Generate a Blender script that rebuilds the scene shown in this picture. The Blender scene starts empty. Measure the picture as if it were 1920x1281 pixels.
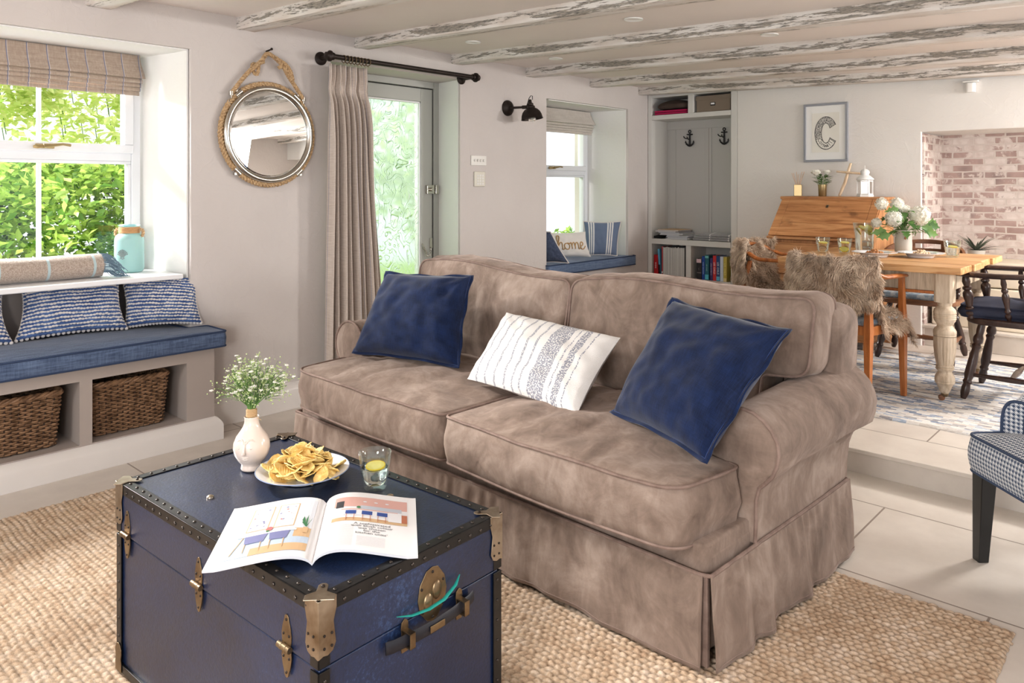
import bpy, math, random
import numpy as np
from mathutils import Vector, Matrix, noise, Euler
random.seed(7)
PI = math.pi
C = bpy.context.scene.collection
def R(d): return math.radians(d)

# ------------------------------------------------------------------ mesh builder
class MB:
    def __init__(s): s.v=[]; s.f=[]; s.uv=[]; s.mi=[]
    def add(s, vs, fs, uv=None, mi=0):
        o=len(s.v); s.v += [tuple(p) for p in vs]
        s.uv += list(uv) if uv is not None else [(0,0)]*len(vs)
        for f in fs: s.f.append(tuple(i+o for i in f)); s.mi.append(mi)
        return s
    def box(s, a, b, mi=0):
        x0,y0,z0=a; x1,y1,z1=b
        return s.add([(x0,y0,z0),(x1,y0,z0),(x1,y1,z0),(x0,y1,z0),(x0,y0,z1),(x1,y0,z1),(x1,y1,z1),(x0,y1,z1)],
            [(0,3,2,1),(4,5,6,7),(0,1,5,4),(1,2,6,5),(2,3,7,6),(3,0,4,7)],mi=mi)
    def rbox(s, c, d, m=None, mi=0):   # box with centre, half sizes, rotation matrix
        p=[Vector((i*d[0],j*d[1],k*d[2])) for k in(-1,1) for (i,j) in((-1,-1),(1,-1),(1,1),(-1,1))]
        if m is not None: p=[m@q for q in p]
        return s.add([q+Vector(c) for q in p],[(0,3,2,1),(4,5,6,7),(0,1,5,4),(1,2,6,5),(2,3,7,6),(3,0,4,7)],mi=mi)
    def prism(s, poly, a, b, axis='z', mi=0):
        n=len(poly)
        def P(p,h):
            return (p[0],p[1],h) if axis=='z' else ((p[0],h,p[1]) if axis=='y' else (h,p[0],p[1]))
        ar=sum(poly[i][0]*poly[(i+1)%n][1]-poly[(i+1)%n][0]*poly[i][1] for i in range(n))
        flip=(ar<0)!=(axis=='y')
        vs=[P(p,a) for p in poly]+[P(p,b) for p in poly]
        fs=[tuple(range(n-1,-1,-1)),tuple(range(n,2*n))]+[(i,(i+1)%n,n+(i+1)%n,n+i) for i in range(n)]
        if flip: fs=[tuple(reversed(f)) for f in fs]
        return s.add(vs,fs,mi=mi)
    def lathe(s, prof, n=24, c=(0,0,0), m=None, caps=True, sq=None, mi=0):   # prof: (r,z)
        vs=[];fs=[]
        for r,z in prof:
            for i in range(n):
                a=2*PI*i/n; rr=r
                if sq: rr=r*sq(a)
                p=Vector((rr*math.cos(a),rr*math.sin(a),z))
                if m is not None: p=m@p
                vs.append(p+Vector(c))
        for j in range(len(prof)-1):
            for i in range(n):
                k=(i+1)%n; fs.append((j*n+i,j*n+k,(j+1)*n+k,(j+1)*n+i))
        if caps:
            if prof[0][0]>1e-5: fs.append(tuple(range(n-1,-1,-1)))
            if prof[-1][0]>1e-5: fs.append(tuple((len(prof)-1)*n+i for i in range(n)))
        return s.add(vs,fs,mi=mi)
    def tube(s, pts, r, n=8, closed=False, caps=True, mi=0, flat=None):
        pts=[Vector(p) for p in pts]; N=len(pts)
        rs=r if isinstance(r,(list,tuple)) else [r]*N
        vs=[];fs=[]; up=None
        for i,p in enumerate(pts):
            if closed: t=pts[(i+1)%N]-pts[i-1]
            else: t=pts[min(i+1,N-1)]-pts[max(i-1,0)]
            if t.length<1e-9: t=Vector((0,0,1))
            t.normalize()
            if up is None:
                up=Vector((0,0,1)) if abs(t.z)<.9 else Vector((1,0,0))
            up=(up-t*up.dot(t))
            if up.length<1e-6: up=t.orthogonal()
            up.normalize(); sd=t.cross(up)
            for k in range(n):
                a=2*PI*k/n; fa,fb=(flat if flat else (1,1))
                vs.append(p+sd*(math.cos(a)*rs[i]*fa)+up*(math.sin(a)*rs[i]*fb))
        M=N if closed else N-1
        for i in range(M):
            j=(i+1)%N
            for k in range(n):
                l=(k+1)%n; fs.append((i*n+k,i*n+l,j*n+l,j*n+k))
        if caps and not closed:
            fs.append(tuple(range(n-1,-1,-1))); fs.append(tuple((N-1)*n+k for k in range(n)))
        return s.add(vs,fs,mi=mi)
    def cyl(s,a,b,r,r2=None,n=16,mi=0): return s.tube([a,b],[r,r if r2 is None else r2],n=n,mi=mi)
    def ball(s,c,r,n=10,m=6,sc=(1,1,1),rot=None,mi=0):
        vs=[];fs=[]
        for j in range(m+1):
            ph=PI*j/m
            for i in range(n):
                a=2*PI*i/n; p=Vector((math.sin(ph)*math.cos(a)*sc[0],math.sin(ph)*math.sin(a)*sc[1],-math.cos(ph)*sc[2]))*r
                if rot is not None: p=rot@p
                vs.append(p+Vector(c))
        for j in range(m):
            for i in range(n):
                k=(i+1)%n; fs.append((j*n+i,j*n+k,(j+1)*n+k,(j+1)*n+i))
        return s.add(vs,fs,mi=mi)
    def grid(s, fn, nu, nv, mi=0, closeu=False, flip=False):
        vs=[];uv=[];fs=[]
        for j in range(nv+1):
            for i in range(nu+(0 if closeu else 1)):
                u=i/nu;v=j/nv; vs.append(fn(u,v)); uv.append((u,v))
        w=nu+(0 if closeu else 1)
        for j in range(nv):
            for i in range(nu):
                k=(i+1)%w if closeu else i+1
                q=(j*w+i,j*w+k,(j+1)*w+k,(j+1)*w+i)
                fs.append(tuple(reversed(q)) if flip else q)
        return s.add(vs,fs,uv=uv,mi=mi)
    def build(s,name,mat,parent=None,smooth=True,bevel=0,seg=2,sub=0,solid=0,angle=40,weld=False):
        me=bpy.data.meshes.new(name); me.from_pydata(s.v,[],s.f)
        mats=mat if isinstance(mat,(list,tuple)) else [mat]
        for m in mats: me.materials.append(m)
        if len(mats)>1: me.polygons.foreach_set('material_index',s.mi)
        if any(u!=(0,0) for u in s.uv):
            l=me.uv_layers.new(name='UVMap')
            li=np.empty(len(me.loops),dtype=np.int32); me.loops.foreach_get('vertex_index',li)
            l.data.foreach_set('uv',np.array(s.uv,dtype=np.float32)[li].ravel())
        me.validate(); me.update()
        o=bpy.data.objects.new(name,me); C.objects.link(o)
        if parent: o.parent=parent
        if smooth:
            me.shade_smooth() if hasattr(me,'shade_smooth') else None
            me.set_sharp_from_angle(angle=R(angle))
        if weld:
            w=o.modifiers.new('w','WELD'); w.merge_threshold=.0005
        if bevel:
            b=o.modifiers.new('b','BEVEL'); b.width=bevel; b.segments=seg; b.limit_method='ANGLE'; b.angle_limit=R(35)
            b.harden_normals=True
        if sub:
            b=o.modifiers.new('s','SUBSURF'); b.levels=sub; b.render_levels=sub
        if solid:
            b=o.modifiers.new('t','SOLIDIFY'); b.thickness=solid; b.offset=0
        return o

def thing(name,label,cat,loc=(0,0,0),rz=0,group=None,rot=None):
    o=bpy.data.objects.new(name,None); C.objects.link(o); o.empty_display_size=.05
    o.location=loc; o.rotation_euler=rot if rot else (0,0,rz)
    o['label']=label; o['category']=cat
    if group: o['group']=group
    return o
def tag(o,label,cat,group=None,kind=None):
    o['label']=label; o['category']=cat
    if group: o['group']=group
    if kind: o['kind']=kind
    return o
def struct(o): o['kind']='structure'; return o
def dup(root,loc=None,rz=None,label=None,group=None,rot=None):
    def cp(o,p):
        c=o.copy(); C.objects.link(c)
        if p: c.parent=p
        for ch in [x for x in bpy.data.objects if x.parent==o and x is not c]: cp(ch,c)
        return c
    r=cp(root,None)
    if loc is not None: r.location=loc
    if rz is not None: r.rotation_euler=(0,0,rz)
    if rot is not None: r.rotation_euler=rot
    if label: r['label']=label
    if group: r['group']=group
    return r
def nz(x,y,z=0,s=1): return noise.noise(Vector((x*s,y*s,z*s)))
def lerp(a,b,t): return a+(b-a)*t
def sm(t): t=max(0,min(1,t)); return t*t*(3-2*t)

# ------------------------------------------------------------------ material helper
def lin(c):
    return tuple(((x/12.92) if x<=.04045 else ((x+.055)/1.055)**2.4) for x in [v/255 for v in c])+(1,)
class NT:
    def __init__(s,name):
        m=bpy.data.materials.new(name); m.use_nodes=True; s.m=m; s.t=m.node_tree; s.t.nodes.clear()
        s.out=s.n('ShaderNodeOutputMaterial')
    def n(s,typ,ins=None,**kw):
        nd=s.t.nodes.new(typ)
        for k,v in kw.items(): setattr(nd,k,v)
        if ins:
            for k,v in ins.items(): s.set(nd.inputs[k],v)
        return nd
    def set(s,inp,v):
        if isinstance(v,bpy.types.NodeSocket): s.t.links.new(v,inp)
        elif isinstance(v,bpy.types.Node): s.t.links.new(v.outputs[0],inp)
        else:
            try: inp.default_value=v
            except Exception:
                inp.default_value=v[:3]
    def math(s,op,a,b=0,c=0,clamp=False):
        nd=s.n('ShaderNodeMath',operation=op,use_clamp=clamp); s.set(nd.inputs[0],a); s.set(nd.inputs[1],b); s.set(nd.inputs[2],c); return nd.outputs[0]
    def mix(s,f,a,b,typ='MIX'):
        nd=s.n('ShaderNodeMix',data_type='RGBA',blend_type=typ); s.set(nd.inputs[0],f); s.set(nd.inputs[6],a); s.set(nd.inputs[7],b); return nd.outputs[2]
    def ramp(s,f,stops,interp='LINEAR'):
        nd=s.n('ShaderNodeValToRGB'); s.set(nd.inputs[0],f); e=nd.color_ramp.elements; nd.color_ramp.interpolation=interp
        while len(e)<len(stops): e.new(.5)
        for i,(p,c) in enumerate(stops): e[i].position=p; e[i].color=c if len(c)==4 else tuple(c)+(1,)
        return nd.outputs[0]
    def coord(s,which='Object',scale=(1,1,1),rot=(0,0,0),loc=(0,0,0)):
        tc=s.n('ShaderNodeTexCoord'); mp=s.n('ShaderNodeMapping'); s.t.links.new(tc.outputs[which],mp.inputs[0])
        mp.inputs['Scale'].default_value=scale; mp.inputs['Rotation'].default_value=rot; mp.inputs['Location'].default_value=loc
        return mp.outputs[0]
    def noise(s,vec,scale=5,detail=3,rough=.5,dist=0):
        return s.n('ShaderNodeTexNoise',{'Vector':vec,'Scale':scale,'Detail':detail,'Roughness':rough,'Distortion':dist}).outputs[0]
    def bump(s,h,strength=.3,dist=.01,normal=None):
        nd=s.n('ShaderNodeBump',{'Height':h,'Strength':strength,'Distance':dist})
        if normal is not None: s.set(nd.inputs['Normal'],normal)
        return nd.outputs[0]
    def pr(s,color,rough=.5,metal=0,normal=None,**kw):
        ins={'Base Color':color,'Roughness':rough,'Metallic':metal}
        nd=s.n('ShaderNodeBsdfPrincipled',ins)
        if normal is not None: s.set(nd.inputs['Normal'],normal)
        for k,v in kw.items(): s.set(nd.inputs[k.replace('_',' ')],v)
        s.t.links.new(nd.outputs[0],s.out.inputs[0]); return nd
g1=(0,0,0,1); w1=(1,1,1,1)
def simple(name,c,rough=.5,metal=0,c2=None,vs=8,stretch=(1,1,1),bs=0,bd=.002,bst=.4,lo=.35,hi=.65,coord='Object',**kw):
    t=NT(name); v=t.coord(coord,stretch)
    col=lin(c)
    if c2 is not None: col=t.ramp(t.noise(v,vs,4,.6),[(lo,lin(c)),(hi,lin(c2))])
    nm=t.bump(t.noise(v,bs,3),bst,bd) if bs else None
    t.pr(col,rough,metal,nm,**kw); return t.m
def fabric(name,c,c2,weave=600,vs=6,rough=.9,bd=.0006,bst=.6,sheen=.3,cloud=3,st=(1,1,1)):
    t=NT(name); v=t.coord('Object',st)
    a=t.noise(v,vs,5,.65); b=t.noise(t.coord('Object',(st[0]*1,st[1]*1,st[2]*.08)),weave*.35,2); b2=t.noise(t.coord('Object',(.08,.08,1)),weave*.35,2)
    w=t.math('ADD',b,b2)
    col=t.ramp(t.math('ADD',t.math('MULTIPLY',a,.75),t.math('MULTIPLY',w,.125)),[(.35,lin(c)),(.65,lin(c2))])
    n1=t.bump(w,bst,bd); n2=t.bump(t.noise(v,cloud*4,2),.3,.006,n1)
    t.pr(col,rough,0,n2,Sheen_Weight=sheen,Sheen_Roughness=.5,Specular_IOR_Level=.2); return t.m
def m_plaster(name,c,c2,bst=.35):
    t=NT(name); v=t.coord('Object')
    col=t.ramp(t.noise(v,1.3,3),[(.3,lin(c)),(.7,lin(c2))])
    h=t.math('ADD',t.math('MULTIPLY',t.noise(v,3,3,.6,.6),1.6),t.math('MULTIPLY',t.noise(v,14,3,.6,1.2),.35))
    ridges=t.ramp(t.noise(v,4.2,2,.5,2.5),[(.47,g1),(.5,w1),(.53,g1)])
    h=t.math('ADD',h,t.math('MULTIPLY',ridges,.10))
    t.pr(col,.85,0,t.bump(h,bst,.012),Specular_IOR_Level=.25); return t.m
M={}
M['plaster']=m_plaster('plaster_wall',(204,197,194),(212,206,203))
M['plaster_back']=m_plaster('plaster_back_wall',(222,218,214),(228,225,221),.3)
M['ceil']=simple('ceiling_paint',(228,219,214),.9,c2=(233,225,220),vs=1,bs=6,bd=.003)
M['reveal']=m_plaster('reveal_white',(232,231,229),(238,237,235),.2)
M['gloss_white']=simple('white_gloss_paint',(232,232,234),.35)
M['upvc']=simple('white_upvc',(228,231,236),.25)
M['skirt_board']=simple('skirting_paint',(226,221,217),.35,c2=(230,226,223),vs=2)
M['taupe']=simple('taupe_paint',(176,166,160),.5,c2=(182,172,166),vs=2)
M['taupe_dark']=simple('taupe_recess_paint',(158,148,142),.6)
M['cabinet']=simple('pale_grey_cabinet_paint',(214,212,208),.45)
M['cabinet_in']=simple('grey_cabinet_inside',(190,188,184),.55)
M['door_grey']=simple('sage_grey_door_paint',(178,178,173),.45)
M['oakw']=None
def m_beam():
    t=NT('peeling_beam_paint'); v=t.coord('Object',(1.0,13,13)); v2=t.coord('Object',(7,60,60))
    nn=t.math('ADD',t.math('MULTIPLY',t.noise(v,2.0,8,.68,.6),.68),t.math('MULTIPLY',t.noise(v2,1.6,5,.7,.8),.32))
    # peeling is strongest half way up the face
    sx=t.n('ShaderNodeSeparateXYZ',{0:t.coord('Object')}); fz=sx.outputs[2]
    band=t.ramp(t.math('ADD',t.math('MULTIPLY',fz,10),.68),[(.04,(.35,.35,.35,1)),(.2,(1,1,1,1)),(.46,(1,1,1,1)),(.62,(0,0,0,1))])
    nn=t.math('ADD',nn,t.math('MULTIPLY',t.math('SUBTRACT',band,1),.09))
    mask=t.ramp(nn,[(.492,g1),(.508,w1)])
    inner=t.ramp(t.noise(v2,4,5,.7),[(.32,lin((66,62,60))),(.46,lin((140,136,130))),(.6,lin((172,162,150))),(.75,lin((112,116,116)))])
    paint=t.ramp(t.noise(t.coord('Object',(1,6,6)),3,4),[(.3,lin((204,192,182))),(.6,lin((226,222,218)))])
    col=t.mix(mask,paint,inner)
    h=t.math('SUBTRACT',t.math('MULTIPLY',t.noise(v2,3,4),.5),mask)
    t.pr(col,.75,0,t.bump(h,.5,.004)); return t.m
M['beam']=m_beam()
def m_tiles():
    t=NT('stone_floor_tiles'); v=t.coord('Object')
    b=t.n('ShaderNodeTexBrick',{'Vector':t.coord('Object',loc=(.436+.02,-.152,0)),'Color1':lin((212,203,194)),'Color2':lin((220,212,203)),'Mortar':lin((150,138,128)),'Scale':1.0,'Mortar Size':.0035,'Mortar Smooth':.1,'Brick Width':.9,'Row Height':.587})
    b.offset=.5
    n=t.noise(v,6,5,.6); col=t.mix(.5,b.outputs[0],t.ramp(n,[(.3,lin((200,190,180))),(.7,lin((228,220,211)))]),'MIX')
    col=t.mix(t.math('SUBTRACT',1,b.outputs[1]),lin((150,138,128)),col)
    h=t.math('ADD',t.math('MULTIPLY',b.outputs[1],-1),t.math('MULTIPLY',t.noise(v,25,3),.1))
    t.pr(col,t.math('ADD',.32,t.math('MULTIPLY',n,.2)),0,t.bump(h,.5,.003)); return t.m
M['tiles']=m_tiles()
def m_brick():
    t=NT('whitewashed_brick'); v=t.coord('Object')
    # bricks laid in the x-z plane (and y-z for the return): fold y into x
    s=t.n('ShaderNodeSeparateXYZ',{0:v}); c=t.n('ShaderNodeCombineXYZ',{0:t.math('ADD',s.outputs[0],s.outputs[1]),1:s.outputs[2],2:0.0})
    wv=t.n('ShaderNodeVectorMath',operation='ADD'); t.set(wv.inputs[0],c.outputs[0])
    nv=t.n('ShaderNodeTexNoise',{'Vector':v,'Scale':9.0}); sc=t.n('ShaderNodeVectorMath',operation='SCALE'); t.set(sc.inputs[0],nv.outputs[1]); sc.inputs[3].default_value=.014; t.set(wv.inputs[1],sc.outputs[0])
    b=t.n('ShaderNodeTexBrick',{'Vector':wv.outputs[0],'Color1':(0,0,0,1),'Color2':(1,1,1,1),'Mortar':(.5,.5,.5,1),'Scale':1.0,'Mortar Size':.006,'Mortar Smooth':.2,'Brick Width':.135,'Row Height':.0495,'Bias':0.0})
    rnd=b.outputs[0]
    paint=t.math('ADD',t.math('MULTIPLY',rnd,.42),t.math('MULTIPLY',t.noise(v,14,6,.65,.5),1.0))
    pm=t.ramp(paint,[(.72,g1),(.80,w1)])
    base=t.ramp(t.noise(v,5,3),[(.3,lin((158,134,128))),(.5,lin((184,160,153))),(.7,lin((146,130,126)))])
    white=t.ramp(t.noise(v,20,4),[(.3,lin((205,190,183))),(.6,lin((222,212,206)))])
    col=t.mix(pm,white,base); col=t.mix(b.outputs[1],col,lin((212,201,194)))
    h=t.math('ADD',t.math('MULTIPLY',b.outputs[1],-1),t.math('MULTIPLY',t.noise(v,40,4),.4))
    t.pr(col,.85,0,t.bump(h,.6,.006)); return t.m
M['brick']=m_brick()
def m_suede():
    t=NT('brown_suede'); v=t.coord('Object')
    a=t.noise(v,4.5,6,.62,.8); b=t.noise(t.coord('Object',(1,1,.5)),16,4,.6,1.0)
    f=t.math('ADD',t.math('MULTIPLY',a,.65),t.math('MULTIPLY',b,.35))
    col=t.ramp(f,[(.34,lin((108,93,84))),(.5,lin((138,121,110))),(.66,lin((167,151,140)))])
    h=t.math('ADD',t.noise(v,7,3,.5,1.5),t.math('MULTIPLY',t.noise(v,260,2),.05))
    t.pr(col,.88,0,t.bump(h,.35,.012),Sheen_Weight=.35,Sheen_Roughness=.4,Sheen_Tint=lin((222,205,196)),Specular_IOR_Level=.15); return t.m
M['suede']=m_suede()
M['suede_welt']=simple('suede_piping',(122,102,93),.85,c2=(146,126,116),vs=20)
def m_denim(name,c,c2,uvs=(1,1)):
    t=NT(name); v=t.coord('UV',(60,4,1)); v2=t.coord('UV',(4,60,1)); v3=t.coord('UV',(8,8,1))
    f=t.math('ADD',t.math('MULTIPLY',t.noise(v,3,3,.7),.4),t.math('ADD',t.math('MULTIPLY',t.noise(v2,3,3,.7),.25),t.math('MULTIPLY',t.noise(v3,1,4),.35)))
    col=t.ramp(f,[(.38,lin(c)),(.62,lin(c2))])
    t.pr(col,.85,0,t.bump(t.math('ADD',f,t.math('MULTIPLY',t.noise(v3,.45,2),.35)),.3,.004),Sheen_Weight=.25,Specular_IOR_Level=.15); return t.m
M['denim']=m_denim('navy_denim',(13,24,50),(27,45,84))
M['thread']=simple('denim_thread',(60,80,130),.8)
def m_slub(name,c,c2,axis=1,bd=.002):
    t=NT(name); st=[3,3,3]; st[axis]=.25; v=t.coord('Object',tuple(st)); v2=t.coord('Object',(6,6,.4))
    f=t.math('ADD',t.math('MULTIPLY',t.noise(v,40,3,.7),.6),t.math('MULTIPLY',t.noise(v2,30,3,.7),.4))
    col=t.ramp(f,[(.36,lin(c)),(.64,lin(c2))])
    t.pr(col,.88,0,t.bump(f,.3,bd),Sheen_Weight=.2,Specular_IOR_Level=.15); return t.m
M['seatblue']=m_slub('blue_slub_linen',(66,80,108),(110,128,158))
M['seatblue2']=m_slub('light_blue_slub_linen',(84,102,134),(122,140,168))
M['piping_blue']=simple('blue_piping',(52,68,98),.85)
def m_stripepillow():
    t=NT('white_ticking_weave'); tc=t.n('ShaderNodeTexCoord'); s=t.n('ShaderNodeSeparateXYZ',{0:tc.outputs['UV']}); u=s.outputs[0]
    dash=t.noise(t.coord('UV',(90,70,1)),1,2,.6)
    def band(a,b): return t.math('MULTIPLY',t.math('GREATER_THAN',u,a),t.math('LESS_THAN',u,b))
    thin=None
    for x in (.10,.19,.28,.37,.45,.52): 
        k=band(x-.008,x+.008); thin=k if thin is None else t.math('ADD',thin,k)
    thin=t.math('MULTIPLY',thin,t.math('GREATER_THAN',dash,.44))
    thick=t.math('ADD',band(.585,.72),t.math('ADD',band(.755,.765),t.math('ADD',band(.79,.84),band(.875,.885))))
    thick=t.math('MULTIPLY',thick,t.math('GREATER_THAN',dash,.47))
    col=t.mix(t.math('ADD',t.math('MULTIPLY',thin,.65),t.math('MULTIPLY',thick,.75),clamp=True),lin((232,229,226)),lin((98,104,130)))
    w=t.noise(t.coord('UV',(120,120,1)),1.5,3)
    t.pr(col,.9,0,t.bump(w,.8,.003),Sheen_Weight=.2); return t.m
M['ticking']=m_stripepillow()
def m_navy_trunk():
    t=NT('navy_trunk_board'); v=t.coord('Object'); big=t.noise(v,2.5,4,.6); sp=t.noise(v,130,2,.7)
    col=t.ramp(t.math('ADD',t.math('MULTIPLY',big,.6),t.math('MULTIPLY',sp,.4)),[(.35,lin((11,21,42))),(.6,lin((22,42,78))),(.74,lin((62,90,132)))])
    t.pr(col,t.math('ADD',.28,t.math('MULTIPLY',big,.2)),0,t.bump(t.math('ADD',t.math('MULTIPLY',t.noise(v,160,3,.7),1),t.math('MULTIPLY',big,.4)),.45,.0015),Specular_IOR_Level=.6,Coat_Weight=.35,Coat_Roughness=.25); return t.m
M['trunk']=m_navy_trunk()
M['trunk_edge']=simple('black_trunk_binding',(17,17,19),.28,c2=(30,29,30),vs=12,bs=60,bd=.0006)
M['brass']=simple('aged_brass',(156,138,110),.38,.95,c2=(118,98,76),vs=14,bs=30,bd=.0008)
M['nickel']=simple('tarnished_nickel',(184,172,156),.34,.95,c2=(122,102,78),vs=10,lo=.4,hi=.7)
M['rivet']=simple('steel_rivet',(84,78,74),.35,.9)
M['leather']=simple('dark_leather_strap',(30,30,38),.5,bs=60,bd=.001)
M['teal']=simple('teal_ribbon',(30,150,140),.5)
M['ceramic']=simple('white_glazed_ceramic',(222,208,198),.22,Coat_Weight=.4)
M['ceramic_white']=simple('white_china',(232,234,238),.15,Coat_Weight=.4)
M['greenrim']=simple('china_blue_rim',(150,165,195),.2)
def m_glass(name,tint=(1,1,1,1),rough=0.0):
    t=NT(name); t.pr(tint,rough,0,None,Transmission_Weight=1.0,IOR=1.45); return t.m

def m_thin(name):
    t=NT(name); lw=t.n('ShaderNodeLayerWeight',{'Blend':.5}).outputs[1]; f=t.math('ADD',.05,t.math('MULTIPLY',t.math('POWER',lw,3.0),.75),clamp=True)
    a=t.n('ShaderNodeBsdfTransparent',{'Color':(.95,.98,.97,1)}); b=t.n('ShaderNodeBsdfGlossy',{'Roughness':.03,'Color':(.95,.98,.98,1)})
    mx=t.n('ShaderNodeMixShader'); t.set(mx.inputs[0],f); t.set(mx.inputs[1],a.outputs[0]); t.set(mx.inputs[2],b.outputs[0]); t.t.links.new(mx.outputs[0],t.out.inputs[0]); return t.m
M['glass']=m_thin('clear_glass'); M['water']=m_glass('water',(1,1,1,1)); M['water'].node_tree.nodes['Principled BSDF'].inputs['IOR'].default_value=1.33
def m_pane():
    t=NT('window_pane'); f=t.math('ADD',.03,t.math('MULTIPLY',t.math('POWER',t.n('ShaderNodeLayerWeight',{'Blend':.5}).outputs[1],5.0),.6)); a=t.n('ShaderNodeBsdfTransparent'); b=t.n('ShaderNodeBsdfGlossy',{'Roughness':.02})
    mx=t.n('ShaderNodeMixShader'); t.set(mx.inputs[0],f); t.set(mx.inputs[1],a.outputs[0]); t.set(mx.inputs[2],b.outputs[0]); t.t.links.new(mx.outputs[0],t.out.inputs[0]); return t.m
M['pane']=m_pane()
def m_frost():
    t=NT('patterned_privacy_glass'); v=t.coord('Object',(1,1,.75))
    n=t.noise(v,6.5,1,.4,1.6); n2=t.noise(v,14,1,.5,1.0)
    c1=t.math('ABSOLUTE',t.math('SUBTRACT',t.math('FRACT',t.math('MULTIPLY',n,7.0)),.5)); c2=t.math('ABSOLUTE',t.math('SUBTRACT',t.math('FRACT',t.math('MULTIPLY',n2,4.0)),.5))
    ln=t.ramp(c1,[(0,w1),(.09,g1)]); ln2=t.ramp(c2,[(0,w1),(.06,g1)])
    h=t.math('ADD',ln,t.math('MULTIPLY',ln2,.6)); nm=t.bump(h,1.0,.012)
    g=t.n('ShaderNodeBsdfRefraction',{'Roughness':.22,'IOR':1.12,'Color':(.70,.80,.74,1)}); t.set(g.inputs['Normal'],nm)
    gl=t.n('ShaderNodeBsdfGlossy',{'Roughness':.15,'Color':(.95,.97,.96,1)}); t.set(gl.inputs['Normal'],nm)
    d=t.n('ShaderNodeBsdfTranslucent',{'Color':t.mix(ln,lin((196,212,204)),lin((120,140,128)))}); t.set(d.inputs['Normal'],nm)
    m1=t.n('ShaderNodeMixShader',{0:.06}); t.set(m1.inputs[1],g.outputs[0]); t.set(m1.inputs[2],gl.outputs[0])
    m2=t.n('ShaderNodeMixShader',{0:.35}); t.set(m2.inputs[1],m1.outputs[0]); t.set(m2.inputs[2],d.outputs[0])
    t.t.links.new(m2.outputs[0],t.out.inputs[0]); return t.m
M['frost']=m_frost()
M['mirror']=simple('mirror_silver',(235,238,238),.0,1.0)
M['chrome']=simple('chrome',(200,196,188),.18,1.0)
M['rope']=None
def m_rope():
    t=NT('manila_rope'); v=t.coord('Object'); f=t.noise(v,90,4,.7)
    t.pr(t.ramp(f,[(.3,lin((150,120,88))),(.55,lin((198,168,130))),(.75,lin((226,202,168)))]),.85,0,t.bump(f,.5,.001)); return t.m
M['rope']=m_rope()
M['iron']=simple('dark_bronze_metal',(46,38,35),.45,.6,c2=(58,50,46),vs=30)
M['black']=simple('black_cast_iron',(16,16,18),.5)
M['gap_shade']=simple('painted_gap_shade',(40,38,38),.8)
def m_jute():
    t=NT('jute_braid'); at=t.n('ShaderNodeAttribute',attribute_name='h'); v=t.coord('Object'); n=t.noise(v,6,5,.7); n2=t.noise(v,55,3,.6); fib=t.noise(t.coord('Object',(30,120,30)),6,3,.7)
    f=t.math('ADD',t.math('MULTIPLY',n,.35),t.math('ADD',t.math('MULTIPLY',n2,.35),t.math('MULTIPLY',fib,.3)))
    c=t.ramp(f,[(.36,lin((170,138,110))),(.5,lin((204,180,154))),(.64,lin((230,214,198)))])
    sh=t.ramp(at.outputs[2],[(.0,(.16,.16,.16,1)),(.4,(.72,.72,.72,1)),(.8,(1,1,1,1))])  # shade between the stitches, painted into the colour by height
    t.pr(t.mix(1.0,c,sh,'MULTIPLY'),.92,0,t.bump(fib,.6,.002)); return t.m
M['jute']=m_jute()
def m_patchrug():
    t=NT('woven_patchwork_rug'); v=t.coord('Object')
    nv=t.n('ShaderNodeTexNoise',{'Vector':v,'Scale':30.0}); sc=t.n('ShaderNodeVectorMath',operation='SCALE'); t.set(sc.inputs[0],nv.outputs[1]); sc.inputs[3].default_value=.012
    wv=t.n('ShaderNodeVectorMath',operation='ADD'); t.set(wv.inputs[0],v); t.set(wv.inputs[1],sc.outputs[0])
    b=t.n('ShaderNodeTexBrick',{'Vector':wv.outputs[0],'Color1':(0,0,0,1),'Color2':(1,1,1,1),'Mortar':(.5,.5,.5,1),'Scale':1.0,'Mortar Size':.001,'Brick Width':.058,'Row Height':.022})
    f=t.math('ADD',t.math('MULTIPLY',b.outputs[0],.6),t.math('MULTIPLY',t.noise(t.coord('Object',(12,60,1)),1.5,4,.7),.4))
    c=t.ramp(f,[(.2,lin((108,124,152))),(.32,lin((170,182,200))),(.40,lin((236,233,229))),(.54,lin((208,200,192))),(.62,lin((240,238,234))),(.76,lin((150,146,150))),(.84,lin((192,200,214)))])
    n=t.noise(v,180,3,.7)
    t.pr(c,.95,0,t.bump(t.math('ADD',n,b.outputs[0]),.7,.004)); return t.m
M['patchrug']=m_patchrug()
def m_wood(name,cs,axis=0,rough=.45,sc=1,coat=0,knots=False):
    t=NT(name); st=[14,14,14]; st[axis]=1.1; st=tuple(x*sc for x in st); v=t.coord('Object',st)
    w=t.noise(v,1.6,6,.65,1.2); f2=t.noise(t.coord('Object',tuple(x*5 for x in st)),1.5,3)
    f=t.math('ADD',t.math('MULTIPLY',w,.75),t.math('MULTIPLY',f2,.25))
    c=t.ramp(f,[(.33,lin(cs[0])),(.5,lin(cs[1])),(.67,lin(cs[2]))])
    if knots:
        k=t.ramp(t.noise(t.coord('Object',(6,6,6)),1.3,3),[(.62,g1),(.74,w1)]); c=t.mix(t.math('MULTIPLY',k,.6),c,lin(cs[3]))
    t.pr(c,rough,0,t.bump(f,.2,.001),Coat_Weight=coat,Coat_Roughness=.2); return t.m
M['pine_top']=m_wood('pine_table_top',((160,108,66),(206,158,106),(232,194,148)),0,.4)
M['pine_desk']=m_wood('old_pine',((148,98,60),(190,136,90),(214,166,118),(104,68,42)),0,.45,knots=True)
M['pine_desk_side']=m_wood('old_pine_upright',((148,98,60),(190,136,90),(214,166,118)),2,.45)
M['limewash']=m_wood('limewashed_wood',((150,132,112),(192,174,152),(216,202,184)),2,.6)
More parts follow.
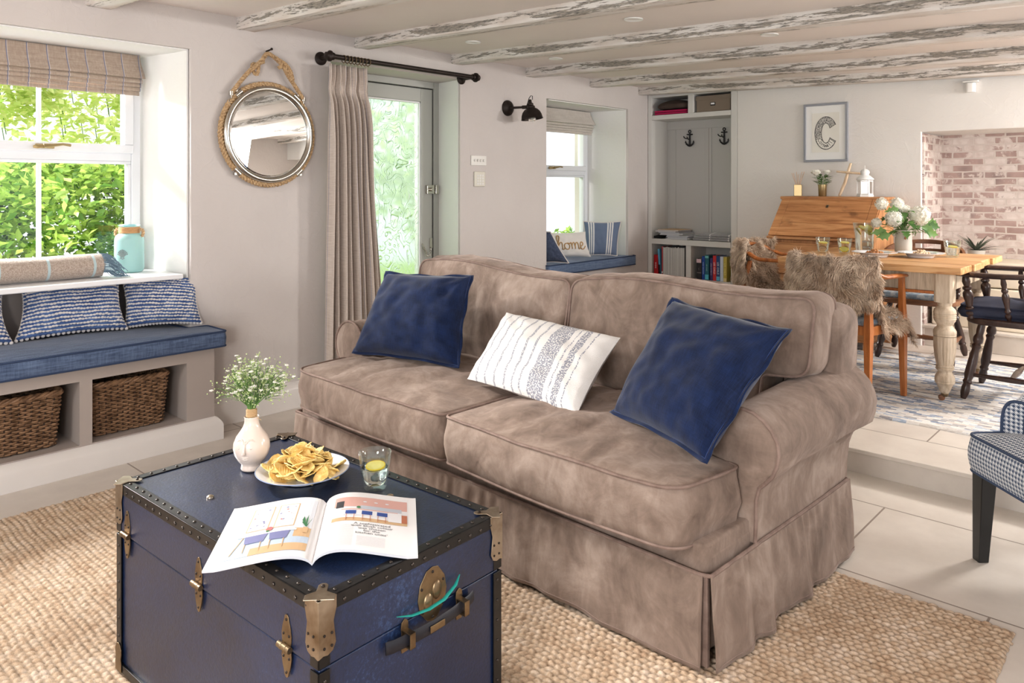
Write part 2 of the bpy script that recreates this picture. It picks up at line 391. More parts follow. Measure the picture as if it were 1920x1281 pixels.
M['oak']=m_wood('golden_oak',((138,76,34),(176,106,52),(200,132,74)),2,.35,coat=.3)
M['darkwood']=m_wood('dark_stained_wood',((34,20,17),(56,36,30),(78,52,42)),0,.35,coat=.3)
M['darkwood_v']=m_wood('dark_stained_turned_wood',((34,20,17),(56,36,30),(78,52,42)),2,.35,coat=.3)
M['walnut']=m_wood('worn_brown_wood',((86,56,38),(124,84,58),(150,106,76)),0,.4)
M['driftwood']=m_wood('pale_driftwood',((196,168,136),(220,196,166),(232,212,186)),2,.7)
M['fur']=simple('sheepskin_wool',(186,160,136),.9,c2=(236,218,198),vs=14,lo=.38,hi=.62,Sheen_Weight=.3)
M['furskin']=simple('sheepskin_base',(150,126,104),.95)
M['wicker']=simple('brown_wicker',(112,84,60),.6,c2=(166,132,102),vs=30,bs=80,bd=.001)
M['wicker_dark']=simple('dark_wicker',(58,40,28),.7)
def m_blind(name,c,c2,sp=.083,line=True,axis=1):
    t=NT(name); v=t.coord('Object',(2,2,2)); f=t.math('ADD',t.math('MULTIPLY',t.noise(t.coord('Object',(1,1,14)),9,3,.7),.5),t.math('MULTIPLY',t.noise(t.coord('Object',(14,14,1)),9,3,.7),.5))
    col=t.ramp(f,[(.36,lin(c)),(.64,lin(c2))])
    if line:
        s=t.n('ShaderNodeSeparateXYZ',{0:t.coord('Object')}); fr=t.math('FRACT',t.math('DIVIDE',s.outputs[axis],sp))
        l=t.math('LESS_THAN',fr,.045); l2=t.math('MULTIPLY',t.math('GREATER_THAN',fr,.055),t.math('LESS_THAN',fr,.085))
        col=t.mix(t.math('MULTIPLY',l,.85),col,lin((104,116,150))); col=t.mix(t.math('MULTIPLY',l2,.5),col,lin((222,220,222)))
    t.pr(col,.9,0,t.bump(f,.3,.001),Sheen_Weight=.2); return t.m
M['blind']=m_blind('striped_linen_blind',(158,140,126),(182,166,152))
M['blind_plain']=m_blind('plain_linen_blind',(190,182,174),(210,203,196),line=False)
def m_curtain():
    t=NT('striped_linen_curtain'); f=t.math('ADD',t.math('MULTIPLY',t.noise(t.coord('UV',(6,90,1)),4,3,.7),.5),t.math('MULTIPLY',t.noise(t.coord('UV',(200,3,1)),2,3,.7),.5))
    s=t.n('ShaderNodeSeparateXYZ',{0:t.coord('UV')}); fr=t.math('FRACT',t.math('MULTIPLY',s.outputs[0],15)); l=t.math('LESS_THAN',fr,.05)
    col=t.ramp(f,[(.38,lin((192,178,167))),(.62,lin((218,207,198)))])
    t.pr(t.mix(t.math('MULTIPLY',l,.6),col,lin((130,134,158))),.9,0,t.bump(f,.3,.001),Sheen_Weight=.2); return t.m
M['curtain']=m_curtain()
def m_hound():
    t=NT('blue_white_houndstooth'); s=t.n('ShaderNodeSeparateXYZ',{0:t.coord('UV')}); 
    u=t.math('FRACT',s.outputs[0]); v=t.math('FRACT',s.outputs[1])
    a=t.math('LESS_THAN',u,.5); b=t.math('LESS_THAN',v,.5)
    both=t.math('MULTIPLY',a,b); one=t.math('ABSOLUTE',t.math('SUBTRACT',a,b))
    dg=t.math('LESS_THAN',t.math('FRACT',t.math('MULTIPLY',t.math('ADD',u,v),2)),.5)
    f=t.math('ADD',both,t.math('MULTIPLY',one,dg),clamp=True)
    t.pr(t.mix(f,lin((222,226,230)),lin((66,84,112))),.9,0,t.bump(t.noise(t.coord('UV',(1,1,1)),3,2),.3,.001),Sheen_Weight=.2); return t.m
M['hound']=m_hound()
M['hound_pipe']=simple('slate_blue_piping',(66,80,106),.85)
M['blackleg']=simple('black_lacquer_leg',(16,16,18),.3,Coat_Weight=.3)
M['throw_beige']=None
def m_throw(name,c,c2,line,axis,sp,off=0,axis2=None):
    t=NT(name); n=t.noise(t.coord('Object'),170,3,.7); col=t.ramp(n,[(.35,lin(c)),(.65,lin(c2))])
    s=t.n('ShaderNodeSeparateXYZ',{0:t.coord('Object')}); l=t.math('LESS_THAN',t.math('FRACT',t.math('DIVIDE',t.math('ADD',s.outputs[axis],off),sp)),.06)
    if axis2 is not None: l=t.math('MAXIMUM',l,t.math('LESS_THAN',t.math('FRACT',t.math('DIVIDE',s.outputs[axis2],sp)),.08))
    t.pr(t.mix(l,col,lin(line)),.95,0,t.bump(n,.6,.003),Sheen_Weight=.4); return t.m
M['throw']=m_throw('beige_wool_throw',(150,134,122),(190,176,165),(176,196,200),1,.19,.02)
M['throw_grey']=m_throw('grey_wool_blanket',(140,140,142),(172,172,174),(232,232,230),0,.17,.03)
M['fringe']=simple('slate_wool_fringe',(120,142,158),.95)
M['frostjar']=simple('frosted_aqua_glass',(170,210,208),.5,c2=(182,220,218),vs=3,Transmission_Weight=.35,Subsurface_Weight=.1)
M['jarrim']=simple('aqua_glass_rim',(150,200,205),.08,Transmission_Weight=.6)
M['raffia']=simple('raffia_cord',(186,142,98),.8,c2=(208,170,126),vs=60,stretch=(1,1,6))
M['shell']=simple('grey_shell_relief',(136,150,150),.6)
M['bobble_blue']=fabric('blue_woven_cotton',(44,70,122),(92,120,168),500,10)
M['bobble_white']=simple('cream_wool_bobble',(222,216,212),.95)
def m_leaf(name,c,c2,tr=.5,em=0):
    t=NT(name); n=t.noise(t.coord('Object'),3.2,4,.7); g=t.n('ShaderNodeNewGeometry'); 
    f=t.math('ADD',t.math('MULTIPLY',n,.5),t.math('MULTIPLY',g.outputs['Random Per Island'],.5))
    col=t.ramp(f,[(.28,lin(c)),(.7,lin(c2))])
    d=t.n('ShaderNodeBsdfDiffuse',{'Color':col}); l=t.n('ShaderNodeBsdfTranslucent',{'Color':col}); mx=t.n('ShaderNodeMixShader',{0:tr}); t.set(mx.inputs[1],d.outputs[0]); t.set(mx.inputs[2],l.outputs[0])
    gl=t.n('ShaderNodeBsdfGlossy',{'Roughness':.4}); m2=t.n('ShaderNodeMixShader',{0:.05}); t.set(m2.inputs[1],mx.outputs[0]); t.set(m2.inputs[2],gl.outputs[0])
    t.t.links.new(m2.outputs[0],t.out.inputs[0]); return t.m
M['leaf_hedge']=m_leaf('hedge_leaf',(110,156,66),(214,236,132)); M['leaf_pale']=m_leaf('pale_tree_leaf',(206,226,130),(250,250,200)); M['leaf_big']=m_leaf('fig_leaf',(64,112,56),(140,184,84),.35)
M['leaf_dark']=m_leaf('dark_hedge_leaf',(40,74,34),(84,128,58))
M['stem']=simple('green_stem',(96,130,70),.6); M['leaf_in']=m_leaf('houseplant_leaf',(66,104,58),(112,150,84),.25); M['leaf_spike']=m_leaf('dark_spiky_leaf',(62,72,62),(104,110,96),.15)
M['petal']=m_leaf('white_petal',(238,236,224),(250,249,243),.3); M['budg']=m_leaf('pale_green_bud',(176,196,120),(222,232,190),.3)
M['lemon']=simple('lemon_rind',(240,206,60),.4); M['lemonf']=simple('lemon_flesh',(246,232,140),.35,Transmission_Weight=.2)
M['crisp']=simple('potato_crisp',(238,192,104),.55,c2=(252,230,164),vs=30,lo=.35,hi=.6)
M['nut']=simple('pale_nuts',(214,182,146),.6,c2=(236,214,188),vs=60); M['nutdark']=simple('brown_nuts',(150,92,54),.6,c2=(214,162,110),vs=70)
def flatmat(n,c,r=.5,**k): return simple(n,c,r,**k)
M['page']=flatmat('magazine_paper',(240,240,242),.3); M['page_edge']=flatmat('page_edges',(196,198,204),.6); 
for k,c in dict(p_pink=(222,178,170),p_grey=(196,202,214),p_blue=(56,84,158),p_wood=(212,180,142),p_white=(236,236,240),p_violet=(128,132,176),p_green=(70,130,90),p_text=(70,70,76),p_columns=(176,176,182),p_floor=(190,206,224),p_red=(214,120,120),p_pale=(224,228,236),p_lightgrey=(208,208,212),p_terra=(190,120,92)).items(): M[k]=flatmat(k.replace('p_','print_'),c,.35)
M['frame_blue']=simple('slate_blue_frame',(150,153,160),.5); M['mount']=simple('picture_mount',(236,236,234),.7); M['print_paper']=simple('ivory_print_paper',(230,228,220),.7); M['ink']=simple('black_ink',(44,44,46),.7)
M['gold']=simple('brushed_gold',(176,156,118),.35,.9); M['enamel']=simple('white_enamel',(236,236,234),.4); M['reed']=simple('reed_sticks',(214,178,146),.8)
M['stone_jug']=simple('grey_stoneware',(186,180,172),.5,c2=(200,195,188),vs=8); M['tagbrown']=simple('wooden_tag',(132,92,54),.7)
M['plastic']=simple('white_plastic',(232,230,226),.35); M['cream_plastic']=simple('cream_plastic',(222,218,206),.4)
M['boxtaupe']=simple('taupe_storage_box',(132,118,104),.7,bs=90,bd=.001); M['magenta']=simple('magenta_folded_cloth',(176,24,84),.85); M['browncloth']=simple('dark_brown_cushion_cloth',(74,60,52),.9)
M['greyplate']=simple('bolster_tile_paint',(226,214,198),.5)
M['cream_pad']=simple('cream_painted_hearth',(226,214,194),.6,c2=(232,222,204),vs=2)
M['navy_cush']=simple('navy_cushion_cotton',(34,38,56),.75,c2=(46,52,74),vs=6,bs=8,bd=.004)
M['floral']=simple('pale_blue_floral_cotton',(196,204,208),.9,c2=(146,164,182),vs=26,lo=.45,hi=.55)
M['grey_linen_dark']=m_slub('slate_linen',(58,66,86),(84,94,118))
M['white_linen']=simple('white_cotton',(236,233,229),.9,bs=12,bd=.003); M['gold_thread']=simple('gold_embroidery',(196,160,110),.6)
M['straw']=simple('hessian_tie',(190,160,122),.9)
M['bulb']=simple('lamp_bulb_glass',(240,236,226),.1,Transmission_Weight=.8)
M['black_cloth']=simple('black_folded_cloth',(24,24,26),.9)
# ================================================================== the room
XW=-3.72; YB=5.87; ZP=.105
# floors: living level and raised dining level
b=MB(); b.add([(-4.6,-3.2,0),(2.6,-3.2,0),(2.6,3.385,0),(-4.6,3.385,0)],[(0,1,2,3)]); struct(b.build('floor',M['tiles'],smooth=False))
b=MB(); b.box((-4.6,3.385,-.1),(2.6,6.9,.085)); b.box((-4.6,3.368,.087),(2.6,6.9,ZP))
o=struct(b.build('floor_dining',M['tiles'],smooth=False,bevel=.004))
# ceiling slopes down slightly to the right
b=MB(); zc=lambda x: 2.10-.0335*(x-XW)
b.add([(-4.6,-3.2,zc(-4.6)),(2.6,-3.2,zc(2.6)),(2.6,6.9,zc(2.6)),(-4.6,6.9,zc(-4.6)),(-4.6,-3.2,2.4),(2.6,-3.2,2.4),(2.6,6.9,2.4),(-4.6,6.9,2.4)],
      [(0,3,2,1),(4,5,6,7),(0,1,5,4),(1,2,6,5),(2,3,7,6),(3,0,4,7)]); 
struct(b.build('ceiling',M['ceil'],smooth=False))
# left wall with splayed openings
XO=-4.34
def pier(b,y0f,y1f,y0b,y1b,z0=0,z1=2.2): b.prism([(XW,y0f),(XW,y1f),(XO,y1b),(XO,y0b)],z0,z1)
def carve(name,solid,cutters,mat,bev=.014):
    """one continuous wall with its openings cut out and softly rounded"""
    o=solid.build(name,mat,smooth=False); cs=[]
    for c in cutters:
        k=c.build('cut',mat,smooth=False); cs.append(k); m=o.modifiers.new('c','BOOLEAN'); m.object=k; m.operation='DIFFERENCE'; m.solver='EXACT'
    bpy.context.view_layer.update(); me=bpy.data.meshes.new_from_object(o.evaluated_get(bpy.context.evaluated_depsgraph_get()))
    o.modifiers.clear(); o.data=me
    for k in cs: bpy.data.objects.remove(k)
    b=o.modifiers.new('b','BEVEL'); b.width=bev; b.segments=3; b.limit_method='ANGLE'; b.angle_limit=R(40)
    for p in me.polygons: p.use_smooth=False
    return struct(o)
def hole(y0f,y1f,y0b,y1b,z0,z1):
    b=MB(); k=.2
    def at(x,a,c): t=(XW-x)/(XW-XO); return a+(c-a)*t
    xa,xb=XW+.1,XO-.1
    b.prism([(xa,at(xa,y0f,y0b)),(xa,at(xa,y1f,y1b)),(xb,at(xb,y1f,y1b)),(xb,at(xb,y0f,y0b))],z0,z1); return b
w=MB(); w.box((XO,-3.2,-.05),(XW,YB+.5,2.3))
rec=MB(); rec.box((-3.99,-.35,-.1),(XW+.1,1.70,.9))
carve('wall_left',w,[hole(-.35,1.704,-.25,1.69,.768,1.904),rec,hole(2.52,3.544,2.44,3.62,-.1,1.942),hole(4.452,5.558,4.45,5.60,.54,1.893)],M['plaster'])
# bright painted reveals, as thin skins on jambs and heads
b=MB()
def quad(b,a,c,d,e): b.add([a,c,d,e],[(0,1,2,3)])
e=.003
b.prism([(XW-.02,1.704-.004),(XW-.02,1.70-.008),(-4.14,1.628-.004),(-4.14,1.634)],.768,1.903)
b.box((-4.14,-.3,1.896),(XW-.02,1.69,1.903))
b.prism([(XW-.02,5.556),(XW-.02,5.550),(-4.14,5.478),(-4.14,5.486)],.54,1.892)
b.box((-4.14,4.5,1.886),(XW-.02,5.54,1.892))
b.prism([(XW-.015,3.545),(XW-.015,3.539),(-3.99,3.567),(-3.99,3.575)],0,1.941)
struct(b.build('trim_reveals',M['reveal'],smooth=False))
# window sill board of the big window
b=MB(); b.box((-4.12,-.33,.768),(-3.70,1.66,.792)); struct(b.build('trim_sill',M['gloss_white'],bevel=.006))
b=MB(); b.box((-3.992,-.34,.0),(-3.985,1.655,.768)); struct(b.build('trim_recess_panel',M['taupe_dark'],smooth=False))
# back wall with the brick inglenook
w=MB(); w.box((-2.862,YB,-.05),(2.6,YB+.52,2.3)); c=MB(); c.box((-1.481,YB-.2,-.1),(2.7,YB+.8,1.602))
carve('wall_back',w,[c],M['plaster_back'],.008)
b=MB(); b.box((-4.34,6.2,0),(-2.80,6.42,2.2)); struct(b.build('wall_alcove',M['plaster_back'],smooth=False))
b=MB(); b.box((-1.49,6.39,.0),(2.6,6.6,1.7)); b.box((-1.485,5.885,.105),(-1.470,6.4,1.595)); struct(b.build('wall_inglenook',M['brick'],smooth=False))
# right wall of the dining end, with a doorway
b=MB(); b.box((2.4,3.0,0),(2.6,4.15,2.2)); b.box((2.4,4.95,0),(2.6,6.9,2.2)); b.box((2.4,4.15,1.86),(2.6,4.95,2.2)); struct(b.build('wall_right',M['plaster'],bevel=.01))
# hearth : tiled plinth, cream blocks
b=MB(); b.box((-1.56,5.90,ZP),(2.38,6.39,.232)); b.box((-1.58,5.88,.232),(2.38,6.39,.25)); struct(b.build('trim_hearth_plinth',M['tiles'],bevel=.004,smooth=False))
b=MB(); b.box((-1.44,5.96,.25),(2.38,6.388,.53)); b.box((-1.44,5.98,.536),(2.38,6.388,.705)); struct(b.build('trim_hearth_step',M['cream_pad'],bevel=.012,seg=3))
# skirting boards on the left wall
def base_run(name,y0,y1,x=XW):
    b=MB(); b.prism([(x,0),(x+.022,0),(x+.022,.105),(x+.016,.118),(x+.012,.122),(x+.010,.138),(x,.145)],y0,y1,'y'); return struct(b.build(name,M['skirt_board'],bevel=.001))
base_run('baseboard_left',1.78,2.52)
base_run('baseboard_left_far',3.56,5.86)

# ------------------------------------------------------------------ beams (each built along its own x)
BY=[(1.225,.07),(1.945,.066),(2.683,.062),(3.463,.064),(4.213,.07),(5.001,.07),(5.717,.07)]
names=['nearest the camera, only its end showing above the picture edge','ending on the wall between the big window and the round mirror','ending above the left end of the curtain pole','ending above the middle of the curtain pole','ending above the black wall lamp','ending above the far window, second from the back wall','running right above the alcove shelves, nearest the back wall']
for i,(y,hh) in enumerate(BY):
    L=6.3; w=.105; n=90; b=MB()
    def prof(x,k):   # rounded, slightly eroded box section
        wob=lambda s: (noise.noise(Vector((x*1.1+i*9,s*3.1,i)))*.0045+noise.noise(Vector((x*9,s*5,i*3)))*.0015)
        pts=[(0,0),(0,-.45),(.0,-.93),(.05,-1),(.5,-1),(.95,-1),(1,-.93),(1,-.33),(1,0)]
        a,c=pts[k]
        return Vector((x,a*w-w*.0+wob(k),(.05 if c==0 else c*hh)+wob(k+20)))
    vs=[];fs=[]
    for q in range(n+1):
        for k in range(9): vs.append(prof(L*q/n,k))
    for q in range(n):
        for k in range(8): fs.append((q*9+k,(q+1)*9+k,(q+1)*9+k+1,q*9+k+1))
    fs.append(tuple(range(8,-1,-1))); fs.append(tuple(n*9+k for k in range(9)))
    b.add(vs,fs)
    o=b.build('ceiling_beam',M['beam'],angle=50)
    o.location=(XW+.0,y,zc(XW)+.003); o.rotation_euler=(0,math.atan(.0335),0)
    tag(o,'white distressed timber ceiling beam '+names[i],'beam','painted beams under the ceiling')
# ------------------------------------------------------------------ recessed ceiling lights
def downlight(x,y,label):
    r=thing('recessed_ceiling_light',label,'ceiling light',(x,y,zc(x)),0,'recessed ceiling lights',rot=(0,math.atan(.0335),0))
    b=MB(); b.lathe([(.030,-.002),(.046,-.007),(.047,-.001)],28,caps=False); b.build('trim_ring',M['enamel'],r)
    b=MB(); b.lathe([(.0,-.002),(.031,-.002)],20,caps=False); b.build('lens',M['plastic'],r)
downlight(-2.08,3.156,'small white recessed ceiling light between the third and fourth beams, the nearest on the right')
downlight(-3.226,3.18,'small white recessed ceiling light near the left wall, above the curtain pole')
downlight(-1.723,3.915,'small white recessed ceiling light between the fourth and fifth beams, rightmost of the four')
downlight(-3.232,3.965,'small white recessed ceiling light near the left wall, above the black wall lamp')
# ================================================================== windows on the left wall
def sash_window(n,x,y0,y1,z0,z1,ztr,bar=None,handle_y=None):
    """outer frame, transom, top sash with handle, panes"""
    f=MB(); D=.06
    fw=.045
    def ring(mb,a0,a1,c0,c1,w,xa,xb):
        for (p,q) in (((a0,c0),(a1,c0+w)),((a0,c1-w),(a1,c1)),((a0,c0+w),(a0+w,c1-w)),((a1-w,c0+w),(a1,c1-w))):
            mb.box((xa,p[0],p[1]),(xb,q[0],q[1]))
    ring(f,y0,y1,z0,z1,fw,x-D,x)
    f.box((x-D,y0+fw,ztr-.035),(x,y1-fw,ztr+.012))
    o=struct(f.build('window_%d'%n,M['upvc'],bevel=.004))
    s=MB(); ring(s,y0+fw-.008,y1-fw+.008,ztr+.004,z1-fw,.045,x-D+.01,x+.014)
    if bar is not None: s.box((x-.03,bar-.010,ztr+.045),(x-.012,bar+.010,z1-fw-.04))
    s.build('sash',M['upvc'],o,bevel=.005,seg=3)
    s=MB(); ring(s,y0+fw,y1-fw,z0+fw,ztr-.035,.016,x-D+.01,x-.004)
    if bar is not None: s.box((x-.03,bar-.010,z0+fw),(x-.012,bar+.010,ztr-.04))
    s.build('bead',M['upvc'],o,bevel=.003)
    p=MB(); p.box((x-.028,y0+fw,z0+fw),(x-.022,y1-fw,ztr-.03)); p.box((x-.028,y0+fw+.02,ztr+.02),(x-.022,y1-fw-.02,z1-fw-.01))
    p.build('pane',M['pane'],o,smooth=False)
    if handle_y is not None:
        zc_=ztr+.028; h=MB(); X=x+.014
        h.rbox((X+.006,handle_y,zc_),(.006,.04,.011)); h.cyl((X+.006,handle_y,zc_),(X+.034,handle_y,zc_),.011,.009)
        h.tube([(X+.03,handle_y-.012,zc_),(X+.034,handle_y+.03,zc_+.004),(X+.034,handle_y+.07,zc_+.010),(X+.03,handle_y+.105,zc_+.006)],[.011,.008,.006,.007],n=10)
        h.tube([(X+.022,handle_y-.01,zc_),(X+.018,handle_y-.035,zc_-.004),(X+.012,handle_y-.05,zc_-.004)],[.010,.010,.007],n=10)
        h.build('window_handle',M['gold'],o,bevel=.002)
    return o
sash_window(1,-4.10,-.28,1.612,.792,1.897,1.385,bar=1.151,handle_y=1.165)
sash_window(2,-4.10,4.50,5.482,.545,1.886,1.352,bar=None,handle_y=4.96)
# roman blinds
def roman(name,label,x,y0,y1,zt,zb,mat,folds=4,depth=.05):
    r=thing(name,label,'blind',(x,0,0))
    zf=zb+.021*folds
    def fn(u,v):
        y=lerp(y0,y1,u); 
        z=lerp(zt,zf,v); s=.012+.02*sm(v)+.018*max(0,v-.6)**1*2.0*.5
        w=.004*math.sin(y*9+v*2)
        e=.012*sm(v)*(1 if u>.5 else -1)*(abs(u-.5)*2)**8
        return (s+w+depth*.35*v**2,y+e,z)
    b=MB(); b.grid(fn,60,12,flip=True); b.build('blind_panel',mat,r,solid=.004)
    for k in range(folds):
        b=MB(); zc1=zf-.021*k
        def fk(u,v):
            y=lerp(y0,y1,u); a=v*PI
            return (.016+(depth*.75-.006*k)*math.sin(a*.5+.35)**.8*(1 if v<.98 else .9)+.003*math.sin(y*11+k),y-.004*k*(1 if u>.5 else -1)*(abs(u-.5)*2)**6,zc1+.004-.028*v)
        b.grid(fk,60,8,flip=True); b.build('fold',mat,r,solid=.004)
    b=MB(); b.box((-.012,y0+.01,zt-.008),(.008,y1-.01,zt-.001)); b.build('headrail',M['gloss_white'],r)
    return r
roman('roman_blind','striped beige roman blind folded up over the big garden window',-4.062,-.26,1.588,1.893,1.687,M['blind'])
roman('roman_blind','plain pale linen roman blind in the small far window recess',-4.062,4.50,5.46,1.88,1.678,M['blind_plain'],depth=.045)

# ------------------------------------------------------------------ glazed door
DX=-3.955
b=MB(); yl,yr,zt=2.56,3.575,1.942
b.box((DX-.09,yl,0),(DX,yl+.05,zt)); b.box((DX-.09,yr-.055,0),(DX,yr,zt)); b.box((DX-.09,yl+.05,zt-.045),(DX,yr-.055,zt))
d=struct(b.build('door_1',M['door_grey'],bevel=.004))
y0,y1,z1=yl+.052,yr-.058,zt-.05; g0,g1_,gt=y0+.09,y1-.105,1.80
b=MB(); X0,X1=DX-.05,DX-.012
b.box((X0,y0,.02),(X1,g0,z1)); b.box((X0,g1_,.02),(X1,y1,z1)); b.box((X0,g0,gt),(X1,g1_,z1)); b.box((X0,g0,.02),(X1,g1_,.26))
b.build('door_leaf',M['door_grey'],d,bevel=.006,seg=3)
b=MB(); 
for a,c in (((g0,.26),(g0+.012,gt)),((g1_-.012,.26),(g1_,gt)),((g0,gt-.012),(g1_,gt)),((g0,.26),(g1_,.272))): b.box((X0+.01,a[0],a[1]),(X1-.006,c[0],c[1]))
b.build('glazing_bead',M['gloss_white'],d,bevel=.003)
b=MB(); b.add([(X0+.016,g0+.002,.262),(X0+.016,g1_-.002,.262),(X0+.016,g1_-.002,gt-.002),(X0+.016,g0+.002,gt-.002)],[(0,1,2,3)]); b.build('pane',M['frost'],d,smooth=False)
b=MB(); b.rbox((X1+.012,y1-.035,1.20),(.012,.033,.030)); b.rbox((DX+.010,yr-.042,1.20),(.012,.014,.032)); b.cyl((X1+.02,y1-.035,1.2),(X1+.045,y1-.035,1.2),.014,.014); b.build('rim_lock',M['chrome'],d,bevel=.003)
b=MB(); 
b.rbox((X1+.004,y1-.02,.83),(.003,.012,.035)); cp=[(X1+.008,y1-.02,.80-.0),(X1+.02,y1-.045,.745),(X1+.02,y1-.07,.74),(X1+.016,y1-.085,.77),(X1+.012,y1-.095,.80)]
for i in range(len(cp)-1):
    for q in range(3):
        a=Vector(cp[i]).lerp(Vector(cp[i+1]),q/3); c=Vector(cp[i]).lerp(Vector(cp[i+1]),(q+1)/3); m_=(a+c)/2; dd=(c-a).normalized(); sd=dd.cross(Vector((1,0,0)) if q%2 else Vector((0,.7,.7))).normalized()
        L=(c-a).length*.62
        b.tube([m_+dd*L*math.cos(t)+sd*.006*math.sin(t) for t in [k*PI/4 for k in range(8)]],.0016,n=5,closed=True)
b.cyl((X1+.010,y1-.06,.76),(X1+.012,y1-.105,.83),.004,.004,8); b.build('security_chain',M['chrome'],d)
b=MB(); b.box((X1-.0005,y1-.004,.02),(X1+.0008,y1+.001,z1)); b.box((X1-.0005,y0,z1-.002),(X1+.0008,y1,z1+.003)); b.build('gap_shade_strip',M['gap_shade'],d,smooth=False)  # dark strips standing in for the shade around the door leaf
# white doorway and glazed door in the right wall (seen in the mirror)
b=MB(); b.box((2.37,4.15,0),(2.42,4.21,1.86)); b.box((2.37,4.89,0),(2.42,4.95,1.86)); b.box((2.37,4.21,1.80),(2.42,4.89,1.86)); d2=struct(b.build('door_2',M['door_grey'],bevel=.004))
b=MB(); b.box((2.40,4.215,.01),(2.435,4.30,1.795)); b.box((2.40,4.80,.01),(2.435,4.885,1.795)); b.box((2.40,4.30,1.70),(2.435,4.80,1.795)); b.box((2.40,4.30,.01),(2.435,4.80,.45)); b.box((2.405,4.54,.45),(2.43,4.565,1.7)); b.box((2.405,4.30,1.06),(2.43,4.80,1.085))
b.build('door_leaf',M['door_grey'],d2,bevel=.004); b=MB(); b.box((2.414,4.30,.45),(2.418,4.80,1.7)); b.build('pane',M['pane'],d2,smooth=False)

# ------------------------------------------------------------------ curtain pole, rings, curtain
px,pz=-3.60,1.947
r=thing('curtain_pole','dark bronze curtain pole above the frosted glass door','curtain pole',(px,2.42,pz))
b=MB(); b.cyl((0,.02,0),(0,1.145,0),.0145,.0145,18); b.build('pole',M['iron'],r)
for yy in (0.03,1.13):
    b=MB(); b.lathe([(.038,0),(.038,.006),(.030,.012),(.014,.016),(.012,.10)],20,c=(XW-px+.002,yy,0),m=Matrix.Rotation(PI/2,4,'Y')); b.lathe([(.02,-.008),(.022,0),(.02,.008)],16,c=(0,yy,0),m=Matrix.Rotation(PI/2,4,'X')); b.build('bracket',M['iron'],r)
for s,yy in ((-1,.02),(1,1.145)):
    b=MB(); b.lathe([(.016,0),(.031,.004),(.031,.012),(.024,.020),(.020,.026),(.020,.034),(.0,.038)],20,c=(0,yy,0),m=Matrix.Rotation(-s*PI/2,4,'X')); b.build('finial',M['iron'],r)
rg=[]
for i in range(8):
    yy=2.42+.105+i*.024; b=MB(); tilt=.12*math.sin(i*2.1)
    b.tube([(math.cos(a)*.021,math.cos(a)*.021*tilt,math.sin(a)*.021-.006) for a in [k*PI/8 for k in range(16)]],.0024,n=8,closed=True); b.tube([(0,0,-.027),(0,.002,-.036)],.0018,n=6)
    o=b.build('curtain_ring',M['gold'] if False else M['brass']); o.location=(px,yy,pz); tag(o,'small bronze curtain ring threaded on the pole above the curtain','ring','curtain rings bunched on the pole')
def curt(u,v):
    z=lerp(1.905,.03,v)
    wid=lerp(.27,.30,sm(v*5)) if v<.2 else lerp(.30,.40,sm((v-.2)/.8))
    top=sm((v-.0)/.09)
    y=2.425+.005*math.sin(v*5)+u*wid-(.006*v)
    pleat=math.sin(u*PI*2*8.0)
    amp=.018+.026*sm(v*4)
    pin=math.exp(-((v-.075)/.025)**2)
    x=(pleat*(amp)*(1-.55*pin)+.010*math.sin(u*23+v*3)+.008*nz(u*6,v*2,3))
    x+= -.01*pin
    y+= .008*math.cos(u*PI*2*8)*(1+v)
    return (x,y-2.42,z-pz+0.0)
r=thing('curtain','beige striped linen curtain drawn open at the left of the frosted door','curtain',(px-.012,2.42,pz))
b=MB(); b.grid(curt,200,70,flip=True); b.build('curtain_fabric',M['curtain'],r,solid=.003,angle=80)
# ------------------------------------------------------------------ round rope mirror
r=thing('round_mirror','round mirror with chrome rim and rope surround hanging by knotted rope','mirror',(XW+.004,2.113,1.497))
Rr=.268
def ringtube(b,R0,x,r,n=96,m=8,a0=0,a1=2*PI,tw=0):
    closed=abs(a1-a0-2*PI)<1e-6
    pts=[(x,R0*math.cos(a0+(a1-a0)*k/n),R0*math.sin(a0+(a1-a0)*k/n)) for k in range(n if closed else n+1)]
    b.tube(pts,r,n=m,closed=closed)
def rope(b,pts,rad,pitch=.035,strands=3,sub=4,rs=None):
    """laid rope: strands twisted about a smooth path"""
    P=[Vector(p) for p in pts]; S=[]
    for i in range(len(P)-1):
        p0=P[max(i-1,0)];p1=P[i];p2=P[i+1];p3=P[min(i+2,len(P)-1)]
        k=max(2,int((p2-p1).length/(pitch/6)))
        for q in range(k):
            t=q/k; S.append(.5*((2*p1)+(-p0+p2)*t+(2*p0-5*p1+4*p2-p3)*t*t+(-p0+3*p1-3*p2+p3)*t**3))
    S.append(P[-1]); L=[0]
    for i in range(1,len(S)): L.append(L[-1]+(S[i]-S[i-1]).length)
    up=Vector((1,0,0)); fr=[]
    for i in range(len(S)):
        t=(S[min(i+1,len(S)-1)]-S[max(i-1,0)]).normalized(); up=(up-t*up.dot(t)); up=up.normalized() if up.length>1e-5 else t.orthogonal().normalized(); fr.append((up.copy(),t.cross(up)))
    for k in range(strands):
        pp=[S[i]+(fr[i][0]*math.cos(2*PI*(L[i]/pitch+k/strands))+fr[i][1]*math.sin(2*PI*(L[i]/pitch+k/strands)))*rad*.60 for i in range(len(S))]
        b.tube(pp,rad*.50,n=6)
b=MB(); rope(b,[(.02,Rr*math.cos(a)*1.0,Rr*math.sin(a)) for a in [2*PI*k/40 for k in range(41)]],.0145,.055); b.build('rope_surround',M['rope'],r)
b=MB(); b.lathe([(.245,.0),(.258,.0),(.260,.03),(.256,.044),(.247,.050),(.238,.049),(.228,.043),(.226,.038)],96,m=Matrix.Rotation(PI/2,4,'Y'),caps=False); b.build('chrome_rim',M['chrome'],r,angle=60)
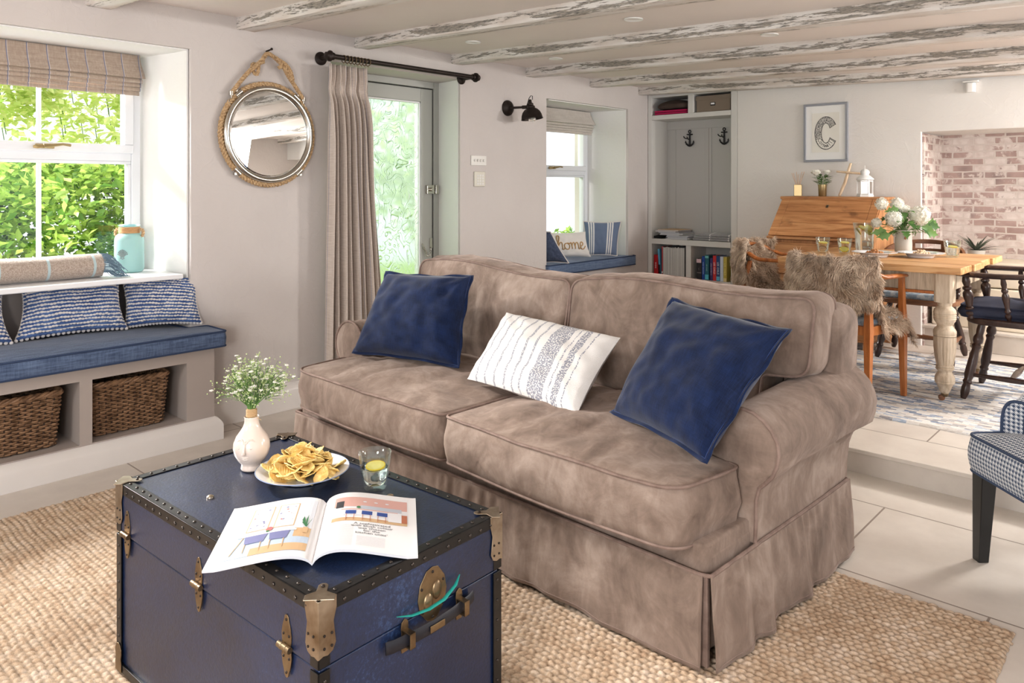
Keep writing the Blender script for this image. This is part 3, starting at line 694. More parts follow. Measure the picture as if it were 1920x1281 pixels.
b=MB(); b.lathe([(.0,.040),(.219,.040),(.229,.036)],96,m=Matrix.Rotation(PI/2,4,'Y'),caps=False); b.build('mirror_glass',M['mirror'],r,angle=3)
for a in (R(130),R(52),R(228),R(312)):
    b=MB(); c=Vector((.02,Rr*math.cos(a),Rr*math.sin(a))); t=Vector((0,-math.sin(a),math.cos(a))); nr=Vector((0,math.cos(a),math.sin(a)))
    b.tube([c+t*q+nr*.0 for q in (-.022,.022)],.0158,n=14); b.rbox(c+nr*.016,(.010,.006,.006)); b.build('rope_clasp',M['chrome'],r,bevel=.001)
top=Vector((.022,.0,.43))
b=MB()
L1=Vector((.03,-.215,.20)); R1=Vector((.03,.205,.205))
rope(b,[L1,(.03,-.15,.285),(.03,-.095,.345),(.035,-.05,.385),top+Vector((0,-.01,0)),top+Vector((0,.03,-.012)),(.035,.075,.375),(.03,.115,.32),(.03,.16,.265),R1],.0115,.036)
b.build('hanging_rope',M['rope'],r)
b=MB()
for (cy,cz,ang) in ((-.075,.352,.9),):
    rope(b,[(.03+.018*math.sin(a),cy+.028*math.cos(a)*math.cos(ang)-.006*math.sin(2*a),cz+.030*math.cos(a+.6)+.012*math.sin(a*2)) for a in [k*PI/7 for k in range(17)]]+[(.045,cy-.03,cz-.02),(.05,cy,cz+.012),(.045,cy+.035,cz+.03)],.010,.034)
b.build('knot',M['rope'],r)
b=MB(); rope(b,[(.035,.05,.36),(.045,.06,.37),(.05,.05,.395),(.045,.03,.41),(.045,.045,.402),(.048,.085,.382),(.045,.118,.345),(.042,.132,.30),(.04,.125,.315),(.046,.10,.345),(.04,.06,.378)],.0105,.034)
b.build('knot',M['rope'],r)
for (p,q) in ((L1,Vector((.02,-.19,.19))),(R1,Vector((.02,.185,.20)))):
    b=MB(); b.tube([p+Vector((0,0,.012)),p-Vector((0,0,.01))],.012,n=10)
    b.tube([p+Vector((.0,(1 if p.y>0 else -1)*(-.004+.016*math.sin(a)),-.02-.020*(1-math.cos(a))/1.0)) for a in [k*PI/7 for k in range(8)]],.0026,n=8); b.tube([p-Vector((0,0,.01)),p-Vector((0,0,.024))],.003,n=6)
    b.build('hook_clip',M['chrome'],r)
b=MB(); b.cyl((-.002,0,.447),(.05,0,.452),.005,.004,10); b.ball((.052,0,.453),.007,10,6); b.build('wall_hook',M['iron'],r)
# ------------------------------------------------------------------ black wall lamp
r=thing('wall_lamp','dark metal industrial wall lamp with domed shade on the left wall','wall lamp',(XW,4.012,1.785))
b=MB(); b.lathe([(.0,.028),(.02,.028),(.048,.020),(.056,.010),(.057,.0)][::-1],36,m=Matrix.Rotation(PI/2,4,'Y'),c=(.001,0,0)); b.build('backplate',M['iron'],r)
b=MB(); b.tube([(.02,0,.0),(.09,.02,.0),(.135,.035,.0)],.0085,n=12); b.cyl((.120,.030,0),(.160,.042,.0),.013,.013,14); b.build('arm',M['iron'],r)
sh=Matrix.Rotation(R(8),4,Vector((.3,-1,0)).normalized()); sc_=Vector((.185,.052,-.045))
b=MB(); b.lathe([(.0,.098),(.010,.098),(.013,.092),(.013,.074),(.021,.070),(.023,.060),(.021,.056),(.031,.048),(.032,.034),(.028,.030),(.030,.028)],28,c=sc_,m=sh); 
for s in (-1,1): b.ball(sc_+Vector((.0,s*.040,.035)),.0075,10,6); b.cyl(sc_+Vector((0,0,.035)),sc_+Vector((0,s*.04,.035)),.005,.005,8)
b.build('lamp_holder',M['iron'],r)
b=MB(); b.lathe([(.026,.034),(.045,.028),(.062,.010),(.072,-.014),(.077,-.040),(.0795,-.042),(.0775,-.042),(.070,-.014),(.059,.008),(.044,.025),(.026,.031)],40,c=sc_,m=sh,caps=False); b.build('shade',M['iron'],r,angle=60)
b=MB(); b.lathe([(.012,.02),(.016,-.010),(.026,-.032),(.028,-.046),(.020,-.060),(.0,-.066)],20,c=sc_,m=sh); b.build('bulb',M['bulb'],r)
b=MB(); b.tube([(.15,.04,.008),(.165,.035,.03),(.178,.035,.06),(.19,.04,.078),(.198,.048,.076),(.195,.052,.05)],.0026,n=8); b.build('flex',M['black'],r)
# ------------------------------------------------------------------ switch and keypad
r=thing('light_switch_panel','white light switch plate with four dimmer knobs, above the keypad','switch',(XW,3.716,1.400))
b=MB(); b.box((.0005,-.074,-.034),(.009,.074,.034)); b.build('plate',M['plastic'],r,bevel=.003)
for k in range(4):
    b=MB(); b.cyl((.008,-.042+k*.028,0),(.022,-.042+k*.028,0),.0095,.0085,16); b.build('dimmer_knob',M['plastic'],r,bevel=.0015)
r=thing('alarm_keypad','cream wall keypad with small buttons, below the light switches','keypad',(XW-.0012,3.722,1.272))
b=MB(); b.box((.0005,-.052,-.052),(.016,.052,.052)); b.build('housing',M['cream_plastic'],r,bevel=.007,seg=4)
for j in range(4):
    for i in range(3):
        b=MB(); b.box((.0155,-.034+i*.024,-.04+j*.019),(.0185,-.014+i*.024,-.026+j*.019)); b.build('key',M['plastic'],r,bevel=.001)
# ================================================================== cushions
def round_poly(poly,rad,seg=6):
    out=[];n=len(poly); rr=rad if isinstance(rad,(list,tuple)) else [rad]*n
    for i in range(n):
        p=Vector(poly[i]).to_2d(); a=Vector(poly[i-1]).to_2d()-p; c=Vector(poly[(i+1)%n]).to_2d()-p
        r_=min(rr[i],a.length*.45,c.length*.45); a.normalize(); c.normalize()
        p0=p+a*r_; p1=p+c*r_
        for k in range(seg+1):
            t=k/seg; out.append((p0*(1-t)**2+p*2*t*(1-t)+p1*t*t))
    return out
def resample(pts,step):
    P=[Vector(p) for p in pts]; out=[]
    n=len(P)
    for i in range(n):
        a,b_=P[i],P[(i+1)%n]; k=max(1,int((b_-a).length/step))
        for q in range(k): out.append(a.lerp(b_,q/k))
    return out
def box_cushion(poly,z0,z1,crown=.04,bulge=.012,rad=.05,step=.03,wr=.006,rings=10,seed=0,crownb=0.0,centre=None,map_=None):
    """boxed cushion; returns (body MB, piping MB). map_ turns local (x,y,z) into place"""
    o=resample(round_poly(poly,rad),step); n=len(o)
    cx=centre[0] if centre else sum(p.x for p in o)/n; cy=centre[1] if centre else sum(p.y for p in o)/n
    F=map_ or (lambda p:p)
    L=[]
    def W(x,y): return wr*(-2.2*max(0,.26-abs(noise.noise(Vector((x*6+seed*2,y*2.6,seed+9)))))*(1 if wr>.011 else 0)+noise.noise(Vector((x*5+seed,y*5,seed)))+.5*noise.noise(Vector((x*13+seed,y*11,3+seed))))
    def ring(s,zf):
        r_=[]
        for p in o:
            x=cx+(p.x-cx)*s; y=cy+(p.y-cy)*s; r_.append((x,y,zf(x,y)))
        return r_
    H=z1-z0
    for k in range(rings,0,-1):
        s=k/rings; L.append(('b',ring(s,lambda x,y,s=s:z0-crownb*(1-s**2.5)+0*s)))
    bot=L[::-1]; seq=[q[1] for q in bot]   # centre->edge
    for t in (.18,.4,.6,.82):
        off=bulge*math.sin(PI*t); r_=[]
        for i,p in enumerate(o):
            tn=(o[(i+1)%n]-o[i-1]).normalized(); nm=Vector((tn.y,-tn.x))
            w=W(p.x+t,p.y)*.6
            r_.append((p.x+nm.x*(off+w),p.y+nm.y*(off+w),z0+H*t+W(p.x*.6,p.y*.6)*.3))
        seq.append(r_)
    ed=lambda x,y: z1+.35*W(x*.6,y*.6)
    for k in range(rings,0,-1):
        s=k/rings; seq.append(ring(s,lambda x,y,s=s: ed(x,y)*s**3+(z1)*(1-s**3)+crown*(1-s**2.6)+W(x,y)*(1-s**6)*1.3))
    vs=[];fs=[]
    for r_ in seq: vs+=[F(Vector(p)) for p in r_]
    m=len(seq)
    for j in range(m-1):
        for i in range(n):
            k=(i+1)%n; fs.append((j*n+i,j*n+k,(j+1)*n+k,(j+1)*n+i))
    vs.append(F(Vector((cx,cy,z0-crownb)))); vs.append(F(Vector((cx,cy,z1+crown+W(cx,cy)*1.3)))); q=len(vs)
    for i in range(n):
        k=(i+1)%n; fs.append((k,i,q-2)); fs.append(((m-1)*n+i,(m-1)*n+k,q-1))
    ar=sum(o[i].x*o[(i+1)%n].y-o[(i+1)%n].x*o[i].y for i in range(n))
    if ar<0: fs=[tuple(reversed(f)) for f in fs]
    b=MB(); b.add(vs,fs)
    def xy(p): return (p.x,p.y)
    pp=MB(); pp.tube([F(Vector((p.x,p.y,ed(p.x,p.y)+.001))) for p in o],.0048,n=7,closed=True); pp.tube([F(Vector((p.x,p.y,z0+.001))) for p in o],.0048,n=7,closed=True)
    return b,pp
def pillow(c,T,nu=36,nv=30,pinch=.10,wr=.006,seed=0,flange=0,seam=False,ff=1.0):
    """c: corners BL,BR,TR,TL ; returns body(front+back), flange MB"""
    c=[Vector(x) for x in c]; nrm=((c[1]-c[0]).cross(c[3]-c[0])+(c[3]-c[2]).cross(c[1]-c[2])).normalized()
    def edge(u,v):
        # pulled-in edges
        uu=u; vv=v
        k=pinch
        du=k*(1-(2*v-1)**2)*(2*abs(u-.5))**3*(1 if u>.5 else -1)*-.5
        dv=k*(1-(2*u-1)**2)*(2*abs(v-.5))**3*(1 if v>.5 else -1)*-.5
        return u+du*-1*-1,v+dv
    def P(u,v): return c[0]*(1-u)*(1-v)+c[1]*u*(1-v)+c[2]*u*v+c[3]*(1-u)*v
    def h(u,v):
        a=max(0,1-(2*u-1)**2); b_=max(0,1-(2*v-1)**2)
        return T*(a*b_)**.42*(1-.12*0)
    def fr(sg):
        def fn(u,v):
            eu,ev=edge(u,v); p=P(eu,ev); hh=h(u,v)
            w=wr*(noise.noise(Vector((u*4+seed,v*4,seed+sg)))*1.2+noise.noise(Vector((u*9+seed*2,v*8,seed))) )*min(1,hh/T*1.4)
            cr=0
            for (cu,cv) in ((0,0),(1,0),(1,1),(0,1)):
                d=math.hypot(u-cu,v-cv); ang=math.atan2(v-cv,u-cu); cr+=math.sin(ang*14+seed)*.5*math.exp(-(d/.28)**2)*min(1,d*6)
            return p+nrm*(sg*(hh*(ff if sg>0 else 1)+w+cr*wr*.8))
        return fn
    b=MB(); b.grid(fr(1),nu,nv); b.grid(fr(-1),nu,nv,flip=True)
    f=None
    if flange:
        f=MB(); N=30; rim=[]
        for (a,d) in (((0,0),(1,0)),((1,0),(1,1)),((1,1),(0,1)),((0,1),(0,0))):
            for k in range(N): t=k/N; rim.append((a[0]+(d[0]-a[0])*t,a[1]+(d[1]-a[1])*t))
        cen=P(.5,.5); vs=[];fs=[];uv=[]
        n=len(rim)
        for ly in range(3):
            for i,(u,v) in enumerate(rim):
                eu,ev=edge(u,v); p=P(eu,ev); q0=P(*edge(*rim[i-1])); q1=P(*edge(*rim[(i+1)%n])); tn=(q1-q0).normalized(); on=tn.cross(nrm).normalized()
                if (p-cen).dot(on)<0: on=-on
                rr=flange*(ly/2); wv=.004*math.sin(i*.55+seed)*ly
                vs.append(p+on*(rr-.006)+nrm*wv); uv.append((u+.01*ly,v))
        for ly in range(2):
            for i in range(n):
                k=(i+1)%n; fs.append((ly*n+i,ly*n+k,(ly+1)*n+k,(ly+1)*n+i))
        f.add(vs,fs,uv=uv)
        s=MB(); s.tube([Vector(vs[n+i])*.5+Vector(vs[i])*.5+nrm*.004 for i in range(n)],.0009,n=4,closed=True)
        return b,f,s,nrm
    return b,None,None,nrm
# ================================================================== built-in window bench
r=thing('window_bench','taupe painted built-in window bench with open basket cubbies','bench',(-3.545,0,0))
xb=-3.98+3.545+.002; xf=0
b=MB()
Z0,Z1,ZT=.115,.388,.447
ys=[-.60,-.33,.10,.66,.695,1.144,1.194,1.604,1.739]
b.box((xb,-.3,0),(xf,1.700,Z0)); b.box((-.173,1.70,0),(xf,1.739,Z0)); b.box((xb,-.3,Z1),(xf,1.700,ZT)); b.box((-.173,1.70,Z0),(xf,1.739,ZT))
b.box((xb,-.3,Z0),(xf,-.25,Z1)); b.box((-.02,1.604,Z0),(0,1.70,Z1)); b.box((xb,1.604,Z0),(-.02,1.70,Z1)); b.box((xb,1.144,Z0),(0,1.194,Z1)); b.box((xb,.52,Z0),(0,.57,Z1))
b.build('carcass',M['taupe'],r,smooth=False)
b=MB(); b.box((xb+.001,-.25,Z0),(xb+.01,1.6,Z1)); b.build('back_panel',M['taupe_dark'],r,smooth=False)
b=MB(); pf=[(.0005,0),(.032,0),(.032,.072),(.026,.085),(.012,.104),(.0005,.110)]; V=[]
for st_ in range(3):
    for (o_,z_) in pf: V.append([(o_,-.3,z_),(o_,1.7395+o_,z_),(-.172,1.7395+o_,z_)][st_])
b.add(V,[(q*6+i,q*6+(i+1)%6,q*6+6+(i+1)%6,q*6+6+i) for q in range(2) for i in range(6)]+[(5,4,3,2,1,0),(12,13,14,15,16,17)])
b.build('plinth',M['skirt_board'],r,bevel=.001)
# blue box cushion on it
r=thing('bench_cushion','long slate blue linen box cushion on the taupe window bench','cushion',(-3.545,0,.449))
poly=[(-.432,-.28),(.038,-.28),(.038,1.785),(-.168,1.785),(-.172,1.69),(-.432,1.655)]
b,p=box_cushion(poly,.0,.070,crown=.022,bulge=.004,rad=[.02,.02,.025,.02,.01,.02],wr=.004,centre=(-.15,.8),seed=3)
b.build('cushion_body',M['seatblue'],r,angle=70); p.build('piping',M['piping_blue'],r)
# baskets
def basket(y0,y1,label,x0=-.385,x1=-.055,z0=.117,z1=.345):
    r=thing('wicker_basket',label,'basket',(-3.545,(y0+y1)/2,z0),0)
    w=(y1-y0)/2; d=(x1-x0); cx=(x0+x1)/2; H=z1-z0
    per=[]
    def path(z,o=0):
        s=.90+.10*z/H+o; a=d/2*s; c=w*s; return resample(round_poly([(cx-a,-c),(cx+a,-c),(cx+a,c),(cx-a,c)],.03,4),.0075)
    base=path(0); n=len(base)
    b=MB(); rows=24
    rnd=random.Random(int(y0*100))
    for k in range(rows):
        z=.006+(H-.02)*k/(rows-1); pts=[]
        s=.90+.10*z/H; a=d/2*s; c=w*s
        pp=resample(round_poly([(cx-a,-c),(cx+a,-c),(cx+a,c),(cx-a,c)],.03,4),.0075); m=len(pp); acc=0
        for i,p in enumerate(pp):
            tn=(pp[(i+1)%m]-pp[i-1]).normalized(); nm=Vector((tn.y,-tn.x)); acc+= (pp[(i+1)%m]-p).length
            wv=.0055*math.sin(acc*PI/.024+(k%2)*PI)
            pts.append((p.x+nm.x*wv,p.y+nm.y*wv,z+.0022*noise.noise(Vector((p.x*20,p.y*20,k*3.3)))))
        b.tube(pts,.0046,n=5,closed=True)
    b.build('weave',M['wicker'],r)
    b=MB(); acc=0; last=-1
    top=path(H)
    for i in range(len(base)):
        if i%3==0:
            j=int(i/len(base)*len(top)); b.tube([(base[i].x,base[i].y,0),(top[j].x,top[j].y,H)],.004,n=5)
    b.build('stakes',M['wicker_dark'],r)
    b=MB()
    pts=[(p.x,p.y,H) for p in top]
    for s_ in range(3):
        q=[]; m=len(pts)
        for i,p in enumerate(pts):
            a=i*.55+s_*2*PI/3; tn=(Vector(pts[(i+1)%m])-Vector(pts[i-1])).normalized(); nm=Vector((tn.y,-tn.x,0)); q.append(Vector(p)+nm*.007*math.cos(a)+Vector((0,0,.007*math.sin(a))))
        b.tube(q,.0062,n=6,closed=True)
    b.build('braided_rim',M['wicker'],r)
    b=MB(); b.box((cx-d/2*.85,-w*.85,.0),(cx+d/2*.85,w*.85,.008)); b.box((cx-d/2*.88,-w*.88,.008),(cx+d/2*.88,w*.88,H*.6)); b.build('lining',M['wicker_dark'],r)
basket(1.205,1.545,'brown wicker basket in the right-hand cubby of the window bench')
basket(.70,1.095,'brown wicker basket in the left cubby, cut by the photo edge')
# bobble cushions
def bobble(label,c,T,seed,group='bobble cushions on the window bench',rows=15,cols=26):
    r=thing('bobble_cushion',label,'cushion',tuple((Vector(c[0])+Vector(c[1]))/2),0,group); o=(Vector(c[0])+Vector(c[1]))/2
    cc=[Vector(x)-o for x in c]
    b,_,_,nrm=pillow(cc,T,40,30,.10,.010,seed); b.build('cover',M['bobble_blue'],r,angle=80)
    rnd=random.Random(seed)
    # sample the front surface
    nu,nv=40,30; V=b.v[:(nu+1)*(nv+1)]; Vb=b.v[(nu+1)*(nv+1):]
    def S(V,u,v):
        i=min(nu-1,int(u*nu)); j=min(nv-1,int(v*nv)); a=u*nu-i; d=v*nv-j; g=lambda i,j: Vector(V[j*(nu+1)+i]); return (g(i,j)*(1-a)+g(i+1,j)*a)*(1-d)+(g(i,j+1)*(1-a)+g(i+1,j+1)*a)*d
    w=MB(); bl=MB()
    for j in range(rows):
        v=(j+.5)/rows; 
        line=[S(V,u/24,v)+nrm*.002 for u in range(25)]
        bl.tube(line,.0068,n=6)
        line=[S(V,u/24,min(1,v+.5/rows))+nrm*.003 for u in range(25)]; w.tube(line,.0022,n=5)
        for i in range(cols+1):
            u=(i+(.5 if j%2 else 0))/cols
            if u>1: continue
            p=S(V,u,min(1,v+.5/rows)); w.ball(p+nrm*.004+Vector((rnd.uniform(-1,1),rnd.uniform(-1,1),rnd.uniform(-1,1)))*.0015,.0066*rnd.uniform(.85,1.15),7,5,sc=(1,1.25,.85))
    # bobbled rim
    for (a,d) in (((0,0),(1,0)),((1,0),(1,1)),((1,1),(0,1)),((0,1),(0,0))):
        for k in range(22):
            t=k/22; p=S(V,a[0]+(d[0]-a[0])*t,a[1]+(d[1]-a[1])*t); w.ball(p,.0085,7,5)
    bl.build('woven_rows',M['bobble_blue'],r); w.build('bobbles',M['bobble_white'],r)
    return r
ZC=.545
bobble('blue and white bobble cushion at the right end of the window bench',[(-3.83,1.44,ZC),(-3.675,1.735,ZC),(-3.74,1.74,ZC+.215),(-3.93,1.455,ZC+.245)],.065,5)
bobble('wider blue and white bobble cushion left of another on the window bench',[(-3.84,.985,ZC),(-3.80,1.43,ZC),(-3.90,1.43,ZC+.235),(-3.93,1.03,ZC+.235)],.065,9,cols=32)
bobble('blue and white bobble cushion cut off by the left photo edge',[(-3.82,.52,ZC),(-3.81,.96,ZC),(-3.92,.95,ZC+.22),(-3.93,.55,ZC+.23)],.065,13)
# ------------------------------------------------------------------ jar and throw on the sill
r=thing('glass_jar','frosted aqua glass jar with scallop shell and raffia neck on the windowsill','jar',(-3.99,1.515,.7925))
b=MB(); b.lathe([(.0,.0),(.052,.0),(.064,.006),(.068,.02),(.068,.16),(.064,.178),(.052,.190),(.047,.194),(.045,.196),(.045,.228)],36); b.build('jar_body',M['frostjar'],r,angle=60)
b=MB()
for k in range(9): b.tube([(.0475*math.cos(a),.0475*math.sin(a),.197+k*.0034) for a in [2*PI*q/28 for q in range(28)]],.0022,n=5,closed=True)
b.build('raffia_wrap',M['raffia'],r)
b=MB(); b.tube([(.048*math.cos(a),.048*math.sin(a),.233) for a in [2*PI*q/32 for q in range(32)]],.0042,n=8,closed=True); b.build('rim',M['jarrim'],r)
for s in (-1,1):
    b=MB(); d_=Vector((.74,.67,0)) if s>0 else Vector((-.74,-.67,0)); d_=Vector((.7375,.6753,0))*s
    rope(b,[d_*.048+Vector((0,0,.21)),d_*.062+Vector((0,0,.214)),d_*.070+Vector((0,0,.20)),d_*.066+Vector((0,0,.182)),d_*.056+Vector((0,0,.178))],.008,.03); b.build('rope_handle',M['rope'],r)
b=MB(); cd=Vector((.6753,-.7375,0)); sd=Vector((.7375,.6753,0))
for k in range(9):
    a=R(-64+16*k); L=.030*(1-.10*abs(k-4)/4)
    p0=Vector((.003*math.sin(a),.070-.0)); 
    def W_(x,z): ang=x/.068; return (cd*math.cos(ang)+sd*math.sin(ang))*.0688+Vector((0,0,z))
    b.tube([W_(.004*math.sin(a),.078),W_(.6*L*math.sin(a),.078+L*.75*math.cos(a)*.9+.004),W_(L*math.sin(a)*1.05,.080+L*1.25*math.cos(a))],[.0016,.0026,.0032],n=6)
b.tube([W_(-.010,.076),W_(0,.070),W_(.010,.076)],.003,n=6)
b.build('shell_relief',M['shell'],r)
r=thing('rolled_throw','rolled beige wool throw with pale blue checks and fringe on the windowsill','blanket',(-3.86,.55,.7925))
def th(u,v):
    a=v*2*PI; y=lerp(-.62,.79,u); rr=.058+.003*nz(u*8,math.cos(a),math.sin(a)); 
    return (rr*1.25*math.cos(a)-.02,y+.004*math.sin(a*3),.056+rr*.95*math.sin(a))
b=MB(); b.grid(th,60,32,flip=True); 
b.add([th(1,k/32) for k in range(32)],[tuple(range(32))]); b.add([th(0,k/32) for k in range(32)],[tuple(range(31,-1,-1))])
b.build('wool_roll',M['throw'],r,angle=60)
b=MB()
for k in range(8):
    pts=[]
    for q in range(40): a=q/40*2*PI*2.2; rr=.012+.044*q/40; pts.append((rr*1.2*math.cos(a)-.02,.791,.056+rr*.9*math.sin(a)))
    if k==0: b.tube(pts,.003,n=5)
b.build('roll_end_fold',M['fringe'],r)
b=MB(); rnd=random.Random(4)
for k in range(75):
    a=rnd.uniform(-.6,PI*.75); rr=.058; p=Vector((rr*1.25*math.cos(a)-.02,.785,.056+rr*.95*math.sin(a))); L=rnd.uniform(.05,.10); q=p+Vector((rnd.uniform(-.005,.03),L*.6,-.02)); e_=Vector((q.x+rnd.uniform(-.01,.02),min(.90,p.y+L),max(.003,p.z-L*rnd.uniform(.5,1.1))))
    b.tube([p,p.lerp(q,.5)+Vector((0,0,.008)),q,e_],.0014,n=4)
b.build('fringe',M['fringe'],r)
# ================================================================== sofa
S=thing('sofa','brown suede two-cushion sofa with rolled arms and gathered skirt','sofa',(-.915,1.72,0),R(-2))
W=1.985
b=MB(); b.prism(round_poly([(-W+.01,.015),(-.01,.015),(-.01,.88),(-W+.01,.88)],.04,5),.045,.292); b.build('seat_base',M['suede'],S,bevel=.015,seg=3)
b=MB()
for u,v in ((-.06,.07),(-W+.06,.07),(-.06,.84),(-W+.06,.84),(-W/2,.07)): b.lathe([(.018,.013),(.024,.02),(.026,.06)],14,c=(u,v,0))
b.build('foot',M['darkwood'],S)
# skirt : panels with soft gathers
def skirt(p0,p1,out,gath,name='skirt',seed=0,fl=(.02,.045)):
    p0=Vector(p0);p1=Vector(p1);L=(p1-p0).length;out=Vector(out)
    def fn(u,v):
        s=u*L; z=lerp(.25,.020,v)
        g=0
        for (c,w,a) in gath: g+=a*math.exp(-((u-c)/w)**2)
        fold=(math.sin(s*34+seed+2.4*nz(s*5,0,seed))*.5+.6*noise.noise(Vector((s*11,v*.8,seed))))*g
        tight=math.sin(s*120+seed+nz(s*7,0,seed)*4)*.0028*g*2*math.exp(-v*4.5)*min(1,v*9)
        off=lerp(.006,lerp(fl[0],fl[1],g*.5),v)+fold*.017*(.25+v)+.009*noise.noise(Vector((s*4,v*2,seed+5)))*v+tight
        return p0.lerp(p1,u)+out*off+Vector((0,0,z+.004*math.sin(s*9+seed)*v))
    b=MB(); b.grid(fn,int(L/.008),22); b.build(name,M['suede'],S,solid=.004,angle=80)
    m=MB(); m.tube([fn(i/60,.955)+out*.0025 for i in range(61)],.0012,n=4); m.build('hem_stitching',M['suede_welt'],S)
skirt((-W+.01,.0,0),(-.012,.0,0),(0,-1,0),[(.05,.10,1.0),(.47,.10,.7),(.60,.12,.9),(.82,.10,.4)],'front_skirt',1)
skirt((.0,.004,0),(0,.90,0),(1,0,0),[(.2,.12,1.0),(.42,.16,1.1),(.62,.12,1.0),(.85,.10,.5)],'side_skirt',4)
skirt((-.01,.90,0),(-W,.90,0),(0,1,0),[(.2,.2,.6),(.7,.2,.6)],'back_skirt',6)
skirt((-W,.90,0),(-W,.0,0),(-1,0,0),[(.3,.2,.8),(.7,.2,.8)],'side_skirt',8)
b=MB(); b.box((-.03,.004,.02),(-.004,.014,.245)); b.build('pleat_backing',M['suede_welt'],S)
wl=[Vector((-W,.0,.252)),Vector((-W*.66,-.004,.250)),Vector((-W*.33,-.004,.252)),Vector((-.02,-.003,.250)),Vector((.004,.008,.250)),Vector((.006,.3,.252)),Vector((.006,.6,.250)),Vector((.004,.885,.251)),Vector((-.02,.90,.25)),Vector((-W,.90,.25)),Vector((-W-.004,.45,.25))]
b=MB(); b.tube(wl,.0055,n=8,closed=True); b.build('skirt_piping',M['suede_welt'],S)
# arms
def arm(side):
    cu,cz,r=-.036,.505,.106
    prof=[(.0,.252),(.002,.32),(.004,.37),(.013,.405)]
    for k in range(15):
        a=R(-52+k*(248/14)); prof.append((cu+r*math.cos(a),cz+r*math.sin(a)*1.0))
    prof+=[(-.136,.43),(-.134,.36),(-.134,.27)]
    n=len(prof)
    def P(k,t):
        u,z=prof[k]; v=lerp(.245,.90,t)
        grow=sm(t)*.022
        z+=.022*sm(t)*(1 if z>.5 else max(0,(z-.4)/.1))
        if z>.43: u+=grow*(1 if u>cu else .3); 
        w=.007*noise.noise(Vector((u*5+side*3,v*3,z*5)))+.003*noise.noise(Vector((u*12,v*8+side,z*12)))
        # diagonal drag folds under the roll
        f=.0035*math.sin((v*22+z*30))*math.exp(-((z-.43)/.05)**2)*(1 if u>-.05 else 0)*sm(t*3)
        du=(w+f)*(1 if u>cu else -1); dz=w*.6 if z>.5 else 0
        return Vector((u+du,v,z+dz))
    mir=(lambda p: Vector((-W-p.x,p.y,p.z))) if side<0 else (lambda p:p)
    # resample profile finely
    b=MB(); m=48
    vs=[];fs=[]
    for j in range(m+1):
        for k in range(n): vs.append(mir(P(k,j/m)))
    for j in range(m):
        for k in range(n-1):
            q=(j*n+k,j*n+k+1,(j+1)*n+k+1,(j+1)*n+k); fs.append(q if side<0 else q[::-1])
    b.add(vs,fs); o=b.build('arm',M['suede'],S,angle=80)
    # front panel, softly padded, narrowing to the base
    front=[P(k,0) for k in range(n)]
    c=Vector((cu+.01,.245,.50)); b=MB(); rings=7; vs=[];fs=[]
    low=Vector((-.09,.245,.30))
    for q in range(rings+1):
        s=1-q/rings
        for p in front:
            cc=Vector((lerp(-.065,cu,sm((p.z-.3)/.15)),.245,min(.51,max(.27,p.z)))) 
            d=cc.lerp(p,s) if q<rings else cc
            puff=.020*(1-s**2.2)+.004*noise.noise(Vector((d.x*20,d.z*14,side)))*(1-s)
            vs.append(mir(Vector((d.x,.245-puff,d.z))))
    for q in range(rings):
        for k in range(n-1): fs.append((q*n+k,q*n+k+1,(q+1)*n+k+1,(q+1)*n+k))
    b.add(vs,fs); b.build('arm_front_panel',M['suede'],S,angle=80)
    b=MB(); b.tube([mir(P(k,0)+Vector((0,-.001,0))) for k in range(n)],.0055,n=8); b.build('arm_piping',M['suede_welt'],S)
arm(1); arm(-1)
# front deck, below the seat cushions
b=MB(); b.prism(round_poly([(-W+.012,.012),(-.012,.012),(-.012,.26),(-W+.012,.26)],.03,5),.24,.318); b.build('front_rail',M['suede'],S,bevel=.009,seg=3)
# back
b,p=box_cushion([(-W+.005,.40),(.012,.40),(.026,.828),(-W-.005,.825)],0,.175,crown=.012,bulge=.012,rad=[.01,.01,.07,.07],wr=.006,seed=11,map_=lambda q:Vector((q.x,.925-q.z+.0*(q.y-.25),q.y+.010*math.sin(q.x*3.1))))
b.build('backrest',M['suede'],S,angle=80)
b=MB(); b.box((-W+.01,.74,.24),(-.012,.912,.46)); b.build('back_panel',M['suede'],S,bevel=.02,seg=3)
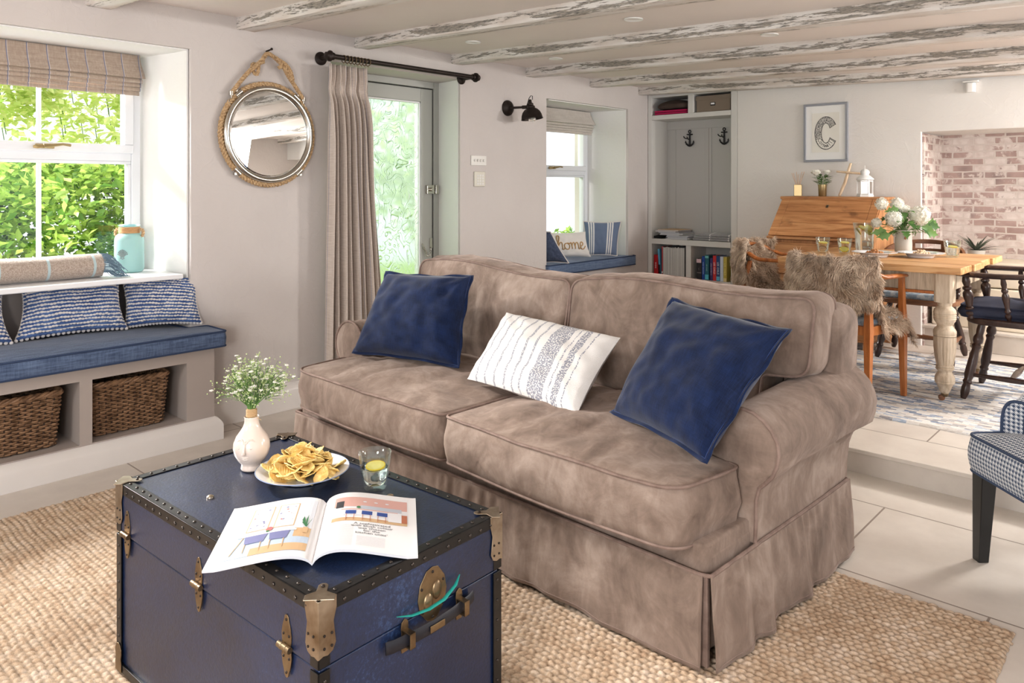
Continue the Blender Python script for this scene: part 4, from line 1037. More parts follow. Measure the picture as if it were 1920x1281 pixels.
# seat cushions (T shaped)
def seat(sign,seed):
    x0,x1=(-.952,-.030)
    poly=[(x0,-.045),(-.5,-.075),(x1-.03,-.050),(x1,.22),(-.150,.225),(-.150,.64),(x0,.64)]
    if sign<0: poly=[(-W+.018-p[0]*1.06,p[1]) for p in poly][::-1]; poly=[(min(p[0],-.962),p[1]) for p in poly]
    c=(-.55,.28) if sign>0 else (-W+.55,.28)
    b,p=box_cushion(poly,.306,.458,crown=.048,bulge=.014,rad=[.03,.3,.075,.03,.02,.03,.03] if sign>0 else [.03,.03,.02,.03,.075,.3,.03],step=.022,wr=.013,rings=18,seed=seed,centre=c)
    b.build('seat_cushion',M['suede'],S,angle=80); p.build('cushion_piping',M['suede_welt'],S)
seat(1,21); seat(-1,31)
def backc(x0,x1,seed,h=.405):
    poly=[(x0,0),(x1-.15,0),(x1-.145,.155),(x1,.165),(x1+.006,h),(lerp(x0,x1,.5),h+.012),(x0-.004,h-.020)] if x1>-.5 else [(x0+.15,0),(x1,0),(x1+.004,h-.02),(lerp(x0,x1,.5),h+.012),(x0-.004,h),(x0,.165),(x0+.145,.155)]
    a=R(17)
    def mp(q): 
        y=q.y; t=q.z   # t : 0 back .. front
        v=.735+y*math.tan(a)*.55-t; z=.475+y*.97+.012*math.sin((q.x-x0)*7)*(y/h)
        return Vector((q.x,v,z))
    b,p=box_cushion(poly,0,.165,crown=.045,bulge=.016,centre=(lerp(x0,x1,.5),h*.55),rad=[.03,.03,.02,.05,.05,.4,.05] if x1>-.5 else [.03,.03,.05,.4,.05,.05,.02],step=.022,wr=.013,rings=16,seed=seed,map_=mp)
    b.build('back_cushion',M['suede'],S,angle=80); p.build('cushion_piping',M['suede_welt'],S)
backc(-.965,-.005,41); backc(-1.925,-.98,51,.40)
# ---------------- loose cushions on the sofa
def denim(label,c,T,seed,ff=1.15):
    o=(Vector(c[0])+Vector(c[1]))/2
    r=thing('denim_cushion',label,'cushion',o); cc=[Vector(x)-o for x in c]
    b,f,s,n=pillow(cc,T,44,40,.06,.008,seed,flange=.016,ff=ff); b.build('cover',M['denim'],r,angle=80); f.build('flange',M['denim'],r,solid=.003,angle=80); s.build('stitching',M['thread'],r)
denim('navy denim cushion leaning at the far left end of the sofa',[(-2.69,1.935,.515),(-2.165,2.055,.515),(-2.268,2.225,.845),(-2.69,2.115,.835)],.078,3)
denim('navy denim cushion tipped on one corner beside the right sofa arm',[(-1.37,1.965,.515),(-.965,1.80,.508),(-.868,2.10,.815),(-1.31,2.225,.842)],.075,8)
c=[(-2.03,1.97,.505),(-1.475,1.915,.495),(-1.49,2.18,.700),(-2.035,2.19,.725)]; o=(Vector(c[0])+Vector(c[1]))/2
r=thing('striped_cushion','white woven rectangular cushion with grey-blue broken stripes, between two navy ones','cushion',o)
b,_,_,_=pillow([Vector(x)-o for x in c],.062,48,34,.05,.008,15); b.build('cover',M['ticking'],r,angle=80)
# ================================================================== trunk
TX,TY,TZ=.85,.487,.48; z0=.014
T=thing('travel_chest','navy blue travelling trunk used as a coffee table, black riveted edges','trunk',(-2.015,.737,0),R(1.8))
sz=.357
b=MB(); b.box((.004,.004,z0),(TX-.004,TY-.004,sz-.002)); b.build('trunk_body',M['trunk'],T,bevel=.003)
b=MB(); b.box((.0,.0,sz+.001),(TX,TY,TZ-.001)); b.build('lid',M['trunk'],T,bevel=.004)
riv=MB(); bd=MB(); w=.024; t=.0018
def join(b,rv):
    o=len(b.v); b.v+=rv.v; b.uv+=rv.uv; b.f+=[tuple(i+o for i in f) for f in rv.f]; b.mi+=[1]*len(rv.f); return b
def strip_edges(z_a,corner,zt=None):
    pass
# top edge bindings : on the top and folded down the side
bd.box((-t,-t,TZ-w),(TX+t,0.0015,TZ+t)); bd.box((-t,-t,TZ-.001),(TX+t,w,TZ+t)); bd.box((-t,TY-.0015,TZ-w),(TX+t,TY+t,TZ+t)); bd.box((-t,TY-w,TZ-.001),(TX+t,TY+t,TZ+t))
bd.box((-t,-t,TZ-w),(.0015,TY+t,TZ+t)); bd.box((-t,-t,TZ-.001),(w,TY+t,TZ+t)); bd.box((TX-.0015,-t,TZ-w),(TX+t,TY+t,TZ+t)); bd.box((TX-w,-t,TZ-.001),(TX+t,TY+t,TZ+t))
def rivet(p,n,r=.0042):
    m=Vector((0,0,1)).rotation_difference(Vector(n)).to_matrix().to_4x4(); riv.lathe([(r,0),(r*.85,r*.35),(r*.45,r*.6),(0,r*.68)],10,c=p,m=m)
n=22
for i in range(n):
    x=.045+(TX-.09)*i/(n-1)
    for y,s in ((0,-1),(TY,1)):
        rivet((x,y-s*.013,TZ+t),(0,0,1)); rivet((x+.012,y+s*t,TZ-.014),(0,s,0))
n=13
for i in range(n):
    y=.045+(TY-.09)*i/(n-1)
    for x,s in ((0,-1),(TX,1)):
        rivet((x-s*.013,y,TZ+t),(0,0,1)); rivet((x+s*t,y+.01,TZ-.014),(s,0,0))
join(bd,riv).build('lid_binding',[M['trunk_edge'],M['rivet']],T,bevel=.0012)
riv=MB(); bv=MB()
for x,sx in ((0,-1),(TX,1)):
    for y,sy in ((0,-1),(TY,1)):
        for (za,zb) in ((z0,sz-.004),(sz+.003,TZ-w)):
            xa,xb=sorted((x+sx*t,x-sx*w)); ya,yb=sorted((y+sy*t,y+sy*.0-sy*.0015)); bv.box((xa,ya,za),(xb,yb,zb))
            ya,yb=sorted((y+sy*t,y-sy*w)); xa,xb=sorted((x+sx*t,x-sx*.0015)); bv.box((xa,ya,za),(xb,yb,zb))
        for k in range(6): 
            z=.10+k*.045; rivet((x-sx*.012,y+sy*t,z),(0,sy,0),.0036); rivet((x+sx*t,y-sy*.012,z+.01),(sx,0,0),.0036)
bv.box((-t,-t,z0),(TX+t,TY+t,z0+.02)); join(bv,riv).build('edge_binding',[M['trunk_edge'],M['rivet']],T,bevel=.001)
# corner irons
def lobed(w,h,r=.006,waist=.75):
    """plate outline, base on y=0"""
    pts=[(-w/2,0),(w/2,0),(w/2,h*.30),(w/2*waist,h*.48),(w/2,h*.66),(w/2*.98,h*.80)]
    for k in range(7): a=PI*k/6; pts.append((w/2*.75*math.cos(a),h*.86+h*.14*math.sin(a)))
    pts+=[(-w/2*.98,h*.80),(-w/2,h*.66),(-w/2*waist,h*.48),(-w/2,h*.30)]
    return pts
def plate(mb,outline,th,org,ex,ey,ez):
    org,ex,ey,ez=map(Vector,(org,ex,ey,ez)); n=len(outline)
    vs=[org+ex*p[0]+ey*p[1] for p in outline]+[org+ex*p[0]+ey*p[1]+ez*th for p in outline]
    fs=[tuple(range(n-1,-1,-1)),tuple(range(n,2*n))]+[(i,(i+1)%n,n+(i+1)%n,n+i) for i in range(n)]
    if ex.cross(ey).dot(ez)<0: fs=[tuple(reversed(f)) for f in fs]
    mb.add(vs,fs)
for x,sx in ((0,-1),(TX,1)):
    for y,sy in ((0,-1),(TY,1)):
        b=MB(); rv=MB(); th=.0028
        cx,cy=x+sx*.0015,y+sy*.0015
        # wrap: side plates hang from the top corner
        for (o,ex,ez) in (((cx-sx*.019,cy,TZ+.003),(sx,0,0),(0,sy,0)),((cx,cy-sy*.019,TZ+.003),(0,sy,0),(sx,0,0))):
            plate(b,[(.0205,0),(-.019,0),(-.019,.022),(-.0125,.045),(-.0155,.068),(-.0175,.085),(-.011,.098),(.001,.103),(.010,.101),(.0205,.104)],th,o,ex,(0,0,-1),ez)
        # top: two-lobed leaf pointing to the middle
        d=Vector((-sx,-sy,0)).normalized(); e_=Vector((d.y,-d.x,0))
        plate(b,[(-.028,.0),(.028,.0),(.0275,.018),(.010,.030),(.009,.052),(.004,.058),(-.004,.058),(-.009,.052),(-.010,.030),(-.0275,.018)],.0026,Vector((cx,cy,TZ+.0022))+d*.004,e_,d,(0,0,1))
        b.add([(cx-sx*.0,cy,TZ+.0045),(cx-sx*.036,cy,TZ+.0045),(cx-sx*.012,cy-sy*.012,TZ+.0045),(cx,cy-sy*.036,TZ+.0045)],[(0,1,2,3)])
        riv=MB()
        rivet(Vector((cx,cy,TZ+.005))+d*.05,(0,0,1),.0042)
        for zz in (.062,.085):
            for q in (-.008,.008): 
                rivet((cx-sx*.019+q,cy+sy*th,TZ-zz),(0,sy,0),.003); rivet((cx+sx*th,cy-sy*.019+q,TZ-zz),(sx,0,0),.003)
        join(b,riv).build('corner_bracket',[M['nickel'],M['iron']],T,bevel=.0012,seg=2)
        b=MB()
        for (o2,ex,ez) in (((cx-sx*.015,cy,z0),(sx,0,0),(0,sy,0)),((cx,cy-sy*.015,z0),(0,sy,0),(sx,0,0))):
            plate(b,lobed(.034,.07,waist=.85),.002,Vector(o2)+Vector(ez)*.001,ex,(0,0,1),ez)
        b.build('base_bracket',M['brass'],T,bevel=.001)
# three hinges along the front long side
for hx in (.060,.418,.752):
    b=MB(); y=-t
    top=[(-.014,0),(.014,0),(.016,.018),(.013,.032),(.011,.038)]+[(.0075*math.cos(a),.046+.010*math.sin(a)) for a in [k*PI/5 for k in range(6)]]+[(-.011,.038),(-.013,.032),(-.016,.018)]
    plate(b,top,.0022,(hx,0,sz+.012),(1,0,0),(0,0,1),(0,-1,0)); plate(b,top,.0022,(hx,0,sz+.006),(1,0,0),(0,0,-1),(0,-1,0))
    b.cyl((hx-.019,-.007,sz+.009),(hx+.019,-.007,sz+.009),.0062,.0062,12); 
    for q in (-.007,0.007): b.cyl((hx+q-.002,-.007,sz+.009),(hx+q+.002,-.007,sz+.009),.0068,.0068,12)
    riv=MB()
    for (q,zz) in ((-.009,.018),(.009,.018),(0,.046)): rivet((hx+q,-.0022,sz+.012+zz),(0,-1,0),.0028); rivet((hx+q,-.0022,sz+.006-zz),(0,-1,0),.0028)
    join(b,riv).build('hinge',[M['brass'],M['iron']],T,bevel=.0006)
# lock plate, ribbon, strap handle on the short side
b=MB(); ly=.275
pl=[(.0,.056),(.016,.052),(.034,.028),(.040,.0),(.034,-.028),(.014,-.050),(0,-.055),(-.014,-.050),(-.034,-.028),(-.040,.0),(-.034,.028),(-.016,.052)]
plate(b,pl,.0025,(TX,ly,.385),(0,1,0),(0,0,1),(1,0,0)); b.ball((TX+.002,ly-.012,.372),.013,12,8,sc=(.5,1,1.5)); b.ball((TX+.002,ly+.012,.390),.013,12,8,sc=(.5,1,1.5))
riv=MB()
for (a,c) in ((0,.046),(.030,.02),(-.030,.02),(.028,-.028),(-.028,-.028),(0,-.046)): rivet((TX+.0025,ly+a,.385+c),(1,0,0),.0034)
join(b,riv).build('lock_plate',[M['brass'],M['iron']],T,bevel=.0008)
b=MB(); pts=[(TX+.004,.178,.380),(TX+.012,.21,.372),(TX+.018,.25,.370),(TX+.020,.29,.374),(TX+.014,.33,.386),(TX+.004,.352,.396)]
b.tube(pts,[.0015,.004,.0048,.0048,.004,.0012],n=8,flat=(1,.45)); b.build('ribbon_pull',M['teal'],T)
b=MB(); b.tube([(TX+.004,.150,.330),(TX+.010,.165,.330),(TX+.017,.22,.331),(TX+.020,.265,.331),(TX+.017,.32,.332),(TX+.010,.375,.333),(TX+.004,.392,.333)],.013,n=8,flat=(.28,1)); o=b.build('strap_handle',M['leather'],T)
b=MB(); b.rbox((TX+.025,.268,.331),(.0012,.020,.007)); b.build('handle_plate',M['brass'],o,bevel=.001)
for yy in (.200,.352):
    b=MB(); plate(b,[(-.008,-.030),(.008,-.030),(.010,-.018),(.008,-.010),(.008,.010),(.010,.018),(.008,.030),(0,.036),(-.008,.030),(-.010,.018),(-.008,.010),(-.008,-.010),(-.010,-.018)],.003,(TX,yy,.331),(0,1,0),(0,0,1),(1,0,0))
    b.box((TX,yy-.007,.316),(TX+.027,yy+.007,.319)); b.box((TX,yy-.007,.344),(TX+.027,yy+.007,.347)); b.box((TX+.024,yy-.007,.316),(TX+.027,yy+.007,.347)); b.build('handle_loop',M['brass'],T,bevel=.001)
for (wx,wy) in ((-1.751,.849),(-1.44,1.142)):
    v=Vector((wx+2.015,wy-.737)); ca,sa=math.cos(R(1.8)),math.sin(R(1.8)); lx,ly_=v.x*ca+v.y*sa,-v.x*sa+v.y*ca
    b=MB(); b.lathe([(.0085,-.0005),(.008,.003),(.0045,.0055),(0,.0062)],16,c=(lx,ly_,TZ)); b.build('lid_stud',M['nickel'],T)
ZT=.4812
# ------------------------------------------------------------------ face vase with flowers
V=thing('face_vase','cream ceramic bulb vase with moulded face standing on the trunk','vase',(-1.848,1.008,ZT))
vp=[(.0,.0),(.026,.0),(.0275,.004),(.0262,.011),(.0255,.015),(.034,.024),(.043,.040),(.0465,.056),(.0455,.070),(.039,.086),(.029,.100),(.0215,.112),(.0185,.122),(.0180,.132),(.0192,.136),(.0185,.1375),(.016,.136),(.0155,.120),(.018,.108)]
b=MB(); b.lathe(vp,48,caps=False)
# push out nose, brows and lips on the side that looks into the room
fd=Vector((.62,-.785,0)); fs_=Vector((.785,.62,0))
def surf(a,z,off=0):
    for i in range(len(vp)-1):
        if vp[i][1]<=z<=vp[i+1][1] and i>4: r_=lerp(vp[i][0],vp[i+1][0],(z-vp[i][1])/(vp[i+1][1]-vp[i][1]+1e-9)); break
    else: r_=.04
    return (fd*math.cos(a)+fs_*math.sin(a))*(r_+off)+Vector((0,0,z))
b.tube([surf(0,.083,-.001),surf(0,.074,.001),surf(0,.062,.003),surf(0,.054,.0045),surf(0,.0505,.001)],[.002,.0028,.0034,.0045,.003],n=10)
for s in (-1,1):
    b.tube([surf(s*.06,.078,-.0005),surf(s*.22,.086,.0),surf(s*.45,.086,.0),surf(s*.68,.078,-.0012)],[.0022,.0024,.0022,.001],n=8)
    b.tube([surf(s*.2,.0685,-.0012),surf(s*.36,.0655,-.0004),surf(s*.52,.069,-.0014)],[.001,.0018,.001],n=6)
for z in (.0415,.0365): b.tube([surf(-.24,z+.001,-.0012),surf(-.08,z+.0012,.0004),surf(0,z,.0003),surf(.08,z+.0012,.0004),surf(.24,z+.001,-.0012)],[.0008,.0022,.0020,.0022,.0008],n=8)
b.build('vase_body',M['ceramic'],V,angle=70)
F=thing('flower_bunch','bunch of tiny white and green sprigs standing in the face vase','flowers',(-1.848,1.008,ZT+.09))
st=MB(); bud=MB(); pet=MB(); rnd=random.Random(12)
for k in range(34):
    a=rnd.uniform(0,2*PI); rr=rnd.random()**.6*.095; e_=Vector((rr*math.cos(a),rr*math.sin(a),.185-.45*rr+rnd.uniform(-.02,.02)-.1*rr*(1 if rnd.random()<.3 else 0)))
    base=Vector((.006*math.cos(a),.006*math.sin(a),.02)); mid=Vector((.010*math.cos(a),.010*math.sin(a),.075)); m2=mid.lerp(e_,.55)+Vector((0,0,.012))
    st.tube([base,mid,m2,e_],[.0016,.0015,.0011,.0007],n=5)
    for q in range(9):
        t_=rnd.uniform(.45,1); p=mid.lerp(e_,t_)+Vector((rnd.gauss(0,.013),rnd.gauss(0,.013),rnd.gauss(0,.011)+.004)); st.tube([mid.lerp(e_,max(.3,t_-.2)),p],.0005,n=3,caps=False)
        for w_ in range(4):
            pp=p+Vector((rnd.gauss(0,.006),rnd.gauss(0,.006),rnd.gauss(0,.006))); bud.ball(pp,rnd.uniform(.0013,.0024),5,3)
        if rnd.random()<.42:
            pp=p+Vector((rnd.gauss(0,.004),rnd.gauss(0,.004),.004)); 
            for w_ in range(5): ang=w_*1.257+k; pet.ball(pp+Vector((.0028*math.cos(ang),.0028*math.sin(ang),rnd.uniform(-.001,.001))),.0028,6,4,sc=(1,1,.6))
st.build('stems',M['stem'],F); bud.build('buds',M['budg'],F); pet.build('blossom',M['petal'],F)
b=MB()
for k in range(6): b.tube([(.0125*math.cos(a),.0125*math.sin(a),.048+.0032*k) for a in [2*PI*q/16 for q in range(16)]],.0019,n=5,closed=True)
b.cyl((0,0,.045),(0,0,.068),.0115,.0115,12); b.tube([(.012,0,.05),(.022,.006,.045),(.028,.012,.04)],.0008,n=4); b.build('straw_tie',M['straw'],F)
# ------------------------------------------------------------------ plate of crisps
PC=Vector((-1.697,1.066,ZT))
P_=thing('snack_plate','white plate with fine blue rim holding the crisps on the trunk','plate',PC)
b=MB(); b.lathe([(.0,.004),(.055,.004),(.058,.0005),(.062,.0005),(.064,.005),(.085,.013),(.112,.021),(.1155,.023),(.1150,.0245),(.111,.0235),(.084,.0155),(.066,.008),(.0,.0068)],64,caps=False); b.build('plate_body',M['ceramic_white'],P_,angle=60)
b=MB(); b.tube([(.1153*math.cos(a),.1153*math.sin(a),.0238) for a in [2*PI*k/64 for k in range(64)]],.0012,n=6,closed=True); b.build('rim_line',M['greenrim'],P_)
b=MB()
def crisp_fn(u,v):
    a=v*2*PI; r_=u*(.0245+.003*math.sin(a*3)); x=r_*math.cos(a)*1.25; y=r_*math.sin(a)
    return (x,y,6*x*x-3*y*y+.0012*math.sin(x*2*PI/.0058))
b=MB(); b.grid(crisp_fn,12,40)
cm=b.build('potato_crisp',M['crisp'],None,angle=80,solid=.0016)
rnd=random.Random(5); made=0
lays=[(0,.088,17),(1,.070,14),(2,.050,11),(3,.028,6),(4,.012,3)]
for (ly,rad,cnt) in lays:
    for k in range(cnt):
        o=cm if made==0 else cm.copy()
        if made: C.objects.link(o)
        a=k*2*PI/cnt+ly*.7+rnd.uniform(-.2,.2); rr=rad*rnd.uniform(.55,1)
        o.location=PC+Vector((rr*math.cos(a),rr*math.sin(a),.019+ly*.0125+rnd.uniform(0,.006)))
        o.rotation_euler=(rnd.uniform(-.6,.6),rnd.uniform(-.6,.6),rnd.uniform(0,6.28)); s=rnd.uniform(.85,1.12); o.scale=(s,s,s)
        tag(o,'golden ridged potato crisp heaped on the white plate on the trunk','crisp','crisps heaped on the plate'); made+=1
# ------------------------------------------------------------------ tumblers
def lemon_slice(parent,c,rad,tilt,name='lemon_slice',seg=10,half=False):
    m=Euler(tilt).to_matrix().to_4x4(); b=MB(); b.lathe([(rad*.90,-.002),(rad,-.0022),(rad,.0022),(rad*.90,.002)],24,c=c,m=m,caps=False); o=b.build('rind',M['lemon'],parent)
    b=MB(); b.lathe([(0,-.0018),(rad*.91,-.0018),(rad*.91,.0018),(0,.0018)],24,c=c,m=m,caps=False); b.build('flesh',M['lemonf'],parent); return o
def tumbler(loc,label,h=.086,r0=.027,r1=.0395,fill=.60,group=None,facet=True,two=False):
    r=thing('water_glass',label,'glass',loc,0,group)
    sq=(lambda a:1-.035*abs(math.sin(a*4.5))) if facet else None
    def rad(z): return lerp(r0,r1,(z/h)**.8)
    pr=[(0,.0),(r0-.001,0),(r0,.002)]; 
    b=MB(); n=54
    prof=[(0,0),(r0*.97,0),(r0,.003)]+[(rad(h*k/8),h*k/8) for k in range(1,5)]+[(rad(h*.58)+.0006,h*.58),(rad(h*.8),h*.8),(r1,h),(r1-.0016,h+.0008),(r1-.0028,h)]+[(rad(h*k/8)-.0032,h*k/8) for k in (6,5,4,3,2)]+[(r0*.8,.010),(0,.008)]
    # facets fade out above the shoulder
    vs=[];fs=[]
    for (q,z) in prof:
        fa=.05 if z<h*.56 else 0
        for i in range(n):
            a=2*PI*i/n; k=q*(1-fa*abs(math.sin(a*4.5))); vs.append((k*math.cos(a),k*math.sin(a),z))
    for j in range(len(prof)-1):
        for i in range(n): k=(i+1)%n; fs.append((j*n+i,j*n+k,(j+1)*n+k,(j+1)*n+i))
    b.add(vs,fs); b.build('glass_body',M['glass'],r,angle=50)
    zf=h*fill
    b=MB(); b.lathe([(0,.0088),(r0*.78,.0105)]+[(rad(z)-.0036-.0008,z) for z in [h*.2,h*.3,h*.4,h*.5] if z<zf]+[(rad(zf)-.0040,zf),(0,zf)],40,caps=False); b.build('water',M['water'],r)
    s=thing('x','x','x') if False else None
    lemon_slice(r,(0.002,0,zf+.0025),min(.024,rad(zf)-.010),(.12,.08,0))
    if two: lemon_slice(r,(-.003,.0,zf*.45),.020,(.7,.4,0))
    return r
tumbler((-1.508,1.149,ZT),'clear faceted tumbler of water with lemon slice on the trunk',h=.088,r0=.0275,r1=.0405,fill=.58)
# ------------------------------------------------------------------ open magazine
G=thing('open_magazine','open glossy magazine showing interior photos, lying across the trunk corner','magazine',(-1.286,.828,ZT+.0008),R(50.7))
HP=.287; WP=.208
def prof_r(s):  # height over the flat for a page at distance s from the spine
    return .0035+.030*math.sin(PI*min(1,(s/.20))**.62)*math.exp(-s*3.2)*(1) if s<.2 else .0035
def prof_l(s): return .0035+.021*math.sin(PI*min(1,(s/.20))**.60)*math.exp(-s*2.2) if s<.2 else .0035
def PG(side,u,v,lift=0):
    s=u*WP; pf=prof_r if side>0 else prof_l; z=pf(s)*(1-.12*v)+lift
    xx=s*(.985)
    ds=.002; sl=(pf(min(.2,s+ds))-pf(max(0,s-ds)))/(2*ds)
    nn=Vector((-sl*side,0,1)).normalized()
    return Vector((side*xx,v*HP,pf(s)*(1-.10*v)+.0))+nn*lift
for side,nm in ((1,'right_pages'),(-1,'left_pages')):
    b=MB(); b.grid(lambda u,v:PG(side,u,v,0),30,8,flip=side<0,mi=0)
    def edge(fn,n):
        q=[fn(i/n) for i in range(n+1)]; b.add([p for p,_ in q]+[w for _,w in q],[(i,i+1,n+2+i,n+1+i) for i in range(n)],mi=1)
    th=.0055
    def dn(p,sx): return Vector((p.x+sx,p.y,max(.0,p.z-th)))
    edge(lambda t:(PG(side,t,0),dn(PG(side,t,0),0)),30); edge(lambda t:(PG(side,t,1),dn(PG(side,t,1),0)),30); edge(lambda t:(PG(side,1,t),dn(PG(side,1,t),-.003*side)),8)
    b.grid(lambda u,v:dn(PG(side,u,v,0),0),30,2,mi=0)
    pgs=b.build(nm,[M['page'],M['page_edge']],G,angle=60)
    def patch(b,poly,mi,lift):
        # subdivide polygons (convex quads) so they follow the curl
        if len(poly)==4:
            (x0,y0),(x1,y1),(x2,y2),(x3,y3)=poly
            b.grid(lambda u,v: PG(side,(1-v)*((1-u)*x0+u*x1)+v*((1-u)*x3+u*x2),(1-v)*((1-u)*y0+u*y1)+v*((1-u)*y3+u*y2),lift),max(2,int(abs(x1-x0)*26)+1),2,mi=mi)
        else: b.add([PG(side,x,y,lift) for x,y in poly],[tuple(range(len(poly)))],mi=mi)
    def rect(b,x0,y0,x1,y1,mi,lift): patch(b,[(x0,y0),(x1,y0),(x1,y1),(x0,y1)],mi,lift)
    b=MB()
    if side>0:
        mats=[M[k] for k in ('p_pink','p_grey','p_blue','p_wood','p_white','p_green','p_terra','p_text')]
        L=.00025
        rect(b,.12,.46,.90,.90,4,L); rect(b,.12,.72,.90,.90,0,L*2); rect(b,.40,.66,.84,.74,1,L*3); rect(b,.12,.46,.90,.52,3,L*2)
        rect(b,.14,.70,.22,.82,7,L*3); rect(b,.20,.56,.84,.67,4,L*3.5); rect(b,.20,.655,.80,.672,0,L*4); rect(b,.70,.50,.84,.66,4,L*4.2); rect(b,.84,.50,.90,.64,6,L*4)
        for x in (.25,.42,.58):
            rect(b,x,.575,x+.11,.64,2,L*5); rect(b,x+.01,.47,x+.016,.58,6,L*5); rect(b,x+.09,.47,x+.096,.58,6,L*5); rect(b,x+.01,.50,x+.09,.504,6,L*5)
        for x in (.44,.56,.68): patch(b,[(x+.022*math.cos(a),.81+.012*math.sin(a)) for a in [k*PI/4 for k in range(8)]],4,L*5)
        patch(b,[(.38+.022*math.cos(a),.70+.02*math.sin(a)) for a in [k*PI/4 for k in range(8)]],5,L*6)
        b.build('printed_kitchen_photo',mats,pgs,smooth=False)
    else:
        mats=[M[k] for k in ('p_pale','p_lightgrey','p_violet','p_wood','p_white','p_green','p_floor','p_red')]; L=.00025
        rect(b,.08,.09,.86,.94,0,L); rect(b,.08,.09,.86,.42,6,L*2); rect(b,.08,.09,.62,.20,3,L*3); rect(b,.08,.30,.24,.44,3,L*2.5)
        for (xa,xb) in ((.26,.47),(.52,.74)):
            rect(b,xa,.48,xb,.88,3,L*2.6); rect(b,xa+.01,.49,xb-.01,.87,4,L*3)
            rr=random.Random(int(xa*100))
            for k in range(26):
                cx_,cy_=rr.uniform(xa+.03,xb-.03),rr.uniform(.53,.84); s_=rr.uniform(.008,.02); patch(b,[(cx_-s_,cy_),(cx_,cy_-s_*.6),(cx_+s_,cy_),(cx_,cy_+s_*.5)],rr.choice([1,1,7,2]),L*4)
        rect(b,.22,.40,.80,.425,4,L*5)
        for (xa,xb) in ((.30,.46),(.52,.70)):
            patch(b,[(xa,.28),(xb,.28),(xb+.02,.40),(xa-.02,.40)],2,L*6)
            for x in (xa+.01,xb-.02): patch(b,[(x,.15),(x+.008,.15),(x+.016,.28),(x+.006,.28)],3,L*6)
        patch(b,[(.18+.0,.14),(.19,.14),(.26,.40),(.25,.40)],3,L*6) if False else None
        patch(b,[(.80,.14),(.81,.14),(.74,.40),(.73,.40)],3,L*5.5)
        patch(b,[(.50+.035*math.cos(a),.47+.035*math.sin(a)) for a in [k*PI/4 for k in range(8)]],7,L*6); patch(b,[(.50,.42),(.52,.42),(.53,.45),(.49,.45)],5,L*6)
        rect(b,.11,.36,.16,.45,3,L*5)
        for (dx,dy) in ((-.045,.16),(0,.2),(.04,.17),(-.03,.10),(.035,.10)):
            patch(b,[(.135-.006,.46),(.135+.006,.46),(.135+dx+.012,.46+dy*.6),(.135+dx,.46+dy)],5,L*6)
        b.build('printed_dining_photo',mats,pgs,smooth=False)
    if side>0:
        def txt(s,size,x,y,align='CENTER'):
            cu=bpy.data.curves.new('t','FONT'); cu.body=s; cu.size=size; cu.align_x=align; cu.resolution_u=2
            ob=bpy.data.objects.new('t',cu); C.objects.link(ob); bpy.context.view_layer.update(); me=bpy.data.meshes.new_from_object(ob.evaluated_get(bpy.context.evaluated_depsgraph_get()))
            vs=[(x+v.co.x/WP,y+v.co.y/HP) for v in me.vertices]; fs=[tuple(p.vertices) for p in me.polygons]; bpy.data.objects.remove(ob); bpy.data.meshes.remove(me); return vs,fs
        b=MB()
        for i,s in enumerate(('A sophisticated','with blush colour','was chosen','for the','kitchen units’')):
            vs,fs=txt(s,.0125,.54,.405-i*.038); b.add([PG(1,min(1,u),v,.0007) for u,v in vs],fs)
        b.build('printed_text',M['p_text'],pgs,smooth=False); b=MB()
        for (xa,xb,ya,yb) in ((.10,.36,.06,.40),(.40,.68,.06,.21)):
            k=0; yy=yb
            while yy>ya:
                rr=random.Random(int(yy*1000)); b.grid(lambda u,v: PG(1,lerp(xa,xb,u),yy+v*.0018,.0007),6,1); yy-=.0125
        b.build('printed_columns',M['p_columns'],pgs,smooth=False)
# ================================================================== far window seat
r=thing('window_seat_cushion','light blue box cushion filling the small far window recess','cushion',(-3.72,5.0,.541))
poly=[(-.36,-.50),(-.01,-.555),(.030,-.555),(.034,.630),(-.005,.640),(-.01,.548),(-.36,.475)]
b,p=box_cushion(poly,.0,.075,crown=.018,bulge=.004,rad=[.02]*7,wr=.003,centre=(-.16,.0),seed=6); b.build('cushion_body',M['seatblue2'],r,angle=70); p.build('piping',M['piping_blue'],r)
zc2=.632
def lean(label,c,T,mat,seed,piping=None,name='scatter_cushion',fl=None):
    o=(Vector(c[0])+Vector(c[1]))/2; r=thing(name,label,'cushion',o); cc=[Vector(x)-o for x in c]
    b,_,_,n=pillow(cc,T,30,26,.08,.005,seed); b.build('cover',mat,r,angle=80)
    if piping:
        nu,nv=30,26; V=b.v[:(nu+1)*(nv+1)]; w=nu+1; rim=[V[i] for i in range(nu)]+[V[j*w+nu] for j in range(nv)]+[V[nv*w+i] for i in range(nu,0,-1)]+[V[j*w] for j in range(nv,0,-1)]
        p=MB(); p.tube(rim,.005,n=6,closed=True); p.build('piping',piping,r)
    return r,b,n
def m_striped():
    t=NT('blue_white_striped_linen'); s=t.n('ShaderNodeSeparateXYZ',{0:t.coord('UV')}); u=s.outputs[0]; m=None
    for c0 in (.20,.72):
        for d in (-.065,0,.065):
            k=t.math('LESS_THAN',t.math('ABSOLUTE',t.math('SUBTRACT',u,c0+d)),.019); m=k if m is None else t.math('ADD',m,k)
    n=t.noise(t.coord('UV',(70,70,1)),1.5,3); base=t.ramp(n,[(.35,lin((92,108,136))),(.65,lin((122,138,164)))])
    t.pr(t.mix(m,base,lin((228,228,228))),.9,0,t.bump(n,.4,.002),Sheen_Weight=.2); return t.m
M['stripecush']=m_striped()
lean('blue scatter cushion with two bands of white stripes, far window seat',[(-3.90,5.17,zc2),(-3.70,5.36,zc2),(-3.70,5.42,zc2+.29),(-3.95,5.22,zc2+.29)],.055,M['stripecush'],2,M['bobble_white'])
